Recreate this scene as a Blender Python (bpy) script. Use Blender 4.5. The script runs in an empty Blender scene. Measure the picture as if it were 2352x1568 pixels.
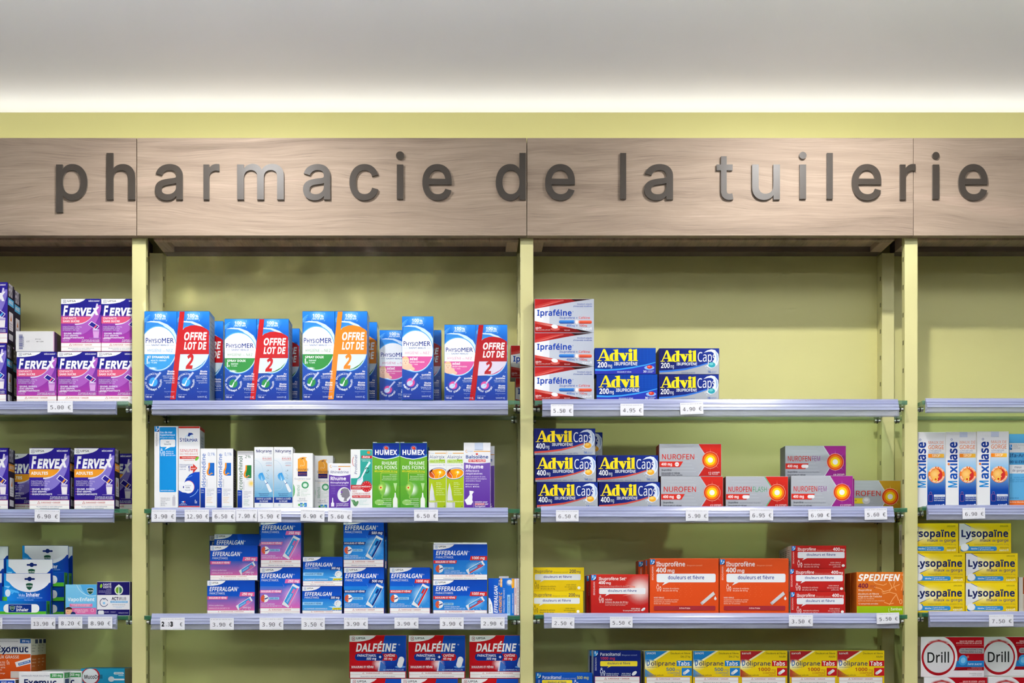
import bpy, bmesh, math, random, os
from mathutils import Vector
from mathutils.geometry import delaunay_2d_cdt
random.seed(7)
scn = bpy.context.scene
COL = scn.collection

# ------------------------------------------------------------------ camera, world, exposure, room lamps
EYE, DIST = 1.45, 3.0                      # eye height, distance of the lens from the shelf fronts (y = 0)
cam = bpy.data.cameras.new('camera')
cam.sensor_width = 36.0
cam.lens = 36.0 * DIST / 2.352
VPX, VPY = 1075, 1445                      # where the level optical axis meets the picture
cam.shift_x = (1176 - VPX) / 2352.0
cam.shift_y = (VPY - 784) / 2352.0         # level camera with a rising front: verticals stay vertical
cam.clip_start = 0.05
camo = bpy.data.objects.new('camera', cam)
camo.location = (0, -DIST, EYE)
camo.rotation_euler = (math.radians(90), 0, 0)
COL.objects.link(camo)
scn.camera = camo
scn.view_settings.view_transform = 'Standard'
scn.view_settings.look = 'None'
scn.view_settings.gamma = 1.0
scn.view_settings.use_curve_mapping = False
scn.view_settings.exposure = 0.0
world = bpy.data.worlds.new('world')
scn.world = world
world.use_nodes = True
world.node_tree.nodes['Background'].inputs[0].default_value = (0.9, 0.95, 1, 1)
world.node_tree.nodes['Background'].inputs[1].default_value = 0.05

CEIL = EYE + 1.267
WALL = 0.203
SPOTS = [(-2.10, 5), (-0.52, 28), (0.78, 31), (2.41, 5)]     # ceiling spots over the aisle: x, watts
SPOT_Y = -0.505
def lamp(name, kind, loc, rot, energy, color=(1, 1, 1), **kw):
    d = bpy.data.lights.new(name, kind)
    d.energy = energy; d.color = color
    for k, v in kw.items(): setattr(d, k, v)
    o = bpy.data.objects.new(name, d)
    o.location = loc; o.rotation_euler = rot
    COL.objects.link(o)
    return o
for sx, sw in SPOTS:
    lamp('spot_beam', 'SPOT', (sx, SPOT_Y, CEIL - 0.012), (math.radians(25), 0, 0), sw, (1.0, 0.985, 0.975),
         spot_size=math.radians(146), spot_blend=0.85, shadow_soft_size=0.018)
# LED strip lying on the cabinet tops, shining up and out over the aisle
lamp('strip_beam', 'AREA', (0, 0.186, EYE + 1.172), (math.radians(-116), 0, 0), 2.7, (0.90, 0.98, 1.0),
     shape='RECTANGLE', size=5.6, size_y=0.012, spread=math.radians(180))
# linear uplights added out of view, only to brighten the ceiling and fill the shade
FILL_LAMPS = [(-1.20, 54.0), (-3.3, 104.0)]
scn.cycles.blur_glossy = 0.1
scn.cycles.sample_clamp_indirect = 0.0
for py_, pw in FILL_LAMPS:
    lamp('fill_beam', 'AREA', (0.1, py_, 2.415), (math.radians(180), 0, 0), pw, (0.92, 0.97, 1.0), shape='RECTANGLE', size=5.0, size_y=0.05)

# ------------------------------------------------------------------ helpers
def lin(c):
    if isinstance(c, str):
        c = c.lstrip('#')
        c = [int(c[i:i + 2], 16) / 255 for i in (0, 2, 4)]
    return tuple((v / 12.92 if v <= 0.04045 else ((v + 0.055) / 1.055) ** 2.4) for v in c)
def X(px, Y=0.0): return (px - VPX) / 1000 * (DIST + Y) / DIST
def Z(py, Y=0.0): return EYE + (VPY - py) / 1000 * (DIST + Y) / DIST
def tag(o, label=None, cat=None, group=None, kind=None):
    if label: o['label'] = label
    if cat: o['category'] = cat
    if group: o['group'] = group
    if kind: o['kind'] = kind
    return o
def link(name, me, parent=None, loc=(0, 0, 0), rot=0.0):
    o = bpy.data.objects.new(name, me)
    o.location = loc; o.rotation_euler = (0, 0, rot)
    COL.objects.link(o)
    if parent: o.parent = parent
    return o

class MB:
    """collects boxes, prisms and tubes into one mesh"""
    def __init__(self): self.bm = bmesh.new()
    def box(self, x0, x1, y0, y1, z0, z1, bev=0.0, seg=2):
        r = bmesh.ops.create_cube(self.bm, size=1.0)
        for v in r['verts']:
            v.co = Vector(((x0 + x1) / 2 + v.co.x * (x1 - x0), (y0 + y1) / 2 + v.co.y * (y1 - y0), (z0 + z1) / 2 + v.co.z * (z1 - z0)))
        if bev:
            es = list({e for v in r['verts'] for e in v.link_edges})
            bmesh.ops.bevel(self.bm, geom=es, offset=bev, segments=seg, profile=0.5, affect='EDGES')
    def prism(self, pts, x0, x1):            # (y, z) outline run along x
        a = [self.bm.verts.new((x0, p[0], p[1])) for p in pts]
        b = [self.bm.verts.new((x1, p[0], p[1])) for p in pts]
        n = len(pts)
        for i in range(n): self.bm.faces.new((a[i], a[(i + 1) % n], b[(i + 1) % n], b[i]))
        self.bm.faces.new(a[::-1]); self.bm.faces.new(b)
    def cyl(self, c, r, length, axis='x', n=20, cone=None):
        res = bmesh.ops.create_cone(self.bm, cap_ends=True, segments=n, radius1=r, radius2=r if cone is None else cone, depth=length)
        for v in res['verts']:
            p = v.co.copy()
            if axis == 'x': p = Vector((p.z, p.y, p.x))
            elif axis == 'y': p = Vector((p.x, p.z, p.y))
            v.co = p + Vector(c)
    def ring(self, c, R, r, axis='x', n=20, m=8):
        vs = []
        for i in range(n):
            a = 2 * math.pi * i / n; row = []
            for j in range(m):
                b = 2 * math.pi * j / m
                rr = R + r * math.cos(b)
                p = (r * math.sin(b), rr * math.cos(a), rr * math.sin(a)) if axis == 'x' else (rr * math.cos(a), rr * math.sin(a), r * math.sin(b))
                row.append(self.bm.verts.new(Vector(p) + Vector(c)))
            vs.append(row)
        for i in range(n):
            for j in range(m):
                self.bm.faces.new((vs[i][j], vs[(i + 1) % n][j], vs[(i + 1) % n][(j + 1) % m], vs[i][(j + 1) % m]))
    def build(self, name, mat, parent=None, loc=(0, 0, 0), smooth=False):
        bmesh.ops.recalc_face_normals(self.bm, faces=self.bm.faces)
        me = bpy.data.meshes.new(name)
        self.bm.to_mesh(me); self.bm.free()
        for m in (mat if isinstance(mat, (list, tuple)) else [mat]): me.materials.append(m)
        if smooth:
            me.shade_smooth()
        return link(name, me, parent, loc)

# ------------------------------------------------------------------ materials
def nmat(name):
    m = bpy.data.materials.new(name); m.use_nodes = True
    return m, m.node_tree.nodes, m.node_tree.links, m.node_tree.nodes['Principled BSDF']
def setp(b, **kw):
    for k, v in kw.items():
        k = {'color': 'Base Color', 'rough': 'Roughness', 'metal': 'Metallic', 'spec': 'Specular IOR Level', 'alpha': 'Alpha', 'coat': 'Coat Weight', 'coatr': 'Coat Roughness',
             'ecol': 'Emission Color', 'estr': 'Emission Strength'}[k]
        b.inputs[k].default_value = (*v, 1) if isinstance(v, tuple) and len(v) == 3 else v
def noise_into(nodes, links, scale, detail=3.0, coord='Object', stretch=None):
    tc = nodes.new('ShaderNodeTexCoord'); n = nodes.new('ShaderNodeTexNoise')
    n.inputs['Scale'].default_value = scale; n.inputs['Detail'].default_value = detail
    src = tc.outputs[coord]
    if stretch:
        mp = nodes.new('ShaderNodeMapping'); mp.inputs['Scale'].default_value = stretch
        links.new(src, mp.inputs['Vector']); src = mp.outputs['Vector']
    links.new(src, n.inputs['Vector'])
    return n
def ramp(nodes, stops):
    r = nodes.new('ShaderNodeValToRGB'); e = r.color_ramp.elements
    while len(e) < len(stops): e.new(0.5)
    for i, (p, c) in enumerate(stops): e[i].position = p; e[i].color = (*lin(c), 1)
    return r
def plain(name, col, rough=0.5, var=0.05, scale=8, bump=0.0, bscale=200, **kw):
    m, N, L, b = nmat(name)
    c = lin(col)
    n = noise_into(N, L, scale)
    r = N.new('ShaderNodeValToRGB')
    r.color_ramp.elements[0].position = .3; r.color_ramp.elements[1].position = .7
    r.color_ramp.elements[0].color = (*[v * (1 - var) for v in c], 1); r.color_ramp.elements[1].color = (*[min(1, v * (1 + var)) for v in c], 1)
    L.new(n.outputs['Fac'], r.inputs['Fac']); L.new(r.outputs['Color'], b.inputs['Base Color'])
    setp(b, rough=rough, **kw)
    if bump:
        n2 = noise_into(N, L, bscale, 2); bp = N.new('ShaderNodeBump')
        bp.inputs['Strength'].default_value = bump; bp.inputs['Distance'].default_value = 0.001
        L.new(n2.outputs['Fac'], bp.inputs['Height']); L.new(bp.outputs['Normal'], b.inputs['Normal'])
    return m
def wood(name, tint=1.0, across='z', rough=0.55):
    m, N, L, b = nmat(name)
    st = (1.1, 1.0, 17.0) if across == 'z' else (17.0, 1.1, 1.0)
    st2 = (9.0, 6.0, 420.0) if across == 'z' else (420.0, 9.0, 6.0)
    oi = N.new('ShaderNodeObjectInfo'); tc = N.new('ShaderNodeTexCoord')
    ad = N.new('ShaderNodeVectorMath'); ad.operation = 'ADD'
    sc = N.new('ShaderNodeVectorMath'); sc.operation = 'SCALE'; sc.inputs['Scale'].default_value = 7.0
    cb = N.new('ShaderNodeCombineXYZ')
    for k in 'XYZ': L.new(oi.outputs['Random'], cb.inputs[k])
    L.new(cb.outputs[0], sc.inputs[0]); L.new(tc.outputs['Object'], ad.inputs[0]); L.new(sc.outputs[0], ad.inputs[1])
    # the grain wanders: shift the coordinates across the grain by a slow noise
    wm = N.new('ShaderNodeMapping'); wm.inputs['Scale'].default_value = (2.2, 1, 7) if across == 'z' else (7, 2.2, 1)
    wn = N.new('ShaderNodeTexNoise'); wn.inputs['Scale'].default_value = 1.0; wn.inputs['Detail'].default_value = 2
    wv = N.new('ShaderNodeMath'); wv.operation = 'MULTIPLY_ADD'; wv.inputs[1].default_value = .085; wv.inputs[2].default_value = -.0425
    wc = N.new('ShaderNodeCombineXYZ'); wa = N.new('ShaderNodeVectorMath'); wa.operation = 'ADD'
    L.new(ad.outputs[0], wm.inputs['Vector']); L.new(wm.outputs['Vector'], wn.inputs['Vector']); L.new(wn.outputs['Fac'], wv.inputs[0])
    L.new(wv.outputs[0], wc.inputs['Z' if across == 'z' else 'X']); L.new(ad.outputs[0], wa.inputs[0]); L.new(wc.outputs[0], wa.inputs[1]); ad = wa
    def nz(stretch, scale, detail, rg=.55, dist=0.0):
        mp = N.new('ShaderNodeMapping'); mp.inputs['Scale'].default_value = stretch
        n = N.new('ShaderNodeTexNoise'); n.inputs['Scale'].default_value = scale; n.inputs['Detail'].default_value = detail
        n.inputs['Roughness'].default_value = rg; n.inputs['Distortion'].default_value = dist
        L.new(ad.outputs[0], mp.inputs['Vector']); L.new(mp.outputs['Vector'], n.inputs['Vector']); return n
    big = nz(st, 1.0, 8, .66, 1.1)
    fine = nz(st2, 1.0, 4, .6, .15)
    k = tint
    def t(h): return tuple(min(1, v * k) for v in [int(h[i:i + 2], 16) / 255 for i in (0, 2, 4)])
    r1 = ramp(N, [(.28, t('8f8275')), (.44, t('ad9e90')), (.58, t('baab9c')), (.74, t('c6b8aa'))])
    L.new(big.outputs['Fac'], r1.inputs['Fac'])
    r2 = ramp(N, [(.26, '54463c'), (.40, '8c8177'), (.60, '9c9187'), (.78, 'b4aaa0')])
    L.new(fine.outputs['Fac'], r2.inputs['Fac'])
    mx = N.new('ShaderNodeMix'); mx.data_type = 'RGBA'; mx.blend_type = 'OVERLAY'; mx.inputs['Factor'].default_value = .62
    L.new(r1.outputs['Color'], mx.inputs['A']); L.new(r2.outputs['Color'], mx.inputs['B'])
    L.new(mx.outputs['Result'], b.inputs['Base Color'])
    bp = N.new('ShaderNodeBump'); bp.inputs['Strength'].default_value = .35; bp.inputs['Distance'].default_value = .0008
    L.new(fine.outputs['Fac'], bp.inputs['Height']); L.new(bp.outputs['Normal'], b.inputs['Normal'])
    setp(b, rough=rough, spec=.14)
    return m
def card(name, rough, spec, bump, bscale, coat=0.0):
    m, N, L, b = nmat(name)
    a = N.new('ShaderNodeAttribute'); a.attribute_name = 'Col'
    g = N.new('ShaderNodeGamma'); g.inputs['Gamma'].default_value = 1.18      # density of the printing inks
    L.new(a.outputs['Color'], g.inputs['Color']); L.new(g.outputs['Color'], b.inputs['Base Color'])
    setp(b, rough=rough, spec=spec, coat=coat, coatr=0.08)
    n = noise_into(N, L, bscale, 2); bp = N.new('ShaderNodeBump')
    bp.inputs['Strength'].default_value = bump; bp.inputs['Distance'].default_value = .001
    L.new(n.outputs['Fac'], bp.inputs['Height']); L.new(bp.outputs['Normal'], b.inputs['Normal'])
    return m
M = {}
M['card'] = card('printed_card', .45, .12, .06, 30)
M['film'] = card('wrapped_card', .28, .16, .22, 26, .06)
M['paper'] = card('price_paper', .6, .3, .05, 60)
M['wood'] = wood('oak_laminate')
M['wood_y'] = wood('oak_laminate_soffit_lit', 1.08, 'x', .5)  # tinted lighter to stand in for light bounced up from the box tops
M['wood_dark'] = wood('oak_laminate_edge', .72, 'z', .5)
M['lime'] = plain('lime_paint', 'c7c27f', .42, .02, 3, .05, 120)
M['lime_metal'] = plain('lime_lacquered_steel', 'cbc58a', .38, .015, 5)
M['white'] = plain('ceiling_paint', 'f2f1f1', .85, .015, 2, .04, 90)
M['shopwall'] = plain('shop_wall_paint', '8c867e', .8, .03, 2)
M['floor'] = plain('floor_vinyl', '8f8a84', .5, .08, 5)
M['letter'] = plain('dark_acrylic', '3a3128', .38, .03, 6, spec=.32)
M['letter_edge'] = plain('letter_edge_acrylic', '6f6860', .35, .03, 6, spec=.5)
M['steel'] = plain('peg_steel', 'b9b7b4', .25, .05, 40, metal=1.0)
M['rubber'] = plain('black_rubber', '141414', .6, .1, 40)
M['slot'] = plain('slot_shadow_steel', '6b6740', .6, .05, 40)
M['lampwhite'] = plain('lamp_enamel', 'e6e4e0', .4, .02, 10)
def emit(name, col, s):
    m, N, L, b = nmat(name); setp(b, color=(.8, .8, .8), ecol=lin(col), estr=s); return m
M['glow'] = emit('lamp_glow', 'fff6ea', 30.0)
M['glow_soft'] = emit('panel_glow', 'fff8f2', 5.0)
def glass_mat():
    m, N, L, b = nmat('shelf_glass')
    out = N['Material Output']
    tr = N.new('ShaderNodeBsdfTransparent'); tr.inputs[0].default_value = (.84, .93, .86, 1)
    gl = N.new('ShaderNodeBsdfGlossy'); gl.inputs['Roughness'].default_value = .03
    fr = N.new('ShaderNodeFresnel'); fr.inputs['IOR'].default_value = 1.5
    mx = N.new('ShaderNodeMixShader')
    ge = N.new('ShaderNodeNewGeometry'); sb = N.new('ShaderNodeMath'); sb.operation = 'SUBTRACT'; sb.inputs[0].default_value = 1.0; ml = N.new('ShaderNodeMath'); ml.operation = 'MULTIPLY'
    L.new(ge.outputs['Backfacing'], sb.inputs[1]); L.new(sb.outputs[0], ml.inputs[0]); L.new(fr.outputs[0], ml.inputs[1])   # outer face only
    L.new(ml.outputs[0], mx.inputs[0]); L.new(tr.outputs[0], mx.inputs[1]); L.new(gl.outputs[0], mx.inputs[2])
    L.new(mx.outputs[0], out.inputs['Surface'])
    return m
M['glass'] = glass_mat()
M['glass_edge'] = plain('glass_edge_green', '2c6a4c', .15, .1, 12, spec=.7, alpha=.8)
def film_mat():
    m, N, L, b = nmat('shrink_film')
    tr = N.new('ShaderNodeBsdfTransparent'); gl = N.new('ShaderNodeBsdfGlossy'); gl.inputs['Roughness'].default_value = .11
    n = noise_into(N, L, 30, 2); bp = N.new('ShaderNodeBump'); bp.inputs['Strength'].default_value = .06; bp.inputs['Distance'].default_value = .002
    L.new(n.outputs['Fac'], bp.inputs['Height']); L.new(bp.outputs['Normal'], gl.inputs['Normal'])
    mx = N.new('ShaderNodeMixShader'); mx.inputs[0].default_value = .9  # mostly mirror, so the film sends lamp light onto the wall
    L.new(tr.outputs[0], mx.inputs[1]); L.new(gl.outputs[0], mx.inputs[2]); L.new(mx.outputs[0], N['Material Output'].inputs['Surface'])
    return m
M['shrink'] = film_mat()
def rail_mat(name, c0, c1, alpha):
    m, N, L, b = nmat(name)
    n = noise_into(N, L, 1.0, 2, 'Object', (4, 1, 160))
    r = ramp(N, [(.35, c0), (.65, c1)]); L.new(n.outputs['Fac'], r.inputs['Fac'])
    L.new(r.outputs['Color'], b.inputs['Base Color'])
    setp(b, rough=.26, spec=.8, alpha=alpha)
    return m
M['rail_low'] = rail_mat('clear_rail_lip', '8d909e', 'a5a8b6', .46)
M['rail'] = rail_mat('clear_rail_plastic', '9298be', 'acb2d6', .64)

# ------------------------------------------------------------------ printed faces: shapes and lettering as thin print layers
FONT = {'B': None}
_fd = None
for base in (bpy.utils.resource_path('LOCAL'), bpy.utils.system_resource('DATAFILES') and os.path.dirname(bpy.utils.system_resource('DATAFILES'))):
    if base and os.path.isdir(os.path.join(base, 'datafiles', 'fonts')): _fd = os.path.join(base, 'datafiles', 'fonts'); break
for key, fn in (('J', 'Inter.woff2'), ('I', 'NotoSansHebrew-Regular.woff2'), ('M', 'DejaVuSansMono.woff2')):
    try: FONT[key] = bpy.data.fonts.load(os.path.join(_fd, fn))
    except Exception: FONT[key] = None
_tc = bpy.data.curves.new('lettering', 'FONT')
_to = bpy.data.objects.new('lettering', _tc)
_builtin = _tc.font
COL.objects.link(_to)
def _splines(s, f):
    _tc.body = s
    _tc.font = FONT[f] or _builtin
    dg = bpy.context.evaluated_depsgraph_get(); dg.update()
    cu = _to.to_curve(dg)
    out = []
    for sp in cu.splines:
        bp = sp.bezier_points
        pts = []
        n = len(bp)
        if not n: continue
        for i in range(n):
            a, b = bp[i], bp[(i + 1) % n]
            p0, p1, p2, p3 = a.co, a.handle_right, b.handle_left, b.co
            straight = ((p1 - p0).cross(p3 - p0).length < 1e-5 and (p2 - p0).cross(p3 - p0).length < 1e-5)
            out_n = 1 if straight else 4
            for k in range(out_n):
                t = k / out_n; u = 1 - t
                q = p0 * u ** 3 + p1 * 3 * u * u * t + p2 * 3 * u * t * t + p3 * t ** 3
                if not pts or (Vector((q.x, q.y)) - Vector(pts[-1])).length > 1e-5: pts.append((q.x, q.y))
        if len(pts) > 2 and (Vector(pts[0]) - Vector(pts[-1])).length < 1e-5: pts.pop()
        if len(pts) > 2: out.append(pts)
    _to.to_curve_clear()
    return out
def _area(p): return sum(p[i][0] * p[(i + 1) % len(p)][1] - p[(i + 1) % len(p)][0] * p[i][1] for i in range(len(p))) / 2
def _inside(pt, poly):
    x, y = pt; c = False; n = len(poly)
    for i in range(n):
        (x0, y0), (x1, y1) = poly[i], poly[i - 1]
        if (y0 > y) != (y1 > y) and x < (x1 - x0) * (y - y0) / (y1 - y0) + x0: c = not c
    return c
def _grow(p, d, sgn):
    out = []; n = len(p)
    for i in range(n):
        a, b, c = Vector(p[i - 1]), Vector(p[i]), Vector(p[(i + 1) % n])
        e1 = (b - a).normalized(); e2 = (c - b).normalized()
        n1 = Vector((e1.y, -e1.x)); n2 = Vector((e2.y, -e2.x))
        m = n1 + n2
        if m.length < 1e-4: m = n1
        m.normalize()
        k = max(.45, m.dot(n1))
        out.append(tuple(b + m * (d / k * sgn)))
    return out
_gc, _adv, _cap = {}, {}, {}
def _advance(ch, f):
    if (ch, f) not in _adv:
        l0 = min(p[0] for p in _splines('l', f)[-1])
        l1 = max((min(p[0] for p in s) for s in _splines(ch + 'l', f)), default=l0)
        _adv[(ch, f)] = l1 - l0
    return _adv[(ch, f)]
def glyph(ch, f, bold):
    key = (ch, f, bold)
    if key in _gc: return _gc[key]
    cs = _splines(ch, f) if ch.strip() else []
    if not cs: _gc[key] = ([], []); return _gc[key]
    big = max(cs, key=lambda p: abs(_area(p)))
    sg = 1 if _area(big) > 0 else -1                  # winding of the outer outlines
    if bold: cs = [_grow(c, bold, sg) for c in cs]
    pts, edges = [], []
    for c in cs:
        k = len(pts); pts += [Vector(p) for p in c]; edges += [(k + i, k + (i + 1) % len(c)) for i in range(len(c))]
    ov, _, of, _, _, _ = delaunay_2d_cdt(pts, edges, [], 0, 1e-5)
    def wind(x, y):
        w = 0
        for c in cs:
            for i in range(len(c)):
                (x0, y0), (x1, y1) = c[i - 1], c[i]
                if (y0 <= y) != (y1 <= y):
                    t = (y - y0) / (y1 - y0)
                    if x0 + (x1 - x0) * t > x: w += 1 if y1 > y0 else -1
        return w
    V = [(v.x, v.y) for v in ov]
    T = [tuple(t) for t in of if wind(sum(V[i][0] for i in t) / 3, sum(V[i][1] for i in t) / 3)]
    _gc[key] = (V, T)
    return _gc[key]
def cap(f):
    if f not in _cap:
        V, _ = glyph('H', f, 0); _cap[f] = max(p[1] for p in V)
    return _cap[f]

def clip(poly, x0, y0, x1, y1):
    for ax, lim, s in ((0, x0, 1), (0, x1, -1), (1, y0, 1), (1, y1, -1)):
        out = []
        for i in range(len(poly)):
            a, b = poly[i - 1], poly[i]
            ia, ib = (a[ax] - lim) * s >= -1e-9, (b[ax] - lim) * s >= -1e-9
            if ia != ib:
                t = (lim - a[ax]) / (b[ax] - a[ax]); out.append((a[0] + (b[0] - a[0]) * t, a[1] + (b[1] - a[1]) * t))
            if ib: out.append(b)
        poly = out
        if len(poly) < 3: return []
    return poly

class Face:
    """a printed face: shapes are given in x right / y down units of a reference rectangle"""
    def __init__(s, rect, W, H, inset=.0006):
        s.x0, s.y0, s.x1, s.y1 = rect
        s.W, s.H = W, H
        s.kx = W / (s.x1 - s.x0); s.ky = H / (s.y1 - s.y0)
        s.V, s.F, s.C = [], [], []
        s.k = 0; s.inset = inset; s.fills = []
    def m(s, p): return ((p[0] - s.x0) * s.kx, (s.y1 - p[1]) * s.ky)
    def _emit(s, poly, colf):
        poly = clip(poly, s.inset, s.inset, s.W - s.inset, s.H - s.inset)
        if len(poly) < 3: return
        if abs(_area(poly)) < 1e-10: return
        if _area(poly) < 0: poly = poly[::-1]
        i = len(s.V)
        s.V += [(p[0], p[1], s.k) for p in poly]
        s.F.append(tuple(range(i, i + len(poly))))
        s.C += [colf(p) for p in poly]
    def P(s, pts, c, c2=None, ax='v', n=6):
        s.k += 1
        q = [s.m(p) for p in pts]
        c = lin(c)
        if c2 is None:
            s.fills.append((q, lambda p: c)); s._emit(q, lambda p: c); return s
        c2 = lin(c2)
        a = 1 if ax == 'v' else 0
        lo, hi = min(p[a] for p in q), max(p[a] for p in q)
        if ax == 'v': cf = lambda p: tuple(c2[i] + (c[i] - c2[i]) * (p[1] - lo) / (hi - lo + 1e-9) for i in range(3))
        else: cf = lambda p: tuple(c[i] + (c2[i] - c[i]) * (p[0] - lo) / (hi - lo + 1e-9) for i in range(3))
        s.fills.append((q, cf))
        for j in range(n):
            l0, l1 = lo + (hi - lo) * j / n, lo + (hi - lo) * (j + 1) / n
            s._emit(clip(q, -9, l0, 9, l1) if a else clip(q, l0, -9, l1, 9), cf)
        return s
    def R(s, x0, y0, x1, y1, c, c2=None, ax='v'): return s.P([(x0, y1), (x1, y1), (x1, y0), (x0, y0)], c, c2, ax)
    def RR(s, x0, y0, x1, y1, r, c, c2=None, ax='v'):
        pts = []
        for cx, cy, a0 in ((x1 - r, y1 - r, 0), (x0 + r, y1 - r, 90), (x0 + r, y0 + r, 180), (x1 - r, y0 + r, 270)):
            for k in range(5):
                a = math.radians(a0 + k * 22.5); pts.append((cx + r * math.cos(a), cy + r * math.sin(a)))
        return s.P(pts, c, c2, ax)
    def E(s, cx, cy, rx, ry, c, rot=0, c2=None, ax='v', n=28):
        ca, sa = math.cos(math.radians(rot)), math.sin(math.radians(rot))
        pts = []
        for k in range(n):
            a = 2 * math.pi * k / n; x, y = rx * math.cos(a), ry * math.sin(a)
            pts.append((cx + x * ca - y * sa, cy + x * sa + y * ca))
        return s.P(pts, c, c2, ax)
    def under(s, p):                                          # ink already printed at a point
        for q, cf in reversed(s.fills):
            if _inside(p, q): return cf(p)
        return lin('#e8e8ea')
    def G(s, cx, cy, rx, ry, cin, cout=None, n=24, rings=4):      # printed glow fading into the ink around it
        s.k += 1
        a = lin(cin); rings = max(3, rings)
        c0 = s.m((cx, cy))
        def cf(p):
            d = min(1, math.hypot((p[0] - c0[0]) / (rx * s.kx), (p[1] - c0[1]) / (ry * s.ky)))
            d = d * d * (3 - 2 * d); b = s.under(p)
            return tuple(a[i] + (b[i] - a[i]) * d for i in range(3))
        for j in range(rings):
            t0, t1 = j / rings, (j + 1) / rings
            for k in range(n):
                u, v = 2 * math.pi * k / n, 2 * math.pi * (k + 1) / n
                q = [(cx + rx * t * math.cos(w), cy + ry * t * math.sin(w)) for t, w in ((t0, u), (t1, u), (t1, v), (t0, v))]
                if j == 0: q = q[1:]
                s._emit([s.m(p) for p in q], cf)
        return s
    def fade(s, base0, base1, tip, c):                         # a ray that fades towards its tip
        s.k += 1
        a = lin(c); b0, b1, t = s.m(base0), s.m(base1), s.m(tip)
        mid = ((b0[0] + b1[0]) / 2, (b0[1] + b1[1]) / 2); L2 = (t[0] - mid[0]) ** 2 + (t[1] - mid[1]) ** 2 + 1e-12
        def cf(p):
            d = max(0, min(1, ((p[0] - mid[0]) * (t[0] - mid[0]) + (p[1] - mid[1]) * (t[1] - mid[1])) / L2)); b = s.under(p)
            return tuple(a[i] + (b[i] - a[i]) * d for i in range(3))
        s._emit([b0, b1, t], cf)
    def band(s, A, B, c):                                      # strip between two curves of equal length
        s.k += 1; cc = lin(c)
        for i in range(len(A) - 1):
            q = [s.m(p) for p in (A[i], A[i + 1], B[i + 1], B[i])]
            s.fills.append((q, lambda p: cc)); s._emit(q, lambda p: cc)
    def O(s, cx, cy, r, w, c, a0=0, a1=360, ry=None, n=28):   # ring or arc of width w
        s.k += 1; cc = lin(c); ry = ry or r
        for k in range(n):
            u, v = math.radians(a0 + (a1 - a0) * k / n), math.radians(a0 + (a1 - a0) * (k + 1) / n)
            q = [(cx + (r + d) * math.cos(t), cy + (ry + d) * math.sin(t)) for d, t in ((0, u), (-w, u), (-w, v), (0, v))]
            s._emit([s.m(p) for p in q], lambda p: cc)
        return s
    def L(s, pts, w, c):
        s.k += 1; cc = lin(c)
        for (ax, ay), (bx, by) in zip(pts, pts[1:]):
            d = math.hypot(bx - ax, by - ay) or 1; nx, ny = -(by - ay) / d * w / 2, (bx - ax) / d * w / 2
            s._emit([s.m(p) for p in ((ax + nx, ay + ny), (bx + nx, by + ny), (bx - nx, by - ny), (ax - nx, ay - ny))], lambda p: cc)
        return s
    def T(s, txt, x, y, h, c, w=0, b=.012, sh=0, al='l', rot=0, f='I', sp=0.0):
        """one line of lettering: x start (or centre / end), y baseline, h capital height, w fitted width"""
        if not txt.strip(): return s
        s.k += 1; cc = lin(c)
        sc = h / cap(f); pos = 0; items = []
        for ch in txt:
            V, T_ = glyph(ch, f, b)
            items.append((pos, V, T_)); pos += _advance(ch, f) + 2 * b * .6 + sp
        tot = pos * sc
        fx = ((w - sh * h) / tot) if w else 1
        tot = tot * fx + sh * h
        off = {'l': 0, 'c': -tot / 2, 'r': -tot}[al]
        ca, sa = math.cos(math.radians(rot)), math.sin(math.radians(rot))
        bx0, by0, bx1, by1 = s.inset, s.inset, s.W - s.inset, s.H - s.inset
        for p0, V, T_ in items:
            q = []
            for (u, v) in V:
                dx = (p0 + u + sh * v) * sc * fx + off; dy = -v * sc
                q.append(s.m((x + dx * ca + dy * sa, y - dx * sa + dy * ca)))
            if not q: continue
            mx0 = min(p[0] for p in q); mx1 = max(p[0] for p in q); my0 = min(p[1] for p in q); my1 = max(p[1] for p in q)
            if mx1 < bx0 or mx0 > bx1 or my1 < by0 or my0 > by1: continue
            if mx0 >= bx0 and mx1 <= bx1 and my0 >= by0 and my1 <= by1:
                i = len(s.V); s.V += [(p[0], p[1], s.k) for p in q]
                for t in T_:
                    a, b_, d = (q[j] for j in t)
                    if (b_[0] - a[0]) * (d[1] - a[1]) - (d[0] - a[0]) * (b_[1] - a[1]) < 0: t = t[::-1]
                    s.F.append(tuple(i + j for j in t)); s.C += [cc] * 3
            else:
                for t in T_: s._emit([q[j] for j in t], lambda p: cc)
        return s

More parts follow.
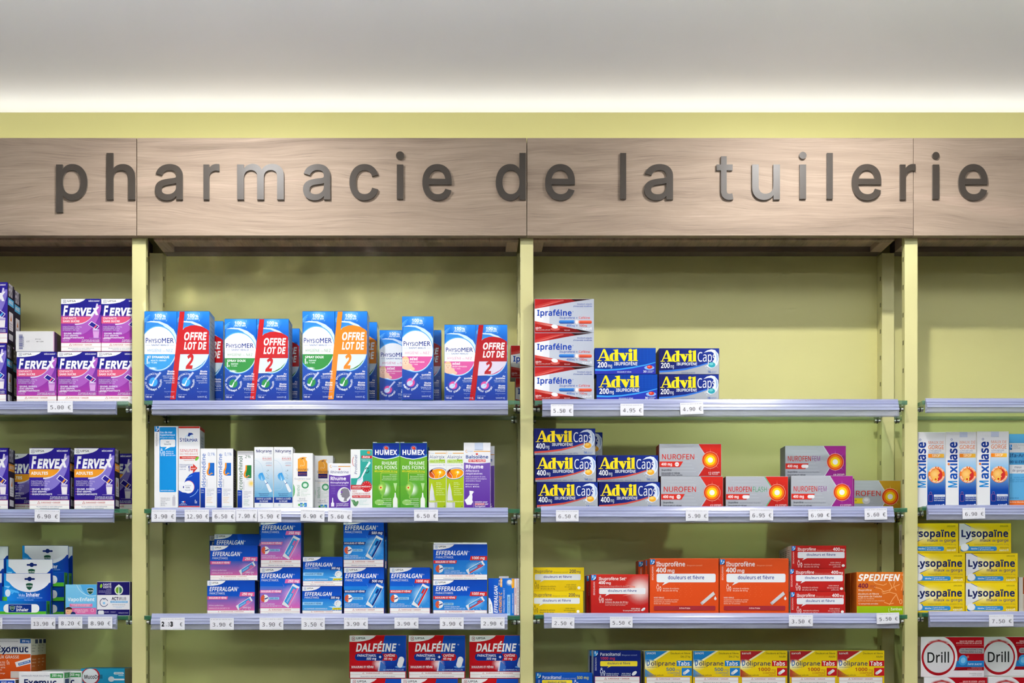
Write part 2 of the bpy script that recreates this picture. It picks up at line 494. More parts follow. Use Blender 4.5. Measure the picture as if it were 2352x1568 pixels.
DES = {}
STEP = 0.000012
def add_print(V, F, C, face, side, W, D, H):
    i = len(V)
    for (a, b, k) in face.V:
        e = STEP * k + .00002
        V.append({'f': (-W / 2 + a, -e, b), 'r': (W / 2 + e, a, b), 'l': (-W / 2 - e, D - a, b), 't': (-W / 2 + a, b, H + e)}[side])
    F += [tuple(i + j for j in f) for f in face.F]
    C += face.C
def to_mesh(name, V, F, C, mat):
    me = bpy.data.meshes.new(name)
    me.from_pydata(V, [], F)
    ca = me.color_attributes.new('Col', 'FLOAT_COLOR', 'CORNER')
    buf = []
    for c in C: buf += [c[0], c[1], c[2], 1.0]
    ca.data.foreach_set('color', buf)
    me.materials.append(mat)
    me.update()
    return me
def carton(name, W, D, H, front, side='#e8e8ea', top=None, back=None, left=None, prints=(), mat='card', bev=.0006):
    """a folded carton: base W x D x H (front at y=0), face colours, printed layers"""
    bm = bmesh.new()
    bmesh.ops.create_cube(bm, size=1.0)
    for v in bm.verts: v.co = Vector((v.co.x * W, (v.co.y + .5) * D, (v.co.z + .5) * H))
    bmesh.ops.bevel(bm, geom=list(bm.edges), offset=bev, segments=1, affect='EDGES')
    bm.normal_update()
    V = [tuple(v.co) for v in bm.verts]; F = []; C = []
    cf, cs, ct, cl = lin(front), lin(side), lin(top or side), lin(left or side)
    for f in bm.faces:
        n = f.normal
        c = cf if n.y < -.6 else cs if n.x > .6 else cl if n.x < -.6 else ct if abs(n.z) > .6 else lin(back or side)
        F.append(tuple(v.index for v in f.verts)); C += [c] * len(f.verts)
    bm.free()
    for sd, fc in prints: add_print(V, F, C, fc, sd, W, D, H)
    me = to_mesh(name, V, F, C, M[mat])
    return me
class Design:
    pass
KF = (DIST - .02) / DIST                    # cartons stand 20 mm in front of the posts
def D(key, crop, rect, depth, front, side='#e8e8ea', top=None, left=None, W=None, H=None, mat='card', name='medicine_box', cat='medicine box', lf=None):
    """registers a carton; returns the Face to print on.  crop: mm per reference unit"""
    d = Design()
    d.W = (W or (rect[2] - rect[0]) * crop / 1000) * KF; d.H = (H or (rect[3] - rect[1]) * crop / 1000) * KF
    d.D = depth; d.name, d.cat = name, cat
    d.args = dict(front=front, side=side, top=top, left=left, mat=mat)
    d.face = Face(rect, d.W, d.H)
    d.r = Face((0, 0, 100, 100), d.D, d.H)
    d.l = Face((0, 0, 100, 100), d.D, d.H)
    d.t = Face((0, 0, 100, 100), d.W, d.D)
    d.me = None
    DES[key] = d
    return d
def mesh_of(key):
    d = DES[key]
    if d.me is None:
        d.me = carton(d.name, d.W, d.D, d.H, prints=[('f', d.face), ('r', d.r), ('l', d.l), ('t', d.t)], **d.args)
    return d.me
# ------------------------------------------------------------------ recurring print motifs
def upsa(f, x0, y0, x1, y1, sh='#5d8fc4', bg='#eeeeef'):
    w, h = x1 - x0, y1 - y0
    f.P([(x0, y0), (x1, y0), (x1 - .10 * w, y0 + .38 * h), (x1 - .25 * w, y0 + .68 * h), (x1 - .45 * w, y0 + .88 * h), (x1 - .70 * w, y1), (x0, y1)], bg)
    sx, sy, r = x0 + .15 * w, y0 + .52 * h, .24 * h
    f.RR(sx - r, sy - r * 1.1, sx + r, sy + r * 1.2, r * .5, sh); f.RR(sx - r * .75, sy - r * .85, sx + r * .75, sy + r * .9, r * .4, bg)
    f.L([(sx, sy - r * .6), (sx, sy + r * .6)], r * .25, sh); f.L([(sx - r * .5, sy), (sx + r * .5, sy)], r * .25, sh)
    f.T('UPSA', x0 + .25 * w, y0 + .60 * h, .29 * h, '#4a4d55', w=.35 * w, b=.02)
def warn(f, x0, y0, x1, y1, l2='Dépasser la dose peut détruire le foie', edge='#c8343c', two=None, ink='#3d4a86'):
    h = y1 - y0; e = h * .035
    f.R(x0, y0, x1, y1, edge)
    m = y0 + h * .5
    f.R(x0 + e, y0 + e, x1 - e, m - e / 3, '#efedec'); f.R(x0 + e, m + e / 3, x1 - e, y1 - e, '#efedec')
    w = x1 - x0; cx = (x0 + x1) / 2 + w * .03
    f.T('SURDOSAGE = DANGER', cx, y0 + h * .33, h * .15, '#c2464c', w=w * .48, al='c', b=.02)
    tx, ty, r = cx - w * .29, y0 + h * .36, h * .15
    f.P([(tx - r, ty), (tx + r, ty), (tx, ty - r * 1.7)], '#c2464c'); f.P([(tx - r * .6, ty - r * .2), (tx + r * .6, ty - r * .2), (tx, ty - r * 1.25)], '#efedec')
    if two:
        f.T(l2, (x0 + x1) / 2, y0 + h * .70, h * .11, ink, w=w * .64, al='c', b=.006); f.T(two, (x0 + x1) / 2, y0 + h * .87, h * .11, ink, w=w * .46, al='c', b=.006)
    else: f.T(l2, (x0 + x1) / 2, y0 + h * .82, h * .15, ink, w=w * .62, al='c', b=.006)
def folk(f, x, y, h, c, bg):                 # a grown-up and a child in outline
    for dx, k in ((0, 1.0), (.34 * h, .66)):
        hh = h * k; t = y - hh; xx = x + dx
        f.O(xx, t + .12 * hh, .11 * hh, .05 * h, c)
        f.L([(xx - .13 * hh, y - .35 * hh), (xx - .14 * hh, t + .34 * hh), (xx - .08 * hh, t + .26 * hh), (xx + .08 * hh, t + .26 * hh), (xx + .14 * hh, t + .34 * hh), (xx + .13 * hh, y - .35 * hh)], .05 * h, c)
        f.L([(xx - .07 * hh, y), (xx - .08 * hh, y - .45 * hh)], .05 * h, c); f.L([(xx + .07 * hh, y), (xx + .08 * hh, y - .45 * hh)], .05 * h, c)
def bubble(f, x0, y0, x1, y1, txt, c='#e4e6ea', ink='#3a4a8c', th=None, tip=.16):
    h = y1 - y0; f.RR(x0, y0, x1, y1, h * .18, c)
    tx = x0 + (x1 - x0) * tip
    f.P([(tx - h * .25, y1 + h * .35), (tx + h * .05, y1 - 1), (tx + h * .55, y1 - 1)], c)
    if txt: f.T(txt, (x0 + x1) / 2, y0 + h * .63, th or h * .32, ink, w=(x1 - x0) * .62, al='c', b=.016)
def bioblue(f, x0, y0, x1, y1):
    w, h = x1 - x0, y1 - y0
    f.R(x0, y0, x1, y1, '#1d8fd6')
    f.P([(x0 + w * .55, y1), (x1, y0 + h * .45), (x1, y1)], '#132f6b')
    f.L([(x0 + w * .35, y0 + h * .05), (x0 + w * .35, y0 + h * .55)], w * .16, '#eef2f6'); f.O(x0 + w * .55, y0 + h * .55, w * .33, w * .16, '#eef2f6', -60, 120)
def lines(f, x, y, dy, h, c, rows, al='l', b=.008, sh=0):
    for i, (t, w) in enumerate(rows): f.T(t, x, y + dy * i, h, c, w=w, al=al, b=b, sh=sh)
def rays(f, cx, cy, r, c, n=14, w=.05, a0=0, r0=.3):
    for k in range(n):
        a = a0 + 2 * math.pi * k / n; rr = r * (.65 + .35 * ((k * 7) % 5) / 4)
        p = (cx + r * r0 * math.cos(a), cy + r * r0 * math.sin(a))
        f.fade((p[0] - r * w * math.sin(a), p[1] + r * w * math.cos(a)), (p[0] + r * w * math.sin(a), p[1] - r * w * math.cos(a)), (cx + rr * math.cos(a), cy + rr * math.sin(a)), c)
def arc(cx, cy, rx, ry, a0, a1, n=14):
    return [(cx + rx * math.cos(math.radians(a0 + (a1 - a0) * k / n)), cy + ry * math.sin(math.radians(a0 + (a1 - a0) * k / n))) for k in range(n + 1)]
def around(f, txt, cx, cy, r, h, c, a0, a1, flip=False):
    n = len(txt)
    for i, ch in enumerate(txt):
        a = math.radians(a0 + (a1 - a0) * (i + .5) / n)
        x, y = cx + r * math.cos(a), cy + r * math.sin(a)
        f.T(ch, x, y, h, c, al='c', b=.03, rot=(-math.degrees(a) + 90) if flip else (-math.degrees(a) - 90))
def barcode(f, x0, y0, x1, y1, c='#23306e', horiz=True, n=18):
    rnd = random.Random(3)
    p = 0.0
    while p < 1:
        w = rnd.choice((.015, .03, .045))
        if horiz: f.R(x0, y0 + (y1 - y0) * p, x1, y0 + (y1 - y0) * min(1, p + w), c)
        else: f.R(x0 + (x1 - x0) * p, y0, x0 + (x1 - x0) * min(1, p + w), y1, c)
        p += w + rnd.choice((.02, .035))

KF = (DIST + .0215) / DIST
# ------------------------------------------------------------------ effervescent flu sachets (bay 1)
def flu(key, ground, g2, band, bandtxt, crop=.14671, box=(458, 258, 1092, 1235), side='#241a3d', kid=False, H=None):
    d = D(key, crop, box, .045, ground, side=side, top='#e7e3ea', left='#2a2050', H=H)
    f = d.face
    f.R(458, 258, 1092, 560, ground)
    f.R(458, 560, 1092, 1235, g2[0], g2[1])
    # light sweep curling down from the last letter
    f.band(arc(690, 270, 345, 450, 14, 88, 16), arc(680, 280, 420, 660, 8, 88, 16), g2[2])
    f.band(arc(690, 270, 330, 450, 10, 92, 16), arc(690, 270, 356, 474, 10, 92, 16), '#dcd6ea')
    f.P([(458, 590), (940, 590), (900, 640), (850, 680), (790, 706), (720, 716), (458, 716)], band)
    upsa(f, 458, 258, 850, 357, '#7b7f96')
    f.T('MÉDICAMENT', 1066, 313, 22, '#e8e6f0', w=175, al='r', b=.03)
    f.T('F', 488, 566, 168, '#f0eff4', w=105, b=.045, sh=.2); f.T('ERVE', 580, 566, 130, '#f0eff4', w=375, b=.05, sh=.2)
    f.P([(905, 580), (935, 580), (1062, 408), (1028, 408)], '#f0eff4'); f.P([(958, 430), (1000, 430), (1045, 562), (1003, 562)], '#f0eff4')
    if kid:
        f.T('ENFANTS', 490, 640, 38, '#f3eaf0', w=212, b=.01); f.T('SANS SUCRE', 490, 692, 34, '#f3eaf0', w=262, b=.03)
    else: f.T(bandtxt, 490, 672, 42, '#f3efe8', w=266, b=.035)
    lines(f, 486, 788, 31, 22, '#cfc6e4', [('PARACÉTAMOL 500 mg', 296), ('PHÉNIRAMINE 25 mg', 262), ('VITAMINE C 200 mg', 248)])
    for i, (t, w) in enumerate((('RHUME, RHINITE', 275), ('ÉTAT GRIPPAL', 228), ('RHINOPHARYNGITE', 315))):
        f.P([(486, 890 + 40 * i), (497, 899 + 40 * i), (486, 908 + 40 * i)], band); f.T(t, 506, 912 + 40 * i, 24, '#ece8f4', w=w, b=.03)
    # sachet tipping powder into a glass
    f.P([(938, 675), (1062, 765), (1010, 830), (885, 738)], '#f0eef4'); f.P([(942, 688), (1050, 767), (1006, 818), (898, 740)], ground); f.P([(1010, 742), (1030, 757), (985, 812), (966, 798)], band)
    f.P([(958, 805), (985, 795), (1005, 850), (995, 850)], '#d9d5ea')
    f.P([(955, 830), (1062, 830), (1050, 985), (970, 985)], '#b9add6' if not kid else '#c58fd0'); f.P([(963, 868), (1056, 868), (1047, 978), (974, 978)], '#ece7ea' if not kid else '#d7a8dc')
    f.E(1008, 832, 53, 9, '#d6cfe8'); f.L([(900, 988), (1085, 988)], 7, '#a99bd2')
    if kid: f.T('Dès 6 ans', 486, 1010, 26, '#efe6f2', w=118, b=.02); f.T('FRAMBOISE', 486, 1046, 18, '#d9c4e6', w=104)
    f.T('8 sachets de granulés', 1064, 1032, 20, '#e6e2ef', w=275, al='r', b=.016); f.T('pour solution buvable', 1064, 1058, 20, '#e6e2ef', w=282, al='r', b=.016)
    warn(f, 458, 1070, 1092, 1232, 'Ne pas prendre un autre médicament', two='contenant du paracétamol')
    r = d.r
    r.T('FERVEX', 78, 20, 20, '#d8d4e2', w=64, al='r', b=.03, sh=.2)
    r.R(8, 24, 92, 36, band); r.T(bandtxt or 'ENFANTS', 50, 32, 5, '#f0ece4', w=60, al='c', b=.03)
    r.RR(22, 46, 82, 76, 4, '#dcd9de'); r.P([(42, 60), (62, 60), (52, 50)], '#d98a32')
    lines(r, 28, 66, 4, 2, '#55506a', [('MÉDICAMENT', 48), ('ATTENTION', 44), ('NE PAS', 30)])
    r.RR(20, 82, 80, 92, 2, '#cfcbd4')
    return d
flu('flu_adult', '#33259a', ('#4a35a6', '#37228c', '#8f83cf'), '#eda531', 'ADULTES')
flu('flu_blue', '#35289c', ('#4b3aa8', '#3a2890', '#8f83cf'), '#59b4e4', 'ADULTES', H=.1405)
flu('flu_child', '#2b2894', ('#7a3fa8', '#c64fb4', '#b56cc4'), '#e0668c', '', kid=True, side='#4d2a60', H=.1215)
DES['flu_child'].W = .0887; DES['flu_child'].face.W = .0887; DES['flu_child'].face.kx = .0887 / 634
d = D('flu_flat', .21678, (165, 632, 573, 848), .1215, '#dcdbdd', side='#5a2b6c', top='#b04fa4')
d.face.R(565, 632, 573, 848, '#c85cae'); barcode(d.face, 200, 668, 240, 825, '#30408c'); d.face.T('3400930', 252, 800, 10, '#44508c', rot=90, w=110)
d.face.T('LOT', 276, 748, 14, '#8a8890'); d.face.T('EXP 07 2026', 372, 722, 10, '#7c7a84', w=60); d.face.T('4A 1204', 384, 748, 12, '#6c6a74', w=76)

KF = (DIST + .012) / DIST
# ------------------------------------------------------------------ inhaler card, children's rub, balm, cough sachets (bay 1)
def shield(f, cx, cy, w, h, txt='VICKS', edge='#cfd8d2'):
    for k, c in ((1.0, edge), (.88, '#14573f')):
        f.P([(cx - w * k, cy - h * .75 * k), (cx - w * .5 * k, cy - h * .95 * k), (cx, cy - h * k), (cx + w * .5 * k, cy - h * .95 * k), (cx + w * k, cy - h * .75 * k), (cx + w * .85 * k, cy + h * .2 * k), (cx + w * .45 * k, cy + h * .75 * k), (cx, cy + h * k), (cx - w * .45 * k, cy + h * .75 * k), (cx - w * .85 * k, cy + h * .2 * k)], c)
    f.T(txt, cx, cy + h * .05, h * .36, '#e8efea', w=w * 1.5, al='c', b=.02)
d = D('inhaler_box', .23467, (36, 748, 490, 890), .026, '#1464c4', side='#3d8f36', top='#1464c4', left='#3d8f36')
f = d.face
f.R(36, 748, 490, 890, '#1f9ade', '#0b3f9e', 'h'); f.R(36, 850, 490, 890, '#66c03c')
f.RR(74, 780, 422, 862, 36, '#eceef0'); f.R(122, 782, 346, 860, '#123d92'); shield(f, 160, 820, 27, 24)
f.T('Vicks', 196, 815, 20, '#e8edf4', w=60); f.T('Inhaler', 198, 848, 26, '#f2f4f8', w=118, b=.03)
d.r.R(0, 0, 100, 60, '#4a9a3c'); d.r.R(40, 20, 80, 80, '#1f5f2c')
d = D('inhaler_card', .23467, (36, 475, 498, 890), .0016, '#1a52b4', side='#1b3f8c', left='#1b3f8c')
f = d.face
f.R(36, 475, 498, 890, '#2aa0e2', '#0c3fa4', 'h')
f.P([(60, 475), (498, 475), (498, 568)] + arc(288, 500, 215, 160, 25, 155, 12) + [(60, 545)], '#e4e5e8')
for k in range(3): f.O(150 - k * 22, 690 - k * 6, 46, 16, '#5cbcee', 200, 330)
f.E(76, 668, 26, 36, '#dfe9f2'); f.P([(36, 600), (100, 600), (82, 622)], '#8fd0f0')
f.R(36, 705, 70, 760, '#66c03c')
shield(f, 288, 605, 38, 38)
f.T('Vicks', 182, 702, 24, '#dfe9f6', w=62); f.T('Inhaler', 254, 702, 32, '#f4f6fa', w=136, b=.035)
f.T('Inhalation par voie nasale', 166, 720, 10, '#a8cdf2', w=250); f.T('Nez bouché', 238, 742, 11, '#a8cdf2', w=90)
# punched euro slot
for c, r in (('#0f2f78', 1.0),): f.E(290, 530, 22, 22, c); f.RR(240, 522, 342, 540, 8, c)
d = D('child_rub', .23467, (640, 606, 945, 910), .04, '#7cc4e8', side='#6aa9c8', top='#8fd0ec')
f = d.face
f.R(640, 606, 945, 910, '#8ccdec', '#6fbce6'); f.P([(786, 606), (945, 606), (945, 706), (890, 720), (840, 700), (806, 660)], '#5fb2e2'); f.O(900, 560, 160, 5, '#cfe8f4', 60, 170)
shield(f, 884, 672, 34, 34)
f.T('Vapo', 664, 768, 32, '#f2f6f8', w=110, b=.02); f.T('Enfant', 778, 768, 32, '#f2f6f8', w=148, b=.02)
f.R(682, 795, 905, 824, '#e487b4'); f.T('BAUME DE MASSAGE POUR ENFANT', 793, 806, 8, '#f6e6ee', w=190, al='c'); f.T('ET BÉBÉ DE PLUS DE 6 MOIS', 793, 819, 8, '#f6e6ee', w=170, al='c')
f.R(640, 834, 945, 910, '#dc78ac'); f.E(674, 866, 32, 36, '#e8b893'); f.P(arc(674, 852, 34, 26, 180, 360) + [(700, 850), (650, 850)], '#4c3428'); f.E(716, 902, 26, 30, '#243a72'); f.E(664, 868, 4, 3, '#5c3a2c')
lines(f, 795, 856, 13, 9, '#f6e4ee', [('Mélange de 3 huiles', 130), ('essentielles de plantes', 138), ('Dès 6 mois', 80)], al='c'); f.O(905, 858, 16, 3, '#f0d4e2')
d = D('balm_box', .23467, (950, 580, 1273, 912), .04, '#e9e8ec', side='#28206a', top='#e6e4e6')
f = d.face
f.R(950, 580, 1273, 711, '#2b2474'); f.R(950, 853, 1273, 912, '#2b2474')
f.E(992, 622, 11, 20, '#9ccc3c', 12); lines(f, 1010, 618, 26, 19, '#e4e2ee', [('SANTÉ', 82), ('VERTE', 84)], b=.02)
lines(f, 1092, 662, 13, 7, '#b8b4d6', [('LABORATOIRE', 50), ('BAUME DE MASSAGE', 122), ('AUX HUILES ESSENTIELLES', 126), ('CONFORT', 60)], al='r')
f.P([(1165, 606)] + arc(1165, 662, 42, 46, -50, 230, 16), '#dfe6da'); f.P([(1165, 622)] + arc(1160, 664, 27, 32, 90, 270, 8), '#7fae3c'); f.P([(1168, 626)] + arc(1170, 664, 26, 32, 90, -90, 8), '#4f8a6a'); f.L([(1165, 630), (1165, 722)], 4, '#e8ece2')
f.T('ACT', 1096, 760, 28, '#2a2a50', w=66, b=.03); f.T('i', 1164, 760, 28, '#2a2a50', b=.02); f.T('RUB', 1176, 760, 28, '#2a2a50', w=62, b=.005)
f.R(1083, 768, 1252, 788, '#6fb4e0'); f.T('BAUME RESPIRATOIRE', 1168, 783, 10, '#e8f0f6', w=150, al='c'); f.T('FRICTION DES MUSCLES', 1164, 810, 8, '#6c7088', w=130, al='c'); lines(f, 1164, 828, 11, 7, '#8cb4d8', [('aux huiles essentielles', 112), ('menthol', 60)], al='c')
f.O(1020, 784, 42, 6, '#5c6288', 20, 340); f.E(1020, 790, 12, 12, '#8fc4e8'); f.L([(1005, 740), (1020, 756), (1036, 740)], 5, '#5c6288')
f.RR(962, 862, 1020, 905, 14, '#e6e6ea'); f.T('BAUME', 1046, 882, 9, '#c8c4e0', w=44, al='c'); f.T('FORMAT', 1110, 882, 9, '#c8c4e0', w=50, al='c'); f.T('FABRIQUÉ EN FRANCE', 1210, 890, 8, '#c8c4e0', w=96, al='c')
KF = (DIST + .0215) / DIST
d = D('cough_orange', .23467, (-124, 1145, 302, 1550), .05, '#e2e0e2', side='#c9a277', top='#dcdad8')
f = d.face
f.R(-124, 1296, 302, 1550, '#e06a28', '#d0561e'); f.R(196, 1148, 302, 1190, '#2868b4'); f.T('200 mg', 214, 1179, 20, '#e8eef6', w=74)
f.T('GRANULÉS POUR SOLUTION BUVABLE', -20, 1176, 10, '#8a8a98', w=200)
f.T('Exomuc', -36, 1276, 60, '#1f2f66', w=316, b=.03); f.P([(20, 1300), (62, 1240), (110, 1212), (72, 1248), (34, 1302)], '#1f2f66'); f.T('ACÉTYLCYSTÉINE', 118, 1230, 12, '#8a8a9c', w=156)
f.T('TOUX GRASSE', -60, 1338, 28, '#f0e6e0', w=248, b=.012); lines(f, -40, 1386, 24, 17, '#f2dccf', [('ADULTES', 92), ('ENFANTS', 92), ('> 2 ans', 92)]); folk(f, 72, 1400, 46, '#f2dccf', '#d0561e')
f.P([(146, 1376), (300, 1330), (302, 1388), (162, 1424)], '#e8e4e4'); f.P([(176, 1386), (296, 1352), (300, 1378), (184, 1410)], '#3b6cae'); f.T('SANS SUCRE', 188, 1402, 14, '#e8eef6', w=106, rot=16)
f.RR(104, 1464, 290, 1530, 6, '#d8cfc8'); lines(f, -60, 1456, 34, 14, '#f2dccf', [('Sachets', 80), ('goût orange', 110)])
d.r.R(0, 0, 100, 40, '#d9d2c8'); d.r.R(0, 40, 100, 100, '#c76a2a'); d.r.R(60, 2, 100, 12, '#2b3c78'); lines(d.r, 14, 18, 7, 3, '#6a6470', [('200 mg', 60), ('Sachets', 50), ('Boîte', 40)]); lines(d.r, 14, 52, 8, 3, '#f0d8c4', [('TOUX', 60), ('GRASSE', 60), ('2 ans', 40)])
d = D('sachet_green', .23467, (185, 1468, 615, 1960), .05, '#e4e4e6', side='#d6d8da', top='#dcdcde')
f = d.face
f.R(486, 1482, 610, 1526, '#4a9e5c'); f.T('200 mg', 502, 1512, 22, '#eaf4ec', w=96, b=.02); f.T('GRANULÉS POUR SOLUTION', 208, 1512, 14, '#8d92a8', w=272)
f.T('Exomuc', 230, 1600, 60, '#1f2f66', w=320, b=.03); f.P([(330, 1570), (400, 1550), (360, 1580)], '#1f2f66'); f.R(185, 1650, 615, 1960, '#58a868')
d.r.R(10, 2, 90, 12, '#4a9e5c'); d.r.RR(20, 14, 80, 40, 4, '#2f4a78'); d.r.T('200', 50, 10, 5, '#eaf4ec', al='c')
d = D('sachet_blue', .23467, (-40, 1541, 135, 1960), .05, '#e2e3e6', side='#6f6a66', top='#d8d8da')
d.face.R(-40, 1548, 128, 1592, '#2a56b8'); d.face.T('600 mg', 0, 1580, 22, '#e6ecf6', w=110, b=.02)
d = D('lozenge_teal', .23467, (790, 1432, 1222, 1950), .05, '#2b8fb0', side='#8a7f6e', top='#2b86a6')
f = d.face
f.R(790, 1432, 1222, 1950, '#2a97ba', '#2384a8'); f.E(888, 1508, 92, 86, '#b23c46'); f.E(884, 1508, 78, 74, '#dcdee2')
f.T('MucoDrill', 824, 1532, 36, '#23262c', w=180, b=.02); f.RR(1114, 1468, 1212, 1490, 10, '#c9d6dc'); f.T('CARBOCISTÉINE', 1163, 1484, 9, '#30586c', w=80, al='c'); f.R(1160, 1498, 1210, 1504, '#bcd2da')
f.RR(1080, 1532, 1220, 1548, 8, '#d6dade'); f.E(1090, 1536, 30, 26, '#c8d0d6')

KF = (DIST + -.02) / DIST
# ------------------------------------------------------------------ sea water nasal sprays (bay 2, top shelf)
def spray(key, W, H, zone, ztxt, zsub, tcol, hz, circ, baby=False, small=False):
    # reference rectangle of the first carton: 65..480 x 147..1265
    d = D(key, 1, (65, 147, 480, 1265), .062, '#1f7fd6', side='#a9b4c2', top='#2c8be0', left='#2a6ab8', W=W, H=H, mat='film', name='carton')
    f = d.face
    f.R(65, 147, 480, 330, '#2f93ea', '#1a74d0'); f.R(65, 330, 480, 1265, '#1c74cf', '#22419e')
    f.G(270, 200, 130, 90, '#86c4f4', '#2786de')
    f.T('100', 195, 222, 40, '#f2f6fa', w=98, b=.035); f.T('%', 298, 222, 30, '#f2f6fa', w=42, b=.02); f.T('EAU DE MER', 195, 250, 20, '#e6f0fa', w=146, b=.02)
    f.L([(185, 245), (185, 266), (196, 266)], 4, '#9fd0f6'); f.L([(338, 170), (352, 170), (352, 190)], 4, '#9fd0f6'); f.L([(338, 268), (352, 268), (352, 250)], 4, '#9fd0f6')
    # breaking wave over the white oval
    f.P([(70, 470), (85, 290), (150, 272), (250, 278), (350, 320), (430, 380), (470, 440), (470, 520)] + arc(250, 620, 222, 262, -25, -150, 10), '#3f95de')
    for k in range(4): f.O(190 - k * 12, 330 + k * 24, 150, 7, '#6cb4ea', 150, 250)
    f.P([(85, 285), (150, 268), (260, 272), (360, 312), (440, 375), (478, 450), (478, 560), (440, 480), (400, 430), (370, 380), (300, 320), (240, 292), (150, 284)], '#cfe4f6')
    ox, oy, orx, ory = 245, 612, 230, 272
    f.E(ox, oy, orx + 8, ory + 14, '#5fb0ea', n=40)
    f.E(ox, oy, orx, ory, '#eef1f4', n=40)
    f.P([(ox - orx * 1.2, 684), (ox + orx * .965, 684)] + arc(ox, oy, orx, ory, 15.5, 164.5, 22), zone)
    f.G(175, 862, 60, 20, '#f2f8fc', zone, 16, 2)
    f.O(ox, oy, orx + 3, 9, '#d6e6f4', 20, 120, ry=ory + 4)
    f.T('P', 80, 543, 62, '#1b3f94', w=36, f='B', b=.012); f.T('HYSiO', 118, 543, 50, '#1b3f94', w=166, f='B', b=.012); f.T('MER', 284, 543, 60, '#1b3f94', w=160, f='B', b=.012)
    f.T('SAINT-MALO', 155, 580, 18, '#3a62a8', w=226, b=.02); f.L([(82, 572), (145, 572)], 3, '#7a9cc8'); f.L([(392, 572), (450, 572)], 3, '#7a9cc8')
    f.T('HYGIÈNE', 102, 655, 34, hz, w=186, b=.0); f.T('DU', 300, 655, 18, hz, w=36, b=.0); f.T('NEZ', 344, 655, 34, hz, w=86, b=.0)
    if baby:
        f.T('BÉBÉ', 168, 734, 28, '#f6eef4', w=108, b=.03); f.T('MICRO-DIFFUSION', 168, 768, 17, '#f6e6f0', w=196, b=.02); f.T('dès 1 mois', 168, 798, 17, '#f6e6f0', w=108, b=.01)
        f.E(120, 812, 86, 50, '#edc6ae', 14); f.E(112, 745, 48, 56, '#f2cfb8'); f.E(96, 748, 5, 4, '#5a4038'); f.E(128, 748, 5, 4, '#5a4038'); f.E(112, 764, 6, 5, '#e0a98e'); f.E(112, 778, 11, 4, '#d08878'); f.P(arc(112, 728, 46, 42, 190, 350), '#e6c49c'); f.E(196, 845, 40, 22, '#edc6ae', 20)
    else:
        f.T(ztxt, 100, 734, 27, '#f2f6f4', w=286 if 'JET' in ztxt else 240, b=.03); f.T(zsub, 148, 772, 17, '#e6f2f0', w=200 if 'JET' in ztxt else 96, b=.02); f.T('+ 6 ans' if 'JET' in ztxt else '+ 2 ans', 148, 798, 17, '#e6f2f0', w=80, b=.02)
        f.L([(103, 756), (103, 806)], 12, '#eef4f4'); f.E(103, 748, 8, 8, '#eef4f4'); f.L([(125, 778), (125, 804)], 9, '#eef4f4')
    for sx, sy, r in ((395, 822, 9), (452, 842, 6), (328, 1114, 9), (95, 1100, 6), (195, 1142, 8), (430, 890, 4), (300, 1040, 4), (80, 1200, 5), (360, 1180, 4)): f.G(sx, sy, r, r, '#d6f0fc', '#2c5cb4', 8, 1)
    cx, cy = 182, 1032
    f.G(cx, cy, 82, 82, circ[0], '#2558b0'); f.E(cx, cy, 52, 56, circ[1])
    f.P([(190, 1000), (204, 1010), (284, 918), (262, 905)], '#c3ccea')
    if baby: f.E(168, 1044, 40, 34, '#c4d4ee', -30); f.L([(175, 1040), (212, 1002)], 12, '#9cc0e8')
    else: f.P([(152, 1078), (168, 1086), (196, 1012), (186, 1010)], '#e8eef6'); f.P([(120, 1052), (140, 1082), (160, 1084), (156, 1058)], '#dfe8f4')
    if baby: around(f, 'EMBOUT CONFORT', cx, cy, 106, 22, '#dfe8f6', 165, 10, True)
    else: around(f, 'EFFICACITÉ', cx, cy, 92, 20, '#dfe8f6', 195, 300); around(f, 'CLINIQUEMENT PROUVÉE', cx, cy, 108, 20, '#dfe8f6', 180, -20, True)
    top_l = [('Rhume', 66), ('Rhinite', 72)] if 'JET' in ztxt else [('Au', 36), ('quotidien', 128)]
    for i, (t, w) in enumerate(top_l): f.T(t, 452, 910 + 30 * i, 21, '#f2f4fa', w=w * 1.35 if 'JET' in ztxt else w, al='r', b=.03)
    lines(f, 452, 966, 22, 14, '#ccd9f0', [('Aide à protéger', 150), ('contre le rhume', 142)], al='r', b=.01)
    if 'JET' not in ztxt:
        lines(f, 452, 1050, 30, 21, '#f2f4fa', [('Rhume', 90), ('Rhinite', 96)], al='r', b=.03); lines(f, 452, 1104, 22, 14, '#ccd9f0', [('Dégage le nez', 138), ('en douceur', 106)], al='r', b=.01)
    else: lines(f, 452, 1000, 24, 14, '#ccd9f0', [('Réduit', 64), ("l'intensité des", 138), ('symptômes', 112)], al='r', b=.01)
    f.T('Dispositif médical', 452, 1160, 12, '#a9bce6', w=130, al='r', b=0)
    f.T('Spray nasal', 82, 1196, 13, '#b3c4ea', w=106, b=0); f.T('135 ml', 82, 1228, 18, '#f0f2fa', w=80, b=.03); f.T('SANOFI', 326, 1228, 18, '#cfdcf2', w=92, b=.0); f.O(440, 1220, 13, 5, '#cfdcf2', 40, 300)
    r = d.r
    r.R(0, 0, 100, 4, '#5aa0e0'); r.R(0, 60, 100, 100, '#8fa3b8')
    for i in range(16): r.R(16, 10 + i * 5, 84 - (i * 13 % 30), 11.2 + i * 5, '#7d8aa0')
    return d
JET = dict(zone='#41a4e0', ztxt='JET DYNAMIQUE', zsub='ADULTE / ENFANT', tcol='#41a4e0', hz='#4a9fd8', circ=('#3f9be0', '#4aaae6'))
SPR = dict(zone='#3f9a4e', ztxt='SPRAY DOUX', zsub='ENFANT', tcol='#3f9a4e', hz='#4a9a58', circ=('#2f8a86', '#3f9a56'))
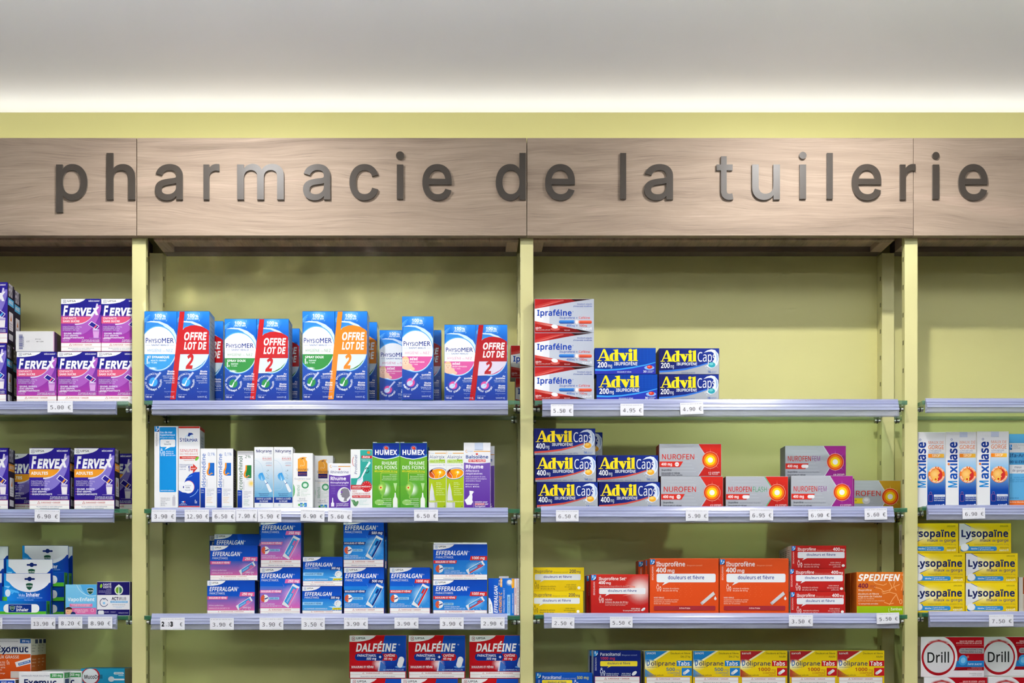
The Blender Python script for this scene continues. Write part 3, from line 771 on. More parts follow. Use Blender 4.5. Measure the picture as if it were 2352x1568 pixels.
BAB = dict(zone='#dc66a8', ztxt='', zsub='', tcol='#dc66a8', hz='#d46aa4', circ=('#b06ac4', '#dc5ca0'), baby=True)
spray('spray_jet', .0745, .205, **JET); spray('spray_green', .0734, .1875, **SPR); spray('spray_green_tall', .0742, .205, **SPR)
spray('spray_pink', .0722, .176, **BAB); spray('spray_pink_single', .0715, .191, **BAB)
DES['spray_pink_single'].name = 'nasal_spray_box'
# the offer band stuck across each twin pack (reference: pack 65..903 x 147..1265)
def offer(key, W, H, col, glass='#d5e4ea'):
    W, H = W * KF, H * KF
    f = Face((65, 147, 903, 1265), W, H)
    f.P([(522, 152), (585, 152), (468, 1250), (398, 1250)], col)
    f.P([(500, 480), (530, 410), (590, 350), (660, 325), (730, 322), (810, 340), (870, 372), (897, 395), (897, 684), (470, 684)], col)
    f.P([(524, 686), (897, 686), (860, 750), (800, 815), (720, 862), (620, 890), (508, 892)], glass)
    f.P([(470, 684), (528, 684), (505, 892), (455, 892)], col)
    f.T('OFFRE', 572, 504, 88, '#f2f0ee', w=310, b=.04, sh=.2); f.T('LOT DE', 572, 622, 84, '#f2f0ee', w=305, b=.04, sh=.2)
    f.T('2', 600, 856, 158, col, w=132, b=.05, sh=.25)
    V, F, C = [], [], []
    add_print(V, F, C, f, 'f', W, .06, H)
    V = [(v[0], v[1] - .0009, v[2]) for v in V]
    DES[key] = Design(); DES[key].W, DES[key].H, DES[key].D = W, H, .062
    DES[key].me = to_mesh('offer_band', V, F, C, M['film'])
offer('band_red', .150, .205, '#c9242c'); offer('band_red_mid', .147, .1875, '#c9242c'); offer('band_orange', .1488, .205, '#e8932c'); offer('band_red_small', .1446, .176, '#b91424', '#d8cfe0')

KF = (DIST + .0) / DIST
# ------------------------------------------------------------------ nose sprays (bay 2, second shelf)
d = D('sea_water_blue', .15941, (152, 100, 493, 1305), .05, '#e9e9eb', left='#d9d9dc', name='nasal_spray_box')
f = d.face
f.RR(228, 116, 470, 1052, 14, '#1a9adb'); f.R(152, 104, 222, 182, '#1d8fd6'); bioblue(f, 160, 104, 222, 182); f.T('BIOGARAN', 198, 390, 20, '#5b6070', w=190, rot=90, b=.0)
f.T('Eau de mer', 236, 204, 26, '#e6f2fa', w=180, b=.012); f.T('hypertonique', 236, 240, 24, '#e6f2fa', w=218, b=.012); f.T('Biogaran conseil', 236, 274, 14, '#cfe6f6', w=204, b=.01)
bubble(f, 238, 294, 456, 402, '', '#eceef0', tip=.42); f.T('nez', 346, 338, 20, '#5a6488', w=48, al='c'); f.T('bouché', 346, 372, 22, '#5a6488', w=100, al='c')
folk(f, 258, 532, 110, '#e6f2fa', '#1a9adb'); lines(f, 320, 476, 27, 18, '#e6f2fa', [('Adultes et', 110), ('enfants de', 112), ('plus de 6 ans', 138)])
f.T('DISPOSITIF MÉDICAL', 242, 1036, 13, '#dcecf6', w=196); lines(f, 244, 1146, 26, 15, '#8b8f9c', [('Solution pour', 140), ('pulvérisation', 138), ('nasale', 70), ('Spray de', 92), ('50 mL', 68)]); f.RR(414, 1120, 456, 1250, 10, '#c6c3cc'); f.R(426, 1096, 450, 1120, '#d2d0d6')
d = D('sinus_wave', .15941, (500, 102, 810, 1305), .055, '#e8e8ea', side='#cfd2d6', top='#d84a3c', left='#e0e0e2', name='nasal_spray_box')
f = d.face
f.R(500, 102, 810, 132, '#d64a3a')
f.E(655, 285, 62, 68, '#bcdcf0'); f.E(655, 292, 58, 62, '#e4e8ec')
f.P([(634, 256), (640, 222), (648, 200), (640, 196), (668, 198), (694, 200), (712, 214), (720, 220), (702, 224), (682, 226), (664, 240), (660, 262), (650, 244)], '#23479a')
f.T('S', 518, 325, 52, '#23479a', w=34, f='B', b=.012); f.T('TÉRiMAR', 556, 325, 42, '#23479a', w=222, f='B', b=.016)
f.T('SINUSITE', 518, 474, 40, '#d0453c', w=268, b=.0); f.T('NEZ TRÈS BOUCHÉ', 518, 514, 22, '#d0453c', w=268, b=.0); f.R(518, 536, 790, 574, '#d4483c'); f.T('Cuivre & Eucalyptus', 550, 562, 17, '#f4e4e0', w=200, b=.012); f.E(768, 570, 36, 18, '#7cc04c', -48); f.T('Hypertonique', 576, 600, 16, '#d89a94', w=150)
lines(f, 516, 668, 28, 20, '#4460a4', [('Décongestion', 186), ('rapide', 96)]); f.T('moins de', 516, 730, 14, '#6a84b8', w=92); f.T('1', 640, 748, 72, '#23479a', w=34, b=.03)
f.P([(676, 680), (712, 680), (712, 642), (774, 706), (706, 788), (712, 738), (676, 738)], '#d4483c'); f.T('min*', 682, 722, 20, '#f6e8e4', w=72, b=.02)
f.P([(500, 1020), (580, 930), (610, 860), (660, 800), (730, 765), (810, 760), (810, 1250), (500, 1250)], '#1a58c4', '#123f9c')
f.E(650, 978, 82, 92, '#d8483c', n=36); f.E(645, 980, 82, 90, '#ecedf0', n=36); f.P([(500, 1020), (500, 900), (580, 905), (596, 1010), (620, 1062), (560, 1055)], '#ecedf0')
f.L([(620, 850), (700, 812)], 10, '#6ca4e4'); f.O(620, 950, 180, 8, '#8fbcec', 20, 75); f.T('Eau de Mer', 596, 964, 12, '#7c88a4', w=90); f.T('100%', 600, 998, 22, '#52658c', w=66); f.T('Naturelle', 596, 1030, 14, '#5470a4', w=84); f.E(574, 980, 8, 16, '#23479a')
f.R(542, 1184, 560, 1200, '#3a8fe0'); f.R(560, 1184, 582, 1200, '#eceef2'); f.R(582, 1184, 600, 1200, '#d8483c'); f.T('Fabriqué en', 536, 1222, 10, '#dbe6f6', w=70); f.T('Baie de Cancale', 516, 1236, 10, '#dbe6f6', w=110); folk(f, 744, 1216, 54, '#e6eef8', '#123f9c'); f.R(500, 1254, 810, 1266, '#d8405c')
d.r.R(0, 0, 100, 4, '#c8443c'); d.r.R(20, 10, 80, 40, '#b9bec6')
for i in range(8): d.r.R(24, 12 + i * 3.4, 74, 13.4 + i * 3.4, '#9aa4b4')
def nose(key, rect, txt, pct, c, sq, foot, tx):
    d = D(key, .15941, rect, .04, '#eaeaec', side='#4a4560', left='#d6d6da', name='nasal_spray_box'); f = d.face
    x0, y0, x1, y1 = rect
    if tx: f.R(x0, y0, x1, y0 + 60, '#a5a5a8', '#d8d8da')  # shade across the carton top, painted in as a grey fade
    f.T(txt, x0 + 74, y0 + 560, 52, c, w=490, rot=90, b=.01)
    f.T(pct, x0 + 108, y0 + 102, 44, c, w=104 if len(pct) > 3 else 86, b=.0)
    f.RR(x0 + 120, y0 + 205, x0 + 204, y0 + 390, 8, sq)
    f.P([(x0 + 118, y0 + 206), (x0 + 140, y0 + 206), (x0 + 138, y0 + 270), (x0 + 116, y0 + 335), (x0 + 118, y0 + 360), (x0 + 136, y0 + 372), (x0 + 130, y0 + 388), (x0 + 104, y0 + 378), (x0 + 92, y0 + 350), (x0 + 96, y0 + 320), (x0 + 116, y0 + 270)], '#ec9a24'); f.P([(x0 + 135, y0 + 372), (x0 + 160, y0 + 345), (x0 + 188, y0 + 362), (x0 + 160, y0 + 364), (x0 + 142, y0 + 382)], '#f0a83c')
    f.R(x0, y0 + 565, x0 + 70, y1, '#1450b4', '#0c2f86'); f.T('ORL', x0 + 10, y0 + 608, 18, '#dbe6f4', w=48, b=.0); f.T('ENT', x0 + 10, y0 + 640, 18, '#dbe6f4', w=48, b=.0)
    lines(f, x0 + 92, y0 + 590, 20, 11, '#8288a0', [('Solution pour', 110), ('pulvérisations', 110), ('nasales', 62)]); lines(f, x0 + 92, y0 + 655, 20, 11, '#5c6aa8', [('Flacon sprays', 98), ('sous vide', 66)]); lines(f, x0 + 92, y0 + 710, 24, 12, foot, [('Adultes', 84), ('Enfants', 70), ('Rhume', 56), ('Sinusite', 86)])
    f.T('chlorhydrate', x0 + 100, y0 + 560, 11, '#8f94aa', w=120, rot=90); f.L([(x0 + 75, y0 + 834), (x0 + 220, y0 + 834)], 5, '#7cb4d8')
    d.r.R(0, 2, 100, 98, '#57505f')
    for i in range(20): d.r.R(16, 12 + i * 3.8, 84 - (i * 17 % 30), 13.6 + i * 3.8, '#a49eb0')
    return d
nose('antiseptic_drops', (815, 425, 1050, 1305), 'désomédine', '0,1%', '#3a78c0', '#2a78c8', '#e0b060', False)
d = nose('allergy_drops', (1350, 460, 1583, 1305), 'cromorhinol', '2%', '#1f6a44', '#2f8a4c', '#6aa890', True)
d.face.G(1552, 928, 62, 62, '#f4d65c', '#eee6c4', 12, 2); lines(d.face, 1482, 828, 22, 12, '#6a78b0', [('Rhume', 60), ('des', 34), ('foins', 44)])
d = D('cold_spray_face', .15941, (1593, 402, 1868, 1305), .042, '#e9eaec', name='nasal_spray_box'); f = d.face
f.R(1593, 560, 1868, 1130, '#e6e9ec', '#6fb2d6'); f.R(1593, 1126, 1862, 1206, '#1b3f98'); f.R(1593, 1206, 1868, 1305, '#e6e8ea')
f.T('Nécyrane', 1616, 480, 38, '#2b3a80', w=230, b=.02); f.T('DM', 1846, 504, 14, '#7080ac', w=36, al='r'); f.T('SPRAY NASAL', 1848, 552, 10, '#9aa2b4', w=136, al='r', sp=.2); f.T('RHUME', 1848, 580, 22, '#cf5a5c', w=136, al='r', b=.02, sp=.15); f.T('RHINOPHARYNGITE', 1848, 596, 8, '#cf5a5c', w=136, al='r'); lines(f, 1848, 630, 16, 10, '#8fa8c8', [('CHLORURE DE', 86), ('BENZALKONIUM', 92)], al='r'); f.T('IMMÉDIAT', 1844, 674, 12, '#cf5a5c', w=80, al='r')
f.L([(1600, 590), (1650, 605), (1690, 650), (1715, 710), (1722, 770), (1752, 850), (1722, 884), (1724, 930), (1716, 990), (1690, 1018), (1606, 1022)], 4, '#b9cfe0')
f.P([(1712, 770), (1752, 862), (1722, 890), (1690, 886), (1656, 850), (1650, 810), (1670, 780)], '#3f9fdc', '#78bce8'); f.P([(1690, 800), (1712, 880), (1700, 884)], '#cfe6f4')
rnd = random.Random(5)
for i in range(14): f.E(1770 + rnd.random() * 30, 720 + rnd.random() * 140, 3, 4, '#5f7078')
f.P([(1738, 884), (1752, 878), (1790, 940), (1770, 950)], '#f0f2f4'); f.P([(1756, 930), (1786, 910), (1790, 918), (1760, 938)], '#2c4a9c'); f.P([(1766, 950), (1800, 936), (1852, 1040), (1816, 1058), (1792, 1020)], '#e8ecf0')
f.T('Décongestionne', 1732, 1082, 16, '#40649c', w=150, al='c'); f.T('efficacement', 1732, 1108, 15, '#40649c', w=126, al='c'); f.T('DIMINUE LA DURÉE', 1732, 1160, 24, '#e6ecf6', w=216, al='c', b=.01); f.T('DU RHUME', 1732, 1196, 24, '#e6ecf6', w=122, al='c', b=.01); f.RR(1660, 1220, 1690, 1256, 8, '#c8d2da')
d = D('menthol_spray', .1467, (90, 390, 400, 1275), .044, '#ececec', side='#d0d0d2', name='nasal_spray_box'); f = d.face
f.P([(165, 680), (165, 485), (200, 462), (250, 450), (300, 455), (308, 466), (284, 466), (296, 500), (312, 520), (312, 680)], '#f0b04a'); f.P([(208, 492), (240, 464), (278, 482), (250, 476)], '#3a3466'); f.L([(248, 500), (268, 540), (268, 580), (244, 592), (228, 578)], 5, '#f4e4c4'); f.O(218, 588, 14, 4, '#f4e4c4', 90, 300)
f.R(165, 677, 312, 752, '#3b3272'); f.T('SPRAYMER', 145, 666, 34, '#2f2a58', w=188, b=.0); f.T('Hypertonique', 170, 722, 20, '#c07a5c', w=136, sh=.2, b=0)
f.T('Écoulement nasal', 114, 804, 24, '#6a6e8a', w=248, b=-.004); f.L([(165, 821), (315, 821)], 4, '#e8c48c')
f.E(55, 975, 65, 130, '#6cbc84'); f.T('Menthol', 196, 1066, 46, '#5fa880', w=178, rot=90, b=-.004); f.E(280, 890, 57, 55, '#55a578'); f.E(280, 892, 36, 32, '#d4e8da'); f.G(280, 892, 24, 22, '#f0f6f0', '#8cc4a0', 10, 2)
lines(f, 216, 972, 23, 13, '#9cc4ac', [('Solution saline', 112), ('hypertonique', 92), ('Eau', 40), ('d’huile essentielle', 146), ('de menthe', 90)], b=0)
f.T('30 ml', 184, 1116, 22, '#6c7088', w=66, b=0); f.O(275, 1106, 15, 4, '#6c7088', 60, 320); f.T('Dispositif médical', 160, 1144, 16, '#6c74a0', w=152, b=0, sh=.15)
for i, (x, c) in enumerate(((172, '#5cb85c'), (200, '#3a90d0'), (232, '#5cb85c'), (262, '#3a90d0'))): f.RR(x, 1168 if i % 2 else 1184, x + 44, 1230 if i % 2 else 1216, 6, c)
f.T('Gifrer', 200, 1214, 22, '#e8f4ee', w=90)
def cooper(f, x0, x1, y, s=1):
    f.O(x0 + 40 * s, y - 2, 22 * s, 7 * s, '#eab04c', 60, 280); f.T('Cooper', x0 + 48 * s, y + 5, 14 * s, '#6f86b8', w=92 * s, b=0); f.R(x0 + 148 * s, y - 6, x1, y + 6, '#e8ac44')
d = D('cold_spray_violet', .1467, (648, 550, 992, 1275), .04, '#e9e9ec', side='#e0e0e2', name='nasal_spray_box'); f = d.face
cooper(f, 648, 992, 598); f.R(804, 628, 830, 654, '#d04448'); f.T('Rhinédrine', 674, 706, 38, '#36528f', w=288, b=.004)
f.P([(648, 724), (730, 742), (820, 750), (910, 742), (992, 724), (992, 1275), (648, 1275)], '#7350ac', '#6a3fa4'); f.T('Rhume', 674, 812, 50, '#f0eaf6', w=248, b=.035); f.T('Rhinopharyngite', 674, 864, 26, '#ece4f4', w=288, b=.02); f.T('Teinture de benzalkonium', 674, 900, 15, '#d9cdea', w=270)
f.E(890, 1042, 106, 118, '#e6e6ea', n=36); f.P([(840, 968), (860, 946), (900, 938), (950, 950), (974, 1000), (980, 1060), (930, 1110), (936, 1140), (880, 1142), (894, 1090), (852, 1078), (850, 1050), (832, 1044), (842, 1016), (836, 990)], '#8e8a94'); f.E(850, 1000, 16, 14, '#8c5cc0')
for i in range(5):
    for j in range(3): f.E(698 + j * 22, 920 + i * 26, 3, 3, '#c4b4e0')
f.P([(700, 1160), (706, 1090), (716, 1090), (720, 1160), (734, 1172), (734, 1226), (686, 1226), (686, 1172)], '#efeef2'); f.R(766, 1168, 770, 1238, '#d9cfe8'); f.T('solution pour', 774, 1192, 22, '#ece4f4', w=186, b=.01); f.T('pulvérisation', 774, 1220, 22, '#ece4f4', w=184, b=.01)
d = D('eucalyptus_spray', .1467, (990, 330, 1330, 1275), .045, '#e9eaea', name='nasal_spray_box'); f = d.face
f.P([(1140, 340), (1330, 340), (1330, 890), (990, 890), (990, 784), (1100, 780), (1130, 750), (1142, 700)], '#43b0a4', '#3da89e'); f.E(1272, 380, 26, 22, '#ec8a34'); f.R(1160, 430, 1326, 472, '#d23a40'); f.T('Extra', 1176, 464, 28, '#f6eaea', w=120, sh=.2, b=.03); lines(f, 1300, 500, 22, 15, '#c4e8e4', [('EUCALYPTUS', 142), ('SPRAY NASAL', 126)], al='r')
f.T('ProRhinel', 1092, 726, 40, '#2a4a8e', w=312, rot=90, sh=.15, b=0); f.O(1050, 520, 34, 8, '#d05058', 110, 250, ry=80)
f.P([(1278, 520), (1306, 540), (1230, 650), (1206, 640)], '#dcf0ee'); f.O(1244, 660, 38, 12, '#2f6a5c', 0, 330, ry=46); f.P([(1214, 640), (1236, 655), (1180, 760), (1186, 820), (1150, 890), (1076, 890), (1100, 800), (1150, 770)], '#dfe8f2'); f.E(1130, 800, 40, 16, '#c4d4ea', -30)
f.R(990, 888, 1180, 958, '#cc3038'); f.E(1240, 912, 82, 86, '#cc3038')
for k in range(12):
    a = math.pi * 2 * k / 12; f.L([(1240 + 58 * math.cos(a), 912 + 60 * math.sin(a)), (1240 + 72 * math.cos(a), 912 + 75 * math.sin(a))], 5, '#f0d8d8')
f.T('SENSATION IMMÉDIATE', 1014, 924, 20, '#f6eaea', w=284, b=.02); f.T('DE SOULAGEMENT', 1014, 944, 11, '#f2dcdc', w=138); f.T('NEZ', 1016, 1000, 28, '#c44a50', w=74, b=0); f.T('CONGESTIONNÉ', 1016, 1038, 28, '#c44a50', w=282, b=0); f.R(1016, 1052, 1300, 1088, '#cc3038'); f.T('Rhume - Rhinosinusite', 1030, 1078, 18, '#f6eaea', w=256, b=.012)
f.E(1050, 1170, 26, 52, '#5a8f62', -20); f.E(1084, 1180, 22, 48, '#6a9c70', 30); f.E(1030, 1150, 14, 44, '#7aac80', -40); lines(f, 1128, 1130, 22, 11, '#9cccc8', [('à base naturelle', 118), ("d'eau de mer", 106), ('Aloe vera', 60), ('Sans gaz propulseur', 152)])
d = D('hayfever_green', .1467, (1333, 228, 1760, 1275), .05, '#6ab03a', side='#1a2f80', top='#1d3f9c', name='nasal_spray_box'); f = d.face
f.R(1333, 440, 1760, 1275, '#86b83c', '#5aa83e'); f.R(1333, 440, 1760, 900, '#7cb63c', '#66ae40')
f.P([(1333, 228), (1760, 228), (1760, 440), (1660, 474), (1545, 490), (1430, 476), (1333, 444)], '#dfe8f0'); f.P([(1333, 228), (1760, 228), (1760, 430), (1660, 464), (1545, 478), (1430, 464), (1333, 432)], '#1b3f9c'); f.P([(1490, 478), (1600, 470), (1700, 440), (1760, 400), (1760, 424), (1660, 462), (1560, 478)], '#4f9ae0')
f.G(1548, 312, 56, 46, '#dfe4ee', '#2c55ac', 18, 3); f.E(1548, 310, 33, 22, '#d8402c', 28); f.E(1540, 304, 12, 7, '#f09070', 28)
f.T('HUMEX', 1368, 414, 72, '#eef1f6', w=350, b=.035)
f.T('RHUME', 1722, 572, 50, '#eef4ea', w=246, al='r', b=.01); f.T('DES FOINS', 1722, 640, 50, '#eef4ea', w=356, al='r', b=.01); f.T('BÉCLOMÉTASONE 50 mcg', 1722, 684, 22, '#f0e040', w=356, al='r', b=.02); f.L([(1465, 830), (1465, 700), (1722, 700)], 6, '#d8dc5c')
lines(f, 1722, 736, 26, 15, '#dceacb', [('Nez bouché •', 118), ('Éternuements répétés •', 228), ('Démangeaisons nasales •', 228), ('Écoulement nasal •', 240)], al='r')
f.G(1530, 960, 100, 120, '#eef4ea', '#72b23e', 24, 4); f.P([(1450, 830), (1510, 840), (1550, 900), (1530, 1000), (1500, 1060), (1484, 1110), (1470, 1080), (1480, 1040), (1456, 1010), (1468, 980), (1440, 950), (1460, 900)], '#8cc45a'); f.G(1464, 930, 52, 66, '#f6f0a0', '#84bc4c', 16, 3); f.E(1464, 930, 13, 15, '#d84828')
f.E(1440, 1160, 72, 46, '#9ccc78'); f.G(1690, 1150, 56, 86, '#eef0a4', '#6cb042', 18, 3); f.P([(1660, 860), (1720, 860), (1694, 990)], '#b9dc9c'); f.P([(1682, 1010), (1696, 1010), (1706, 1080), (1722, 1100), (1726, 1240), (1654, 1240), (1658, 1100), (1674, 1080)], '#e6e9e4')
lines(f, 1630, 1110, 24, 14, '#dceacb', [('Corticostéroïde', 140), ('par voie nasale', 220)], al='r'); lines(f, 1630, 1172, 26, 15, '#eef4ea', [('Suspension', 130), ('pour pulvérisation', 204), ('nasale', 80)], al='r')
d = D('allergy_eye', .14667, (300, 348, 576, 1272), .042, '#e6e7e6', name='nasal_spray_box'); f = d.face
cooper(f, 290, 576, 388, .75); f.T('Alairgix', 314, 470, 48, '#35558f', w=238, b=0); f.R(314, 486, 558, 544, '#a8c83c'); f.T('RHINITE', 314, 508, 20, '#eef4d8', w=156, b=0); f.T('ALLERGIQUE', 314, 538, 22, '#eef4d8', w=232, b=0); f.T('Cromoglicate de sodium', 314, 582, 13, '#8a90b0', w=198, b=0); f.T('2%', 558, 582, 20, '#6a74a0', w=34, al='r', b=0)
f.P([(300, 700), (576, 640), (576, 1272), (300, 1272)], '#b8cc2c', '#a9c024'); f.E(438, 708, 150, 92, '#3a4a94', -10, n=36); f.E(438, 708, 142, 84, '#e4e4ea', -10, n=36); f.E(438, 708, 130, 74, '#f2a418', -10, n=36); f.P(arc(438, 708, 130, 74, 110, 240) + [(345, 640), (400, 730)], '#d8642c'); f.G(480, 690, 66, 46, '#f6e040', '#f2a820', 16, 3); f.E(480, 685, 16, 16, '#f4f0d8'); f.L([(345, 680), (390, 740), (392, 778)], 5, '#f0ead8'); f.L([(492, 690), (462, 740), (462, 772)], 5, '#f4ecc0')
lines(f, 418, 856, 24, 14, '#e8eec0', [('rhume', 72), ('des foins', 92)]); f.E(402, 852, 5, 5, '#c05030'); f.T('allergie :', 418, 916, 14, '#e8eec0', w=84); f.E(402, 912, 5, 5, '#c05030'); lines(f, 418, 950, 31, 14, '#e8eec0', [('1-2 pulvérisations', 138), ('par narine', 94), ("4 fois par jour", 118), ('sans ordonnance', 138)])
f.P([(348, 860), (352, 860), (382, 985), (388, 1050), (404, 1110), (412, 1130), (436, 1160), (436, 1272), (306, 1272), (306, 1160), (316, 1120), (318, 1050), (322, 985)], '#d9d9dc'); f.P([(380, 1000), (404, 1110), (430, 1160), (436, 1272), (400, 1272), (390, 1120)], '#bcbcc2'); f.RR(312, 1130, 568, 1158, 8, '#b4c63c'); f.T('Solution pour pulvérisation nasale', 440, 1150, 10, '#eef2d4', w=240, al='c'); f.P([(538, 1230), (546, 1208), (554, 1230)], '#3a4a94')
d = D('inhalation_violet', .14667, (852, 222, 1273, 1272), .05, '#e4e4e8', side='#7a5cae', name='nasal_spray_box'); f = d.face
cooper(f, 862, 1273, 360); f.R(1044, 388, 1074, 416, '#d04448'); f.T('Balsolène', 882, 470, 48, '#2f5a9c', w=358, b=.025); f.R(928, 486, 1194, 528, '#d0343c'); f.T('NE PAS AVALER', 936, 521, 28, '#f6ecec', w=250, b=.02)
f.P([(852, 534), (950, 546), (1062, 552), (1170, 546), (1273, 534), (1273, 1272), (852, 1272)], '#8062b4', '#6a3aa2'); f.T('Rhume', 882, 624, 50, '#f0ecf6', w=282, b=.04); f.T('Affections', 882, 680, 32, '#ece6f4', w=214, b=.008); f.T('respiratoires', 882, 722, 30, '#ece6f4', w=264, b=.008)
lines(f, 880, 764, 33, 18, '#e4dcf0', [('Teinture de benjoin du Laos,', 316), ("Huile essentielle d'eucalyptus,", 336), ('Lévomenthol, Niaouli', 238)]); lines(f, 906, 884, 36, 18, '#ece6f4', [('Rhinopharyngite', 182), ('Rhume', 74)]); f.T('Rhinite', 1020, 920, 18, '#ece6f4', w=78); f.R(882, 868, 898, 884, '#ece6f4'); f.R(882, 904, 898, 920, '#ece6f4'); f.R(998, 904, 1014, 920, '#ece6f4')
f.P([(942, 976), (1000, 982), (1012, 994), (984, 1030), (990, 1070), (986, 1120), (996, 1150), (970, 1196), (905, 1196), (880, 1150), (866, 1120), (900, 1100), (945, 1040)], '#eeedf2'); f.R(1002, 1134, 1006, 1234, '#c9bce0'); f.T('solution pour', 1026, 1162, 24, '#ece6f4', w=200, b=.016); f.R(1026, 1170, 1180, 1200, '#c8485c'); f.T('inhalation par', 1026, 1194, 24, '#f2e8ee', w=212, b=.016); f.T('fumigation', 1026, 1228, 24, '#ece6f4', w=166, b=.016)
KF = (DIST + .012) / DIST
# ------------------------------------------------------------------ paracetamol cartons (bay 2, third shelf)
def sachet(f, cx, cy, L, W, ang, body, stripe, txt=True):
    c, s = math.cos(math.radians(ang)), math.sin(math.radians(ang))
    def q(u, v): return (cx + u * c + v * s, cy - u * s + v * c)
    f.P([q(-L / 2, -W / 2), q(L / 2, -W / 2), q(L / 2, W / 2), q(-L / 2, W / 2)], '#e3e6ea')
    f.P([q(-L * .34, -W * .40), q(L * .40, -W * .40), q(L * .40, W * .40), q(-L * .42, W * .40)], body)
    f.P([q(-L * .40, W * .24), q(L * .42, W * .24), q(L * .42, W * .46), q(-L * .42, W * .46)], stripe)
    f.P([q(L * .12, -W * .1), q(L * .32, -W * .1), q(L * .32, W * .16), q(L * .12, W * .16)], stripe)
    f.T('EFFERALGAN', *q(-L * .32, W * .08), W * .2, '#dce8f4', w=L * .4, rot=ang, b=.01)
def mouth(f, cx, cy, r, c='#d8694c'):
    f.E(cx, cy, r, r, '#eceef0'); f.P(arc(cx, cy, r, r, 100, 262, 12) + [(cx - r * .1, cy - r * .6), (cx + r * .12, cy - r * .35), (cx - r * .15, cy - r * .2), (cx + r * .05, cy), (cx - r * .2, cy + r * .2), (cx, cy + r * .5)], c)
    f.L([(cx - r * .05, cy + r * .2), (cx + r * .85, cy - r * .2)], r * .28, '#1c3f86')
def fever_tall(key, acc, low, dose, wd, body='#3f9fdc'):
    d = D(key, .18707, (668, 590, 1165, 1180), .05, '#1a5fc4', side='#123a86', top='#e3e6ea', left='#cfd6e2'); f = d.face
    f.R(668, 590, 1165, 820, '#1656c0', '#1b6cd0'); f.R(668, 820, 1165, 1090, '#2a8ad8' if not low else '#4a7fd0', low or '#3f9be0')
    rays(f, 1030, 935, 190, '#7cc0ea' if not low else '#d890d4', 18, .05); f.G(1040, 930, 120, 140, '#b4dcf2' if not low else '#e0a8dc', '#3590da' if not low else '#a878cc', 20, 3)
    upsa(f, 668, 590, 950, 655)
    f.T('EFFERALGAN', 682, 718, 50, '#f0f2f4', w=395, b=.022, sh=.2); f.O(1086, 676, 7, 2, '#dfe6f0'); f.T('PARACÉTAMOL', 682, 759, 26, '#e6ecf4', w=222, b=.0, sh=.2)
    f.P([(985, 733), (1163, 733), (1163, 782), (972, 782)], acc); f.T(dose, 1152, 771, 29, '#f4f0f2', w=wd, al='r', b=.025, sh=.18)
    f.P([(668, 867), (942, 867), (930, 904), (668, 904)], acc); f.T('DOULEURS ET FIÈVRE', 680, 894, 20, '#f2eef0', w=246, b=.03)
    mouth(f, 727, 970, 48); f.R(778, 954, 905, 984, '#9fd0ee'); f.T('SANS EAU', 788, 977, 18, '#2a5c9c', w=104, b=.02)
    f.T('Arôme framboise', 680, 1046, 17, '#dfeaf4', w=170, b=0); f.T('GRANULÉS EN SACHET X 16', 680, 1071, 18, '#dfeaf4', w=256, b=0)
    sachet(f, 1046, 936, 290, 92, 62, body, acc)
    warn(f, 670, 1086, 1162, 1178, 'Dépasser la dose peut détruire le foie')
    return d
fever_tall('fever_tall_red', '#d8322e', None, '1000 mg', 164)
fever_tall('fever_tall_blue', '#153a8c', None, '500 mg', 140)
fever_tall('fever_tall_pink', '#e07ab4', '#dc74bc', '250 mg', 140)
def fever_wide(key, acc, low, dose, wd, rect=(1203, 305, 1868, 742), W=None, H=None):
    d = D(key, .18707, rect, .05, '#1a5fc4', side='#123a86', top='#e3e6ea', left='#cfd6e2', W=W, H=H); f = d.face
    f.R(1203, 305, 1868, 500, '#1250b4', '#1862c8'); f.R(1203, 500, 1868, 680, '#2a84d4' if not low else '#3f6cc0', low or '#3a96de')
    rays(f, 1720, 580, 150, '#82c4ec' if not low else '#c48cd0', 14, .05); f.G(1720, 585, 130, 80, '#a8d8f2' if not low else '#c898d4', '#2f8cd8' if not low else '#8f74c4', 20, 3)
    upsa(f, 1203, 305, 1465, 370)
    f.T('EFFERALGAN', 1232, 437, 50, '#eef1f4', w=400, b=.022, sh=.2); f.O(1640, 396, 7, 2, '#dfe6f0'); f.T('PARACÉTAMOL', 1232, 478, 26, '#e6ecf4', w=226, b=0, sh=.2)
    f.P([(1665, 450), (1866, 450), (1866, 502), (1653, 502)], acc); f.T(dose, 1842, 488, 30, '#f4f0f0', w=wd, al='r', b=.028, sh=.18)
    f.P([(1208, 503), (1495, 503), (1485, 542), (1208, 542)], acc); f.T('DOULEURS ET FIÈVRE', 1230, 532, 20, '#f2eef0', w=246, b=.03)
    if not low:
        mouth(f, 1280, 606, 48); f.R(1334, 586, 1455, 614, '#9fd0ee'); f.T('SANS EAU', 1342, 608, 18, '#2a5c9c', w=104, b=.02); f.T('Arôme cappuccino', 1340, 640, 17, '#dfeaf4', w=190, b=0); f.T('GRANULÉS EN SACHET X 8', 1340, 666, 18, '#dfeaf4', w=258, b=0)
    else:
        f.T('Arôme vanille-fraise', 1226, 624, 17, '#ecdcec', w=208, b=0); f.T('GRANULÉS EN SACHET X 10', 1226, 660, 18, '#ecdcec', w=290, b=0); f.T('SANS EAU', 1700, 652, 19, '#f0e6f0', w=116, b=.01)
    sachet(f, 1722, 590, 235, 62, 30, '#3f9fdc', acc)
    warn(f, 1205, 676, 1866, 742)
    return d
fever_wide('fever_wide_red', '#d8322e', None, '1000 mg', 168)
fever_wide('fever_wide_pink', '#e0699c', '#dc78b0', '250 mg', 152, W=.1095, H=.0805)
d = D('fever_tablet', .19558, (1866, 453, 2335, 797), .05, '#1a62c8', side='#123a86', top='#dfe4ea', left='#d8dce4'); f = d.face
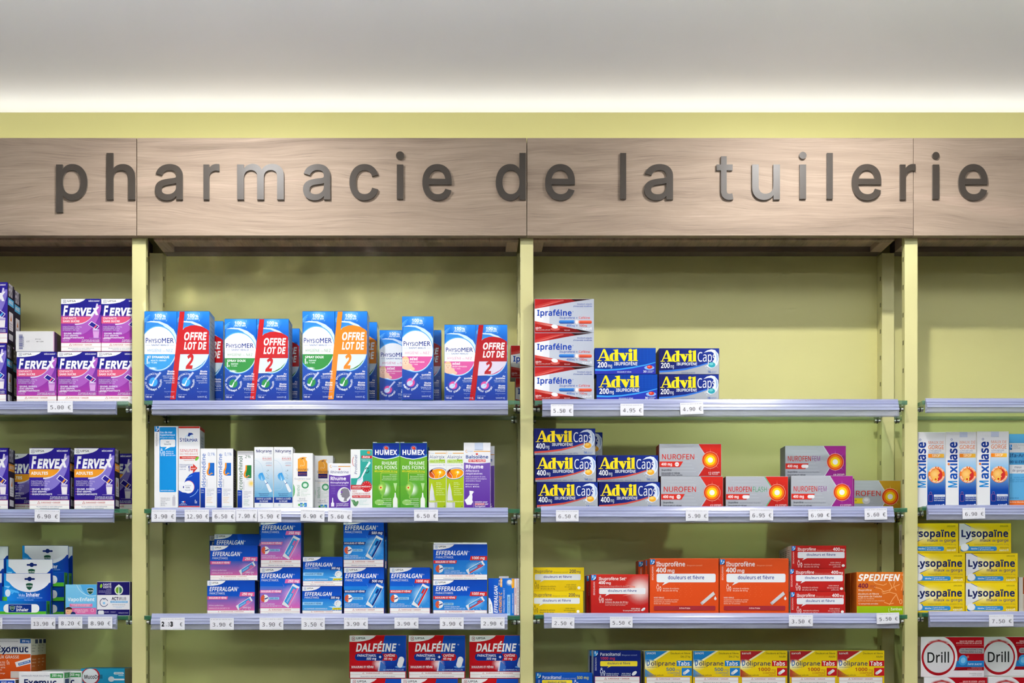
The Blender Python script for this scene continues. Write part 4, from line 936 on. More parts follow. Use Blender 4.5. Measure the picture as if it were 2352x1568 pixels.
f.R(1866, 453, 2335, 600, '#1452b8', '#1a68cc'); f.R(1866, 600, 2335, 738, '#2a86d6', '#5cb0e6'); upsa(f, 1866, 453, 2085, 508); rays(f, 2270, 690, 90, '#a4d6f0', 10, .08)
f.T('EFFERALGAN', 1892, 564, 41, '#eef1f4', w=330, b=.022, sh=.2); f.T('PARACÉTAMOL', 1892, 597, 22, '#e6ecf4', w=178, b=0, sh=.2); f.P([(2198, 568), (2322, 568), (2316, 606), (2186, 606)], '#153a8c'); f.T('500 mg', 2308, 598, 24, '#f0f2f6', w=106, al='r', b=.028, sh=.18)
f.P([(1872, 638), (2112, 638), (2104, 674), (1872, 674)], '#a0d2f0'); f.T('DOULEURS ET FIÈVRE', 1892, 664, 17, '#2a5ca8', w=200, b=.025); f.T('16 COMPRIMÉS ORODISPERSIBLES', 1890, 724, 13, '#e6eef6', w=272, b=.01); f.P([(2170, 690), (2330, 690), (2330, 700), (2240, 712)], '#c6e4f4'); f.E(2285, 655, 42, 38, '#e8eaec', -20); f.O(2285, 655, 24, 7, '#bfc8d2', 120, 300); f.P([(2226, 706), (2330, 706), (2326, 728), (2218, 728)], '#ecdc2c'); f.T('SANS EAU', 2272, 722, 12, '#55602c', w=80, al='c', b=.02)
warn(f, 1868, 737, 2332, 795)
d = D('vitamin_tube', .18707, (1880, 738, 2262, 1195), .05, '#1f6cd0', side='#dfe2e8', top='#e6e4e4', left='#dfe2e8'); f = d.face
f.R(1880, 738, 2262, 1195, '#1758c0', '#2f8ede', 'h'); f.P([(1880, 975), (1900, 985), (1925, 1040), (1936, 1110), (1940, 1195), (1880, 1195)], '#eceef0'); f.T('UPSA', 1914, 1150, 22, '#5c6474', w=96, rot=90, b=0)
f.T('EFFERALGAN', 1992, 1165, 40, '#eef2f6', w=345, rot=90, b=.025, sh=.2); f.T('VITAMINE C', 2046, 1166, 36, '#f0b23c', w=262, rot=90, b=.022, sh=.2); f.T('PARACÉTAMOL / VITAMINE C', 2082, 1160, 20, '#dfeaf4', w=304, rot=90, b=0, sh=.2); f.P([(2004, 830), (2022, 836), (2022, 745), (2004, 738)], '#153a8c'); f.T('500 mg', 2020, 826, 15, '#eef2f6', w=72, rot=90); f.P([(2026, 842), (2050, 846), (2050, 742), (2026, 738)], '#f0b23c'); f.T('200 mg', 2046, 832, 18, '#f8ecd4', w=74, rot=90)
f.R(2112, 940, 2148, 1195, '#a8d4f0'); f.T('DOULEURS ET FIÈVRE', 2140, 1168, 18, '#2a5ca8', w=208, rot=90, b=.02); f.P([(2165, 738), (2196, 738), (2196, 850), (2172, 862), (2160, 820)], '#f0b42c'); f.G(2140, 790, 48, 46, '#eef4f8', '#4ca0e0', 16, 3); f.E(2140, 782, 28, 24, '#e6e8ea'); f.T('COMPRIMÉS EFFERVESCENTS', 2186, 1166, 12, '#dfeaf4', w=244, rot=90)
f.R(2196, 740, 2260, 1190, '#c8404a'); f.R(2199, 743, 2226, 1187, '#ece8e8'); f.R(2230, 743, 2257, 1187, '#ece8e8'); f.T('SURDOSAGE = DANGER', 2219, 1060, 13, '#c2464c', w=206, rot=90, b=.02); f.T('Ne pas prendre un autre médicament', 2250, 1170, 13, '#50505e', w=410, rot=90)
KF = (DIST + .0215) / DIST
d = D('caffeine_tabs', .18707, (120, 88, 820, 617), .055, '#c81424', side='#dfdde2', top='#d9d7dc', left='#d9d7dc'); f = d.face
f.P([(556, 88), (820, 88), (820, 530), (470, 530)], '#1a5fc0', '#123f9c'); f.P([(120, 88), (556, 88), (470, 530), (120, 530)], '#cc1a24', '#b80e22'); f.G(480, 440, 90, 90, '#ecd8dc', '#b83448', 20, 3); f.P([(500, 400), (570, 470), (560, 530), (470, 530)], '#4a7cc4'); f.P([(505, 330), (470, 530), (486, 530), (516, 330)], '#d8dcec')
upsa(f, 120, 88, 450, 168, '#b84a5c')
f.T('DALFÉINE', 196, 284, 90, '#f0eff2', w=514, b=.035, sh=.2); f.O(732, 203, 9, 3, '#dfe6f0')
f.RR(188, 312, 560, 400, 42, '#123f94'); f.RR(500, 312, 708, 400, 42, '#c01c2c'); f.P([(480, 312), (520, 312), (545, 356), (520, 400), (480, 400)], '#123f94'); f.T('+', 500, 374, 40, '#e6eaf4', al='c', b=.04)
f.T('PARACÉTAMOL', 455, 350, 27, '#eef0f6', w=240, al='r', b=.016, sh=.18); f.T('500 mg', 455, 388, 27, '#eef0f6', w=126, al='r', b=.02, sh=.18); f.T('CAFÉINE', 547, 350, 27, '#f4ecee', w=138, b=.016, sh=.18); f.T('65 mg', 547, 388, 27, '#f4ecee', w=106, b=.02, sh=.18)
f.R(120, 458, 430, 504, '#d64454'); f.R(120, 461, 427, 501, '#b81424'); f.T('DOULEURS ET FIÈVRE', 146, 490, 24, '#f2ecee', w=274, b=.025); f.E(745, 476, 66, 16, '#6aa0dc'); f.P(arc(758, 392, 36, 42, 180, 360) + arc(742, 440, 36, 46, 10, 170), '#e2e2e6'); f.T('16 COMPRIMÉS PELLICULÉS', 790, 520, 15, '#ccdcf0', w=258, al='r', b=.01, sh=.15)
f.R(120, 530, 820, 617, '#a81828'); warn(f, 128, 534, 810, 613, 'Ne pas prendre un autre médicament contenant du paracétamol')

KF = (DIST + -.02) / DIST
# ------------------------------------------------------------------ ibuprofen cartons (bay 3)
d = D('ibu_caffeine', .19983, (88, 68, 772, 457), .05, '#bfc5cf', side='#d2d4da', top='#b9bcc4', left='#5a2228'); f = d.face
f.R(88, 68, 772, 457, '#e9eaee', '#b4bac6', 'h'); f.R(260, 68, 772, 457, '#c3c9d4', '#b7bcc8', 'h'); f.P([(88, 190), (210, 200), (180, 260), (185, 310), (150, 335), (88, 320)], '#eef0f2')
f.P([(88, 68), (772, 68), (500, 108), (88, 184)], '#c02c2c', '#7a1418', 'h'); f.P([(500, 68), (772, 68), (560, 98)], '#3a1014'); f.P([(88, 150), (300, 92), (420, 78), (200, 160), (88, 184)], '#cc4a44')
for k in range(3): f.P([(88, 168 + k * 6), (420 - k * 60, 86 + k * 14), (424 - k * 60, 90 + k * 14)], '#e0908c')
f.P([(88, 322), (440, 390), (760, 457), (88, 457)], '#b8261f', '#5c1014', 'h'); f.P([(88, 322), (500, 402), (330, 400), (88, 350)], '#c84a40'); f.P([(560, 412), (772, 457), (640, 457)], '#2c0e12')
for k in range(3): f.P([(100, 330 + k * 10), (300, 372 + k * 6), (300, 378 + k * 6)], '#e09a94')
f.T('Ipraféine', 118, 260, 62, '#1f4fb0', w=402, b=.03); f.O(530, 215, 6, 2, '#1f4fb0'); lines(f, 750, 136, 26, 17, '#4a62b0', [('Douleurs aiguës', 172), ("d'intensité modérée", 216)], al='r', b=.006)
f.T('Ibuprofène', 374, 298, 25, '#3a5cb4', w=180, b=.008); f.T('+', 568, 296, 18, '#3a5cb4', b=.03); f.T('Caféine', 596, 298, 25, '#e2605a', w=132, b=.008)
f.RR(368, 314, 570, 352, 19, '#4f9be0', '#1a50a4'); f.RR(585, 318, 748, 354, 18, '#ec7a5c', '#b83a24'); f.G(572, 334, 40, 30, '#f6eee8', '#a8a4c0', 14, 2); rays(f, 572, 334, 44, '#f2ece8', 10, .1)
f.T('400', 456, 386, 24, '#3a7cc8', w=62, b=.01); f.T('mg', 520, 386, 18, '#3a7cc8', w=34, b=.01); f.T('+', 568, 386, 16, '#3a5cb4', b=.03); f.T('100', 600, 386, 24, '#e2605a', w=60, b=.01); f.T('mg', 662, 386, 18, '#e2605a', w=32, b=.01)
f.E(325, 416, 54, 18, '#cf6a64'); f.E(320, 387, 38, 22, '#e9e9ec', 12); f.E(318, 382, 26, 12, '#f6f6f8', 12); f.T('sanofi', 638, 424, 26, '#eceef2', w=112, b=.012); f.T('Adulte', 100, 410, 18, '#f0dcdc', w=68, b=.02); f.T('12', 102, 430, 18, '#f0dcdc', w=24, b=.03); f.T('comprimés pelliculés', 130, 431, 11, '#e6c4c4', w=140); f.T('Voie orale', 430, 434, 11, '#e6c4c4', w=66)
def advil(f, x, y, w, h, c='#f4dc2c'):
    kx, ky = w / 474, h / 137
    def g(pts): f.P([(x + a * kx, y - b * ky) for a, b in pts], c)
    g([(74, 137), (94, 137), (152, 6), (104, 6)]); g([(74, 137), (84, 116), (27, 6), (16, 6)]); g([(42, 46), (112, 46), (112, 36), (37, 36)]); g([(0, 8), (54, 8), (54, 0), (0, 0)]); g([(88, 8), (168, 8), (168, 0), (88, 0)])
    n = 24
    for k in range(n):
        a0, a1 = 2 * math.pi * k / n, 2 * math.pi * (k + 1) / n
        g([(190 + 44 * math.cos(a0), 44 + 49 * math.sin(a0)), (190 + 44 * math.cos(a1), 44 + 49 * math.sin(a1)), (197 + 12 * math.cos(a1), 44 + 40 * math.sin(a1)), (197 + 12 * math.cos(a0), 44 + 40 * math.sin(a0))])
    g([(205, 0), (254, 0), (254, 8), (246, 8), (246, 135), (190, 128), (190, 120), (205, 120)])
    S = -12
    def h_(pts): g([(a + S, b) for a, b in pts])
    h_([(264, 92), (322, 92), (350, 36), (334, -3), (322, -3)]); h_([(258, 92), (326, 92), (326, 84), (258, 84)]); h_([(354, 90), (370, 90), (332, -3), (322, 4)]); h_([(338, 92), (384, 92), (384, 84), (338, 84)])
    S = -5
    h_([(372, 92), (414, 96), (414, 8), (424, 8), (424, 0), (362, 0), (362, 8), (372, 8), (372, 84), (362, 84), (362, 90)]); h_([(393 + 22 * math.cos(2 * math.pi * k / 18), 119 + 20 * math.sin(2 * math.pi * k / 18)) for k in range(18)])
    S = 0
    h_([(416, 128), (464, 137), (464, 8), (474, 8), (474, 0), (414, 0), (414, 8), (424, 8), (424, 120), (416, 120)])
d = D('ibu_tabs_blue', .19983, (775, 612, 1477, 914), .055, '#103f9c', side='#0d2c70', top='#16489c', left='#0e2f74'); f = d.face
f.R(775, 612, 1477, 914, '#0d3590', '#0f55b4', 'h')
for k in range(12): f.R(980 + k * 40, 612, 982 + k * 40, 840 - k * 8, '#1a62c4')
for k in range(8): f.R(1180, 620 + k * 20, 1477, 622 + k * 20, '#1a62c4')
f.P([(775, 856), (900, 862), (1060, 856), (1220, 836), (1360, 808), (1477, 772), (1477, 914), (775, 914)], '#2a4cb8', '#3a3fae'); f.P([(775, 852), (900, 858), (1060, 850), (1220, 828), (1360, 802), (1477, 772), (1477, 782), (1360, 814), (1220, 844), (1060, 866), (900, 876), (775, 874)], '#4aa4e8')
advil(f, 800, 762, 470, 137); f.T('200', 808, 834, 56, '#eef1f6', w=112, b=.03); f.T('mg', 924, 834, 38, '#e6ecf4', w=52, b=.01); f.T('IBUPROFÈNE', 998, 812, 36, '#e9eef6', w=270, b=.016)
f.E(1402, 840, 58, 24, '#8cb4ec'); f.E(1406, 832, 32, 20, '#d8402c'); f.E(1398, 826, 14, 7, '#f09480'); f.T('DOULEURS ET FIÈVRE', 1032, 896, 14, '#dce6f6', w=164, b=.01); f.T('30', 1332, 894, 22, '#e6ecf6', w=40, b=.02); lines(f, 1380, 882, 14, 9, '#dce6f6', [('COMPRIMÉS', 76), ('ENROBÉS', 60)])
def caps(key, crop, rect, mg, n, swoosh, pill):
    x0, y0, x1, y1 = rect; w, h = x1 - x0, y1 - y0
    d = D(key, crop, rect, .055, '#1f2f86', side='#7a8088', top='#8a9098', left='#1a2660'); f = d.face
    def u(a): return x0 + a * w
    def v(b): return y0 + b * h
    f.R(x0, y0, x1, y1, '#1b1f66', '#24409c', 'h')
    for k in range(14): f.R(u(.04 + k * .06), y0, u(.042 + k * .06), y1, '#2a3f94')
    f.P([(u(0), v(.90)), (u(.2), v(.88)), (u(.45), v(.81)), (u(.65), v(.70)), (u(.8), v(.58)), (u(1), v(.44)), (x1, y1), (x0, y1)], '#9a9da2', '#b4b8be', 'h')
    f.P([(u(0), v(.86)), (u(.2), v(.835)), (u(.45), v(.765)), (u(.65), v(.66)), (u(.8), v(.55)), (u(.82), v(.58)), (u(.66), v(.71)), (u(.45), v(.83)), (u(.2), v(.90)), (u(0), v(.93))], swoosh)
    # milky splash curling round the capsule
    f.P([(u(.745), v(.17)), (u(.80), v(.08)), (u(.87), v(.04)), (u(.93), v(.07)), (u(.985), v(.22)), (u(.995), v(.42)), (u(.97), v(.62)), (u(.91), v(.74)), (u(.86), v(.77)), (u(.80), v(.70)), (u(.78), v(.66)), (u(.86), v(.60)), (u(.90), v(.50)), (u(.925), v(.34)), (u(.905), v(.18)), (u(.87), v(.13)), (u(.82), v(.13))], '#dde5f2')
    f.P([(u(.93), v(.10)), (u(.975), v(.26)), (u(.98), v(.44)), (u(.95), v(.58)), (u(.955), v(.40)), (u(.945), v(.22))], '#a9bcdc'); f.E(u(.80), v(.78), w * .006, w * .006, '#dde5f2'); f.E(u(.77), v(.70), w * .008, w * .006, '#dde5f2')
    f.E(u(.876), v(.635), w * .06, h * .105, pill[0]); f.E(u(.866), v(.60), w * .035, h * .05, pill[1])
    advil(f, u(.025), v(.51), w * .60, h * .43)
    f.T('Caps', u(.635), v(.51), h * .36, '#e3e8f2', w=w * .315, b=.0); f.T(mg, u(.03), v(.75), h * .185, '#eef1f6', w=w * .15, b=.02); f.T('mg', u(.185), v(.75), h * .13, '#e6ecf4', w=w * .065, b=0)
    f.T('IBUPROFÈNE', u(.29), v(.655), h * .105, '#e9eef6', w=w * .345, b=.012); f.T('DOULEURS ET FIÈVRE, MAUX DE TÊTE' if mg == '400' else 'DOULEURS ET FIÈVRE', u(.04) if mg == '400' else u(.37), v(.965), h * .05, '#5470a4', w=w * (.68 if mg == '400' else .23), b=0)
    f.T(n, u(.808), v(.945), h * .085, '#2f68b4', w=w * .052, b=.02); lines(f, u(.868), v(.91), h * .05, h * .035, '#5c84c0', [('CAPSULES', w * .09), ('MOLLES', w * .07)])
    return d
caps('ibu_caps_green', .19983, (1520, 607, 2212, 907), '200', '16', '#3f7cd0', ('#3fa8b4', '#7ccad0'))
KF = DIST / DIST
caps('ibu_caps_amber', .15306, (118, 465, 1035, 866), '400', '14', '#c85a4c', ('#eeb43c', '#f6d47c'))
def target(key, rect, name2, c2, wedge, n1w, n2w, pillw, l1, l2, band='#d83c30', left='#8c2a2a', H=None):
    x0, y0, x1, y1 = rect; w, h = x1 - x0, y1 - y0
    d = D(key, .2551, rect, .05, '#b7bac0', side='#8d8f96', top='#c2c4c8', left=left, H=H); f = d.face
    f.R(x0, y0, x1, y1, '#b9bcc2', '#adb0b8')
    for k in range(9): f.R(x0 + w * (.05 + .05 * (k % 4)), y0 + h * (.05 + .1 * k), x0 + w * (.5 + .03 * (k % 5)), y0 + h * (.065 + .1 * k), '#bcc0c6')
    f.P([(x0 + w * .63, y0), (x1, y0), (x1, y1), (x0 + w * .63, y1), (x0 + w * .80, y0 + h * .5)], wedge[0], wedge[1])
    f.L([(x0 + w * .62, y0), (x0 + w * .79, y0 + h * .5), (x0 + w * .62, y1)], h * .02, wedge[2])
    cx, cy, r = x0 + w * .822, y0 + h * .50, h * .25
    rays(f, cx, cy, r * 1.6, wedge[3], 16, .04, r0=.5)
    f.E(cx, cy, r * 1.04, r * 1.04, '#e8c0a8', n=36); f.E(cx, cy, r, r, '#d8442a', n=36); f.E(cx, cy, r * .84, r * .84, '#ee8a1e', n=36); f.E(cx, cy, r * .60, r * .60, '#f6d820', n=32); f.E(cx, cy, r * .33, r * .33, '#eceae6')
    by = y0 + h * .475
    f.T('NUROFEN', x0 + w * .035, by, h * .155, '#d8402f', w=w * n1w, b=.006)
    if name2: f.T(name2, x0 + w * (.04 + n1w), by, h * .155, c2, w=w * n2w, b=-.008)
    if band == '#d83c30':
        f.P([(x0, y0 + h * .545), (x0 + w * .385, y0 + h * .545), (x0 + w * .33, y0 + h * .715), (x0, y0 + h * .715)], band); f.T('400 mg', x0 + w * .035, y0 + h * .665, h * .075, '#f2eae8', w=w * .175, b=.035)
        if pillw: f.RR(x0 + w * .265, y0 + h * .58, x0 + w * .38, y0 + h * .685, h * .05, '#e9e8ea')
        else: f.E(x0 + w * .285, y0 + h * .63, h * .065, h * .065, '#e9e4e4'); f.L([(x0 + w * .26, y0 + h * .63), (x0 + w * .31, y0 + h * .63)], h * .02, '#d8a49c')
    else:
        f.P([(x0, y0 + h * .545), (x0 + w * .45, y0 + h * .545), (x0 + w * .43, y0 + h * .715), (x0, y0 + h * .715)], '#f0dc3c'); f.T('200 mg / Arôme citron', x0 + w * .02, y0 + h * .64, h * .05, '#5c5530', w=w * .24); f.E(x0 + w * .42, y0 + h * .62, h * .12, h * .11, '#d4d4d6'); f.E(x0 + w * .42, y0 + h * .60, h * .07, h * .05, '#ececee')
    f.T('Ibuprofène', x0 + w * .035, y0 + h * .83, h * .05, '#4a4f58', w=w * .165, b=.012)
    if n2w: f.T("sous forme de lysinate d'ibuprofène", x0 + w * .22, y0 + h * .83, h * .03, '#6a6f78', w=w * .34, b=0)
    f.T(l1, x0 + w * .035, y0 + h * .925, h * .04, '#3c414a', w=w * .3, b=.02); f.T(l2, x0 + w * .035, y0 + h * .98, h * .04, '#3c414a', w=w * .34, b=.01)
    f.T('12', x0 + w * .79, y0 + h * .95, h * .08, '#f2eaea', w=w * .045, b=.01); lines(f, x0 + w * .845, y0 + h * .90, h * .05, h * .035, '#f2e4e4', [('COMPRIMÉS', w * .13), ('PELLICULÉS', w * .10)])
    return d
RED = ('#d8382c', '#c0302a', '#c9ccd2', '#ec8a74')
target('ibu_red', (55, 105, 615, 397), '', '', RED, .54, 0, False, 'DOULEURS ET FIÈVRE', "MIGRAINE chez l'adulte")
target('ibu_flash', (655, 388, 1217, 680), 'FLASH', '#58b47c', ('#d8382c', '#b82a26', '#4cc06c', '#ec8a74'), .385, .24, True, 'DOULEURS ET FIÈVRE', "MIGRAINE chez l'adulte")
target('ibu_purple', (1243, 362, 1800, 660), 'FEM', '#a23c9c', ('#a43690', '#98308a', '#c9ccd2', '#cc7cc0'), .395, .145, True, 'DOULEURS ET FIÈVRE', 'RÈGLES DOULOUREUSES', left='#8a8c94')
target('ibu_gold', (1674, 370, 2230, 672), '', '', ('#c0962c', '#b0882a', '#c9ccd2', '#e4c87c'), .64, 0, True, 'DOULEURS ET FIÈVRE', 'dès 6 ans', band='y', left='#a9abb0')
KF = (DIST + .012) / DIST
d = D('ibu_yellow', .19133, (75, 122, 700, 406), .055, '#e8cc1c', side='#d8ba18', top='#ecd42c', left='#d8ba18', W=.1175); f = d.face
f.R(75, 122, 700, 406, '#ecd220', '#e4c41a'); f.T('Ibuprofène', 92, 186, 36, '#2f3560', w=222, b=.004); f.T('Biogaran conseil', 324, 186, 15, '#8a8444', w=178, b=0); f.T('200', 520, 186, 36, '#2f3560', w=84, b=.02); f.T('mg', 610, 186, 26, '#2f3560', w=50, b=.02)
bubble(f, 96, 202, 657, 274, 'douleurs et fièvre', '#e4e6e8', '#35449a', 26, tip=.14); folk(f, 106, 382, 92, '#8a8034', '#e8cc1c'); lines(f, 166, 358, 27, 16, '#7c7430', [('Adultes & enfants', 190), ('de plus de 20 kg', 178)], b=.01); lines(f, 604, 338, 24, 14, '#7c7430', [('VOIE ORALE', 124), ('20 comprimés', 142), ('pelliculés', 92)], al='r', b=.01); f.RR(618, 350, 655, 384, 16, '#e9e8e0')
d = D('ibu_set', .19133, (770, 205, 1462, 690), .045, '#c8342c', side='#e0dcdc', top='#d8d4d4', left='#b42c2a'); f = d.face
f.R(770, 205, 1462, 690, '#cc3a2e', '#c02c2a'); f.G(1360, 390, 190, 190, '#f2e8e4', '#c8382e', 24, 4); f.P([(1180, 330), (1300, 350), (1300, 370)], '#e89a8c'); f.P([(1150, 465), (1310, 420), (1310, 440)], '#e8a498')
bioblue(f, 772, 212, 834, 278); f.T('BIOGARAN', 818, 456, 19, '#f0e4e2', w=162, rot=90, b=.0); f.T('Ibuprofène Set', 864, 275, 34, '#f2ecea', w=318, b=.016); f.O(1190, 250, 7, 2, '#f2ecea'); f.T('400', 864, 322, 34, '#f2ecea', w=80, b=.03); f.T('mg', 950, 322, 26, '#f2ecea', w=60, b=.02); f.T("sous forme d'ibuprofène DL-lysine", 868, 356, 15, '#e8c0b8', w=344, b=0)
bubble(f, 868, 370, 1425, 442, 'douleurs et fièvre', '#e9e8ea', '#3c4c96', 26, tip=.16); folk(f, 882, 548, 92, '#f0dcd8', '#c8342c')
f.T('Adultes', 942, 518, 20, '#f2e2de', w=82, b=.005); f.T('Enfants de plus de 20 kg :', 942, 548, 18, '#f2e2de', w=280, b=.005); lines(f, 942, 566, 16, 10, '#e6bcb4', [('les comprimés doivent être divisés en deux', 268), ('(voir au dos de la boîte)', 240)]); f.T('VOIE ORALE', 1362, 626, 15, '#f2e2de', w=110, al='r', b=.02); f.T('12 comprimés pelliculés', 1362, 648, 15, '#f2e2de', w=210, al='r', b=.01); f.E(1398, 626, 28, 14, '#e9e8ea', -38); f.E(1404, 632, 18, 8, '#c9c8cc', -38)
d = D('ibu_sachet', .19133, (1478, 15, 2307, 692), .048, '#e4602c', side='#e2dcd8', top='#dc5a28', left='#c04a28'); f = d.face
f.R(1478, 15, 2307, 692, '#e2622e', '#e05a22'); f.R(1478, 15, 2307, 24, '#f07c4c'); bioblue(f, 1480, 28, 1540, 90); f.T('BIOGARAN', 1522, 278, 20, '#f4e2d8', w=166, rot=90, b=0)
f.T('Ibuprofène', 1556, 110, 50, '#f4eeea', w=348, b=.022); f.T('Biogaran conseil', 1922, 108, 15, '#f0b898', w=186, b=0); f.T('400', 1556, 182, 50, '#f4eeea', w=122, b=.035); f.T('mg', 1688, 182, 38, '#f4eeea', w=90, b=.025)
bubble(f, 1560, 200, 2268, 304, 'douleurs et fièvre', '#e6e8ea', '#34459a', 40, tip=.13); folk(f, 1574, 412, 92, '#f6dccc', '#e05a22'); lines(f, 1634, 386, 25, 16, '#f6dccc', [('Adultes & enfants', 194), ('de plus de 40 kg', 180)], b=.006)
for i in range(7):
    for j in range(4): f.E(1770 + j * 66 + (i % 2) * 14, 332 + i * 24, 3.5, 2, '#ee8a5c')
f.T('VOIE ORALE', 1526, 496, 17, '#f6dccc', w=124, b=.014); lines(f, 1526, 520, 23, 15, '#f4cdb6', [('Suspension buvable en sachet', 296), ('édulcorée au maltitol liquide', 282), ('Boîte de 10 sachets', 198)]); f.P([(2082, 550), (2240, 414), (2262, 448), (2106, 576)], '#d4d2d2'); f.P([(2082, 550), (2096, 536), (2122, 562), (2106, 576)], '#bdbabc'); f.P(arc(2264, 500, 15, 16, -20, 200, 10) + [(2264, 470)], '#eceaea'); f.RR(1526, 586, 2266, 640, 12, '#b03c44'); f.T('Arôme Fraise', 1896, 622, 18, '#f0d4d0', w=132, al='c', b=.016)
d = D('ibu_small_red', .19558, (905, 628, 1548, 898), .045, '#c4302c', side='#b02a2a', top='#cc3a32', left='#cfc9c8'); f = d.face
f.R(905, 628, 1548, 898, '#c8332c', '#be2c2a'); bioblue(f, 908, 634, 952, 690); f.T('BIOGARAN', 936, 842, 17, '#ecd0cc', w=138, rot=90, b=0); f.T('Ibuprofène', 976, 688, 34, '#f2ecea', w=216, b=.012); f.T('Biogaran conseil', 1202, 690, 14, '#e09a90', w=176, b=0); f.T('400', 1392, 688, 34, '#f2ecea', w=84, b=.03); f.T('mg', 1480, 688, 25, '#f2ecea', w=50, b=.02)
bubble(f, 977, 702, 1528, 776, 'douleurs et fièvre', '#e4e6ea', '#3c4c96', 27, tip=.13); folk(f, 990, 886, 90, '#f0d8d4', '#c4302c'); lines(f, 1050, 858, 27, 16, '#eccac4', [('Adultes & enfants', 188), ('de plus de 20 kg', 176)], b=.006); lines(f, 1482, 836, 24, 14, '#eccac4', [('VOIE ORALE', 122), ('30 comprimés', 140), ('pelliculés', 90)], al='r', b=.008); f.RR(1494, 848, 1530, 878, 15, '#e9e6e4')
for i in range(9): d.l.R(14, 18 + i * 8, 60, 20.5 + i * 8, '#6c6668')
d = D('ibu_orange', .19558, (1675, 424, 2240, 925), .045, '#dc7c2c', side='#c86a24', top='#cf7a34', left='#c9722c'); f = d.face
f.R(1675, 424, 2240, 830, '#dc8030', '#d67224'); f.R(1675, 824, 2240, 925, '#a8c41c', '#9ab81a')
for p in ([(1840, 500), (1900, 560), (1990, 580), (2030, 560)], [(2080, 500), (2060, 540), (2090, 600), (2060, 650)], [(2190, 500), (2220, 560), (2200, 640)], [(1980, 680), (2060, 660), (2140, 680), (2170, 760)], [(1970, 660), (2050, 640), (2110, 600), (2180, 570)], [(2060, 810), (2100, 740), (2140, 690)], [(2000, 780), (2060, 800), (2110, 790)], [(1880, 600), (1960, 620), (2000, 660)], [(2130, 520), (2110, 580), (2140, 640)]):
    f.L(p, 8, '#ecb078')
f.T('SPEDIFEN', 1690, 524, 70, '#f4f0ea', w=506, b=.04, sh=.25); f.O(2214, 458, 7, 2, '#f4f0ea'); f.T('400', 1692, 608, 48, '#7c1c4c', w=124, b=.03, sh=.06); f.T('mg', 1830, 608, 36, '#8c3444', w=68, b=-.008); f.T('Ibuprofène', 1694, 646, 21, '#f6e6d4', w=160, b=.005); lines(f, 1692, 690, 30, 19, '#f6e6d4', [('douleurs et fièvre', 246), ("migraine de l'adulte", 280)], b=.006); lines(f, 1692, 744, 24, 14, '#f0d4b4', [('légère ou modérée', 190), ('après au moins un avis médical', 312)], b=0); f.T('12 comprimés enrobés', 1692, 804, 16, '#f6e6d4', w=236, b=0); f.O(2194, 772, 16, 5, '#f0d0a4', ry=28)
f.T('Zambon', 2074, 872, 26, '#eef0e0', w=134, b=.02); f.L([(2052, 850), (2052, 888), (2066, 888)], 4, '#dfe4b4')

KF = (DIST + .03) / DIST
# ------------------------------------------------------------------ bottom shelf of bay 3
def para(key, rect, ground, mg, mgc, bub, crop=.20833, H=.081):
    x0, y0, x1, y1 = rect; w = x1 - x0
    d = D(key, crop, rect, .05, ground, side='#1a2448', top=ground, left='#c9ccd4', H=H); f = d.face
    k = w / 520
    bioblue(f, x0 + 4, y0 + 4, x0 + 52 * k, y0 + 60); f.T('BIOGARAN', x0 + 38 * k, y0 + 220, 17, '#d4dcec', w=144, rot=90, b=0)
    if k > 1.1: f.T('Paracétamol', x0 + 72, y0 + 66, 32, '#e9edf4', w=212, b=.012); f.T('Biogaran conseil', x0 + 294, y0 + 66, 14, '#a8b8dc', w=150, b=0)
    return d, f, k
d, f, k = para('para_navy', (735, 178, 1257, 567), '#1c2f86', '1000 mg', '#e05a5c', '')
f.R(735, 178, 1257, 460, '#1c3288', '#182a78'); bioblue(f, 738, 182, 786, 240); f.T('BIOGARAN', 770, 398, 17, '#d4dcec', w=144, rot=90, b=0); f.T('Paracétamol', 808, 234, 32, '#e9edf4', w=228, b=.012); f.T('Biogaran conseil', 1048, 234, 14, '#a8b8dc', w=168, b=0); f.T('1000 mg', 810, 277, 28, '#dc4c50', w=164, b=.016); bubble(f, 810, 294, 1220, 350, 'douleurs et fièvre', '#ecd840', '#2a3a70', 24, tip=.22); folk(f, 824, 456, 90, '#dfe6f2', '#1c2f86'); lines(f, 876, 438, 18, 13, '#dfe6f2', [('Adultes & enfants', 140), ('à partir de 50 kg', 130)], b=.006); lines(f, 1148, 438, 18, 13, '#dfe6f2', [('VOIE ORALE', 102), ('8 comprimés', 106)], al='r', b=.01); f.E(1186, 428, 32, 18, '#e4e6ea', -40); warn(f, 750, 462, 1246, 560, ink='#44444e')
d, f, k = para('para_blue', (98, 428, 724, 692), '#1b62c0', '500 mg', '#ecd840', '', H=.0555)
f.T('500 mg', 684, 495, 30, '#e6dc50', w=132, al='r', b=.016); bubble(f, 168, 506, 500, 560, 'douleurs et fièvre', '#ecd840', '#2a3a70', 22); folk(f, 534, 580, 78, '#dfe6f2', '#1b62c0'); warn(f, 110, 600, 712, 686, ink='#44444e')
